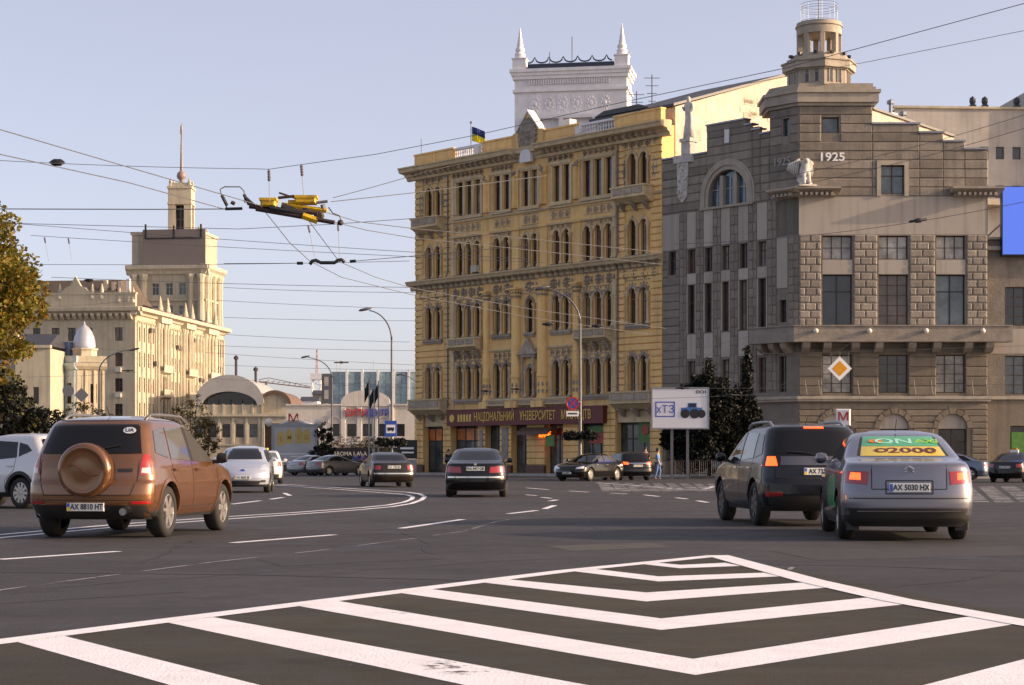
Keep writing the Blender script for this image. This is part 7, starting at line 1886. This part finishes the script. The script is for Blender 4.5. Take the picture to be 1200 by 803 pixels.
for sd in (-1, 1):
    c.patch([(sd*.66,.97),(sd*.862,.97)], [(sd*.68,1.12),(sd*.81,1.12)], c.rearf(.014), TAILON if sd > 0 else TAIL, 'tail_light', nu=10); c.patch([(sd*.6,.48),(sd*.84,.48)], [(sd*.6,.56),(sd*.84,.56)], c.rearf(.012), TAIL, 'reflector', nu=6, nv=2)
    c.patch([(sd*.5,.76),(sd*.87,.78)], [(sd*.55,.88),(sd*.85,.94)], c.frontf(.012), HEAD, 'head_light')
c.patch([(-.16,1.565),(.16,1.565)], [(-.16,1.60),(.16,1.60)], c.rearf(.012), TAILON, 'brake_light', nu=6, nv=2)
c.patch([(-.62,.98),(.62,.98)], [(-.6,1.12),(.6,1.12)], c.rearf(.01), mat('grey_trim', (.12,.12,.14), .3, 0, metal=.5), 'tailgate_trim', nu=16, nv=3)
c.rseam([(-.7,1.13),(-.7,.77),(.7,.77),(.7,1.13)]); c.plate('AX 7391 EI', .88); c.patch([(-.85,.27),(.85,.27)], [(-.85,.5),(.85,.5)], c.rearf(.013), PLASTIC, 'rear_skirt', nu=24, nv=4)
b = MB()
for k in range(3):
    a = math.pi/2 + k*2*math.pi/3; b.prism_xz([(0,0),(.04*math.cos(a+.5),.04*math.sin(a+.5)),(.08*math.cos(a),.08*math.sin(a)),(.04*math.cos(a-.5),.04*math.sin(a-.5))], -.006, .006)
b.build('emblem', CHROME, c.root, (c.XR(0,1.05)-.02,0,1.05), R(-90)); MB().tube([(1.0,0,1.64),(.86,0,1.76)], .006, 4).build('antenna', PLASTIC, c.root)
MB().tube([(c.XR(0,1.14)-.03,.0,1.14),(c.XR(.2,1.17)-.03,.2,1.18),(c.XR(.5,1.19)-.03,.5,1.2)], .009, 5).build('rear_wiper', PLASTIC, c.root)
# --- white suv at the left edge
WHITEP = paintm('white_paint', (.60,.60,.62), .0, .25)
tu = dict(suv); tu.update(L=4.48, H=1.66, wr=.345, ro=.92, clad=.36, rim=ALLOY, spokes=10)
c = Car('white_suv', 'white suv with black wheel arches beside the bushes', 'car', 93, 41.2, -56, tu, WHITEP, res=1.3)
c.patch([(-.71,1.16),(.71,1.16)], [(-.60,1.53),(.60,1.53)], c.rearf(.008), CGLASS, 'rear_window'); c.patch([(-.72,1.15),(.72,1.15)], [(-.60,1.55),(.60,1.55)], c.frontf(), CGLASS, 'windshield')
c.sides([(.62,1.27),(1.0,1.14)], [(.80,1.40),(1.06,1.45)], CGLASS, 'side_window'); c.sides([(1.06,1.12),(1.95,1.06)], [(1.12,1.46),(1.93,1.50)], CGLASS, 'side_window'); c.sides([(2.04,1.055),(3.2,1.04)], [(2.02,1.50),(2.4,1.49),(2.7,1.36)], CGLASS, 'side_window')
c.seam([(1.99,.42),(2.0,1.05)]); c.seam([(1.08,1.1),(1.1,.86),(1.38,.62),(1.40,.42)]); c.seam([(3.1,.45),(3.1,1.03)]); c.handles((1.22,2.2), .94); c.mirrors(3.05, 1.04); c.arches(PLASTIC, .075)
for sd in (-1, 1):
    c.patch([(sd*.56,.95),(sd*.862,.98)], [(sd*.60,1.06),(sd*.82,1.12)], c.rearf(.014), TAIL, 'tail_light', nu=10); c.patch([(sd*.5,.76),(sd*.87,.78)], [(sd*.55,.88),(sd*.85,.94)], c.frontf(.012), HEAD, 'head_light')
c.rseam([(-.7,1.13),(-.7,.77),(.7,.77),(.7,1.13)]); c.plate('AX 2214 KB', .88); c.patch([(-.85,.27),(.85,.27)], [(-.85,.5),(.85,.5)], c.rearf(.013), PLASTIC, 'rear_skirt', nu=24, nv=4)
# --- pale electric hatchback, coming towards us
PALE = paintm('pale_blue_white_paint', (.40,.44,.53), .2, .25)
lf_ = dict(L=4.44, H=1.55, wb=2.70, ro=.84, wr=.315, zb=.2, clad=.26, cr=.4, cf=.62, n=2.4, spokes=5, anchor=4.44,
    rear=[(.2,.14),(.3,.04),(.5,.0),(.8,.03),(1.05,.1),(1.12,.14),(1.42,.42),(1.5,.6),(1.535,1.0),(1.55,1.5)],
    front=[(.2,.13),(.3,.03),(.5,.0),(.66,.05),(.8,.22),(.92,.55),(1.0,.9),(1.05,1.05),(1.1,1.15),(1.4,1.75),(1.49,2.0),(1.53,2.3),(1.55,2.6)],
    width=[(.2,.79),(.3,.85),(.5,.885),(.72,.885),(.93,.86),(1.03,.83),(1.12,.805),(1.35,.72),(1.44,.67),(1.49,.60),(1.525,.48),(1.55,.2)])
c = Car('pale_hatchback', 'pale blue-white rounded hatchback coming towards the bronze car', 'car', 284, 61, 175, lf_, PALE)
c.patch([(-.72,1.10),(.72,1.10)], [(-.57,1.47),(.57,1.47)], c.frontf(), CGLASS, 'windshield'); c.patch([(-.7,1.14),(.7,1.14)], [(-.56,1.44),(.56,1.44)], c.rearf(), CGLASS, 'rear_window')
c.sides([(.75,1.12),(1.95,1.03)], [(.95,1.4),(1.93,1.44)], CGLASS, 'side_window'); c.sides([(2.0,1.03),(3.2,1.0)], [(2.0,1.44),(2.45,1.40),(2.75,1.25)], CGLASS, 'side_window')
for sd in (-1, 1):
    c.patch([(sd*.55,.76),(sd*.80,.80)], [(sd*.62,.92),(sd*.73,1.0)], c.frontf(.018), HEAD, 'head_light'); c.patch([(sd*.6,.34),(sd*.74,.34)], [(sd*.6,.42),(sd*.74,.42)], c.frontf(.012), PLASTIC, 'fog_light', nu=5, nv=3); c.patch([(sd*.72,.85),(sd*.84,.85)], [(sd*.72,1.3),(sd*.70,1.3)], c.rearf(.012), TAIL, 'tail_light')
c.patch([(-.52,.28),(.52,.28)], [(-.62,.40),(.62,.40)], c.frontf(.01), PLASTIC, 'lower_grille', nv=3); c.plate('AX 9653 EP', .50, True); c.seam([(1.97,.35),(1.98,1.03)]); c.mirrors(2.95, 1.03); c.handles((1.2,2.2),.9)
MB().lathe([(.001,-.004),(.075,-.004),(.075,.004)], 0, 0, 14, 1, .8, 'y').build('emblem', BTEXT, c.root, (c.XF(0,.72)+.012,0,.72), R(90))
# --- black saloon driving away
BLACKP = paintm('black_paint', (.003,.003,.0035), .0, .2, .5)
mb = sedan(L=4.80, W=1.80, H=1.43, wb=2.83, ro=1.08, wr=.315, deck=1.0, dl=.85, hood=.95, hl=1.2, belt=.97, n=2.5)
c = Car('black_saloon', 'black saloon driving away before the maroon-signed shops', 'car', 557, 53.5, 0.5, mb, BLACKP)
dress_sedan(c, plate=('AX 4417 CM', .82))
h = c.hw(.8)
for sd in (-1, 1):
    c.patch([(sd*.40,.70),(sd*.855,.72)], [(sd*.42,.87),(sd*.83,.90)], c.rearf(.016), TAIL, 'tail_light', nu=10)
c.patch([(-.86,.56),(.86,.56)], [(-.86,.60),(.86,.60)], c.rearf(.014), CHROME, 'bumper_strip', nu=22, nv=1)
MB().lathe([(.001,-.004),(.045,-.004),(.045,.004)], 0, 0, 12, 1, 1, 'y').build('emblem', CHROME, c.root, (c.XR(0,.95)-.01,0,.95), R(-90))
# --- old brown saloon
OLIVE = paintm('dark_olive_paint', (.022,.017,.012), .1, .35, .5)
au = sedan(L=4.75, W=1.76, H=1.40, wb=2.68, ro=1.05, wr=.31, deck=.99, dl=.80, hood=.93, hl=1.15, belt=.96, boxy=1, n=3.4)
c = Car('brown_saloon', 'old dark brown saloon driving toward the flagpoles', 'car', 462, 74, -12, au, OLIVE)
dress_sedan(c, plate=('AX 1702 BA', .80)); c.patch([(-.84,.52),(.84,.52)], [(-.84,.57),(.84,.57)], c.rearf(.012), CHROME, 'bumper_strip', nu=20, nv=1)
# --- black executive saloon facing us, white one behind, dark estate
cam_ = sedan(L=4.88, W=1.84, H=1.44, wb=2.82, ro=1.10, wr=.34, deck=1.03, dl=.72, hood=.92, hl=1.22, belt=.98, n=2.4, anchor=4.88, spokes=9)
c = Car('black_executive_saloon', 'shiny black saloon with bright rims turning in front of the shops', 'car', 664, 96, 212, cam_, BLACKP); dress_sedan(c, chrome=True, sideg=CGLASS2, fplate=('AX 0088 KT', .42))
c = Car('white_saloon', 'white saloon nose showing behind the shiny black saloon', 'car', 660, 103, 216, dict(cam_), WHITEP, res=.8); dress_sedan(c)
est = dict(tu); est.update(H=1.52, L=4.6, wr=.32, rear=[(a*.91,x) for a,x in suv['rear']], front=[(a*.91,x) for a,x in suv['front']], width=[(a*.91,x) for a,x in suv['width']], zb=.22, clad=.27, rim=ALLOY)
c = Car('dark_estate', 'dark estate car parked with red tail lights beside the person in blue', 'car', 748, 99.5, -14, est, BLACKP, res=.9)
c.patch([(-.71,1.06),(.71,1.06)], [(-.60,1.40),(.60,1.40)], c.rearf(.008), CGLASS, 'rear_window'); c.patch([(-.72,1.05),(.72,1.05)], [(-.60,1.42),(.60,1.42)], c.frontf(), CGLASS, 'windshield'); c.sides([(.6,1.04),(1.95,.98)], [(.8,1.35),(1.93,1.39)], CGLASS, 'side_window'); c.sides([(2.04,.975),(3.2,.95)], [(2.02,1.39),(2.4,1.38),(2.7,1.25)], CGLASS, 'side_window')
for sd in (-1, 1): c.patch([(sd*.5,.84),(sd*.862,.86)], [(sd*.52,.97),(sd*.82,1.0)], c.rearf(.014), TAILON, 'tail_light', nu=10)
c.plate('AX 5541 BC', .78); c.patch([(-.5,.90),(.5,.90)], [(-.5,.93),(.5,.93)], c.rearf(.012), CHROME, 'tailgate_strip', nu=8, nv=1); c.mirrors(3.0,.97)
# --- white taxi hatchback and silver cars on the left
hb = dict(lf_); hb.update(L=4.0, wb=2.5, ro=.75, anchor=0.0, H=1.5)
c = Car('white_taxi', 'white hatchback with yellow roof sign behind the pale hatchback', 'car', 308, 84, -6, hb, WHITEP, res=.9)
c.patch([(-.7,1.12),(.7,1.12)], [(-.56,1.42),(.56,1.42)], c.rearf(), G_GREY, 'rear_window'); c.sides([(.75,1.1),(1.75,1.03)], [(.95,1.4),(1.73,1.42)], CGLASS, 'side_window'); c.sides([(1.8,1.03),(2.8,1.0)], [(1.8,1.42),(2.1,1.40),(2.4,1.25)], CGLASS, 'side_window'); c.patch([(-.72,1.10),(.72,1.10)], [(-.57,1.45),(.57,1.45)], c.frontf(), CGLASS, 'windshield')
for sd in (-1, 1): c.patch([(sd*.66,.78),(sd*.85,.80)], [(sd*.68,1.0),(sd*.83,1.02)], c.rearf(.014), TAIL, 'tail_light')
c.patch([(-.8,.24),(.8,.24)], [(-.8,.44),(.8,.44)], c.rearf(.012), PLASTIC, 'rear_skirt', nu=14, nv=3); c.plate('AA 3310', .62); c.taxi(1.7, m=mat('taxi_yellow', (.8,.6,.05), .4, 0)); c.mirrors(2.6, 1.0)
SILV = paintm('silver_paint', (.25,.25,.27), .6, .3); GREYP = paintm('warm_grey_paint', (.11,.11,.115), .6, .3)
ms = sedan(L=4.6, W=1.80, H=1.45, wb=2.70, ro=.98, wr=.325, deck=1.03, dl=.55, hood=.95, hl=1.15, belt=1.0, n=2.4)
c = Car('silver_saloon', 'silver saloon parked nearest the poster board', 'car', 343, 133, 38, ms, SILV, res=.9); dress_sedan(c, plate=('AX 6620 EK', .72))
c = Car('grey_saloon', 'grey fastback saloon parked beside the silver one with its rear to the square', 'car', 364, 131, 46, dict(ms), GREYP, res=.9); dress_sedan(c, plate=('AX 8128 AE', .72))
# --- right edge
BLU = paintm('grey_blue_paint', (.10,.14,.20), .5, .3)
c = Car('blue_saloon', 'grey-blue saloon parked before the arched ground floor windows', 'car', 1160, 103, -72, dict(ms), BLU, res=.9); dress_sedan(c)
c = Car('black_taxi', 'black saloon with a small white and orange roof sign at the kerb', 'car', 1177, 90, 28, sedan(L=4.65, deck=1.02, dl=.7), BLACKP, res=.9); dress_sedan(c, plate=('AX 7745 TX', .74)); c.taxi(2.1, m=SWHITE)
MB().box(2.04,2.16,-.12,.12,c.H+.136,c.H+.22).build('taxi_sign_top', SORANGE, c.root)
c = Car('shaded_saloon', 'dark saloon parked in the shade of the dense dark trees', 'car', 838, 112, 60, dict(ms), BLACKP, res=.8); dress_sedan(c); c.root.location.z = .13
# ---------------------------------------------------------------- people
SKIN = mat('skin', (.42,.26,.18), .6, .1, 8); HAIR = mat('dark_hair', (.03,.02,.015), .6, .2, 20)
def person(label, loc, rz, top, legs, stride=.12, hold=None, hgt=1.72, bag=None):
    t = thing('person', label, 'person', loc, rz); k = hgt/1.72; s = stride
    V = [(0,0,.95),(0,.01,1.12),(0,.01,1.36),(0,0,1.47),(0,-.02,1.56),(0,-.02,1.66),(.09,0,.88),(.10,-s*.6,.48),(.10,-s*.2,.08),(.10,-s*.2-.12,.04),(-.09,0,.88),(-.10,s*.2,.48),(-.10,s*.9,.1),(-.10,s*.9-.12,.04),
         (.18,.01,1.38),(.24,.04+s*.4,1.10),(.22,-.12,.88),(.215,-.17,.80),(-.18,.01,1.38),(-.24,-.02-s*.3,1.10),(-.23,-.14,.87),(-.225,-.18,.79)]
    E_ = [(0,1),(1,2),(2,3),(3,4),(4,5),(0,6),(6,7),(7,8),(8,9),(0,10),(10,11),(11,12),(12,13),(2,14),(14,15),(15,16),(16,17),(2,18),(18,19),(19,20),(20,21)]
    Rr = [.13,.12,.14,.055,.085,.075,.085,.06,.042,.04,.085,.06,.042,.04,.06,.045,.035,.03,.06,.045,.035,.03]
    V = [tuple(c_*k for c_ in p) for p in V]
    link('body', skin_mesh('body', V, E_, [r*k for r in Rr], SKIN, 1), t)
    sub = lambda ids, f, m, n: link(n, skin_mesh(n, [V[i] for i in ids], [(ids.index(a), ids.index(b_)) for a, b_ in E_ if a in ids and b_ in ids], [Rr[i]*f*k for i in ids], m, 1), t)
    sub([0,1,2,14,15,18,19], 1.2, top, 'jacket'); sub([0,6,7,8,10,11,12], 1.22, legs, 'trousers')
    b = MB(); b.lathe([(.088*k,1.56*k),(.105*k,1.64*k),(.095*k,1.72*k),(.05*k,1.765*k),(0.001,1.775*k)], 0, .015*k, 10); b.build('hair', HAIR, t, smooth=True)
    if bag: MB().cbox(.2,.34,-.26,-.1,.45,.78,.03).build('bag', bag, t)
cl = lambda n, c_: mat('cloth_'+n, c_, .9, .15, 6)
person('person in a light blue jacket and trousers walking beside the dark estate', (at(771,540,104).x, 104, .0), R(70), cl('blue', (.10,.25,.48)), cl('blue_b', (.12,.22,.42)), .18)
person('person in a dark coat standing by the shop window of the ochre building', (at(524,540,116).x, 125, .13) if False else (-4.6, 136, .13), R(20), cl('black', (.02,.02,.022)), cl('black_b', (.025,.022,.02)), .05)
person('person in blue standing before the coffee kiosk', (at(417,540,150).x, 150, 0), R(10), cl('navy', (.06,.10,.30)), cl('dark', (.03,.03,.04)), .1)
person('person in a purple top walking near the coffee kiosk', (at(425.5,540,140).x, 140, 0), R(-60), cl('purple', (.22,.12,.30)), cl('dark', (.03,.03,.04)), .2)
person('person in dark clothes behind the dark estate roof', (at(757,540,112.5).x, 113, .13), R(0), cl('maroon', (.10,.03,.03)), cl('dark', (.03,.03,.04)), .1)
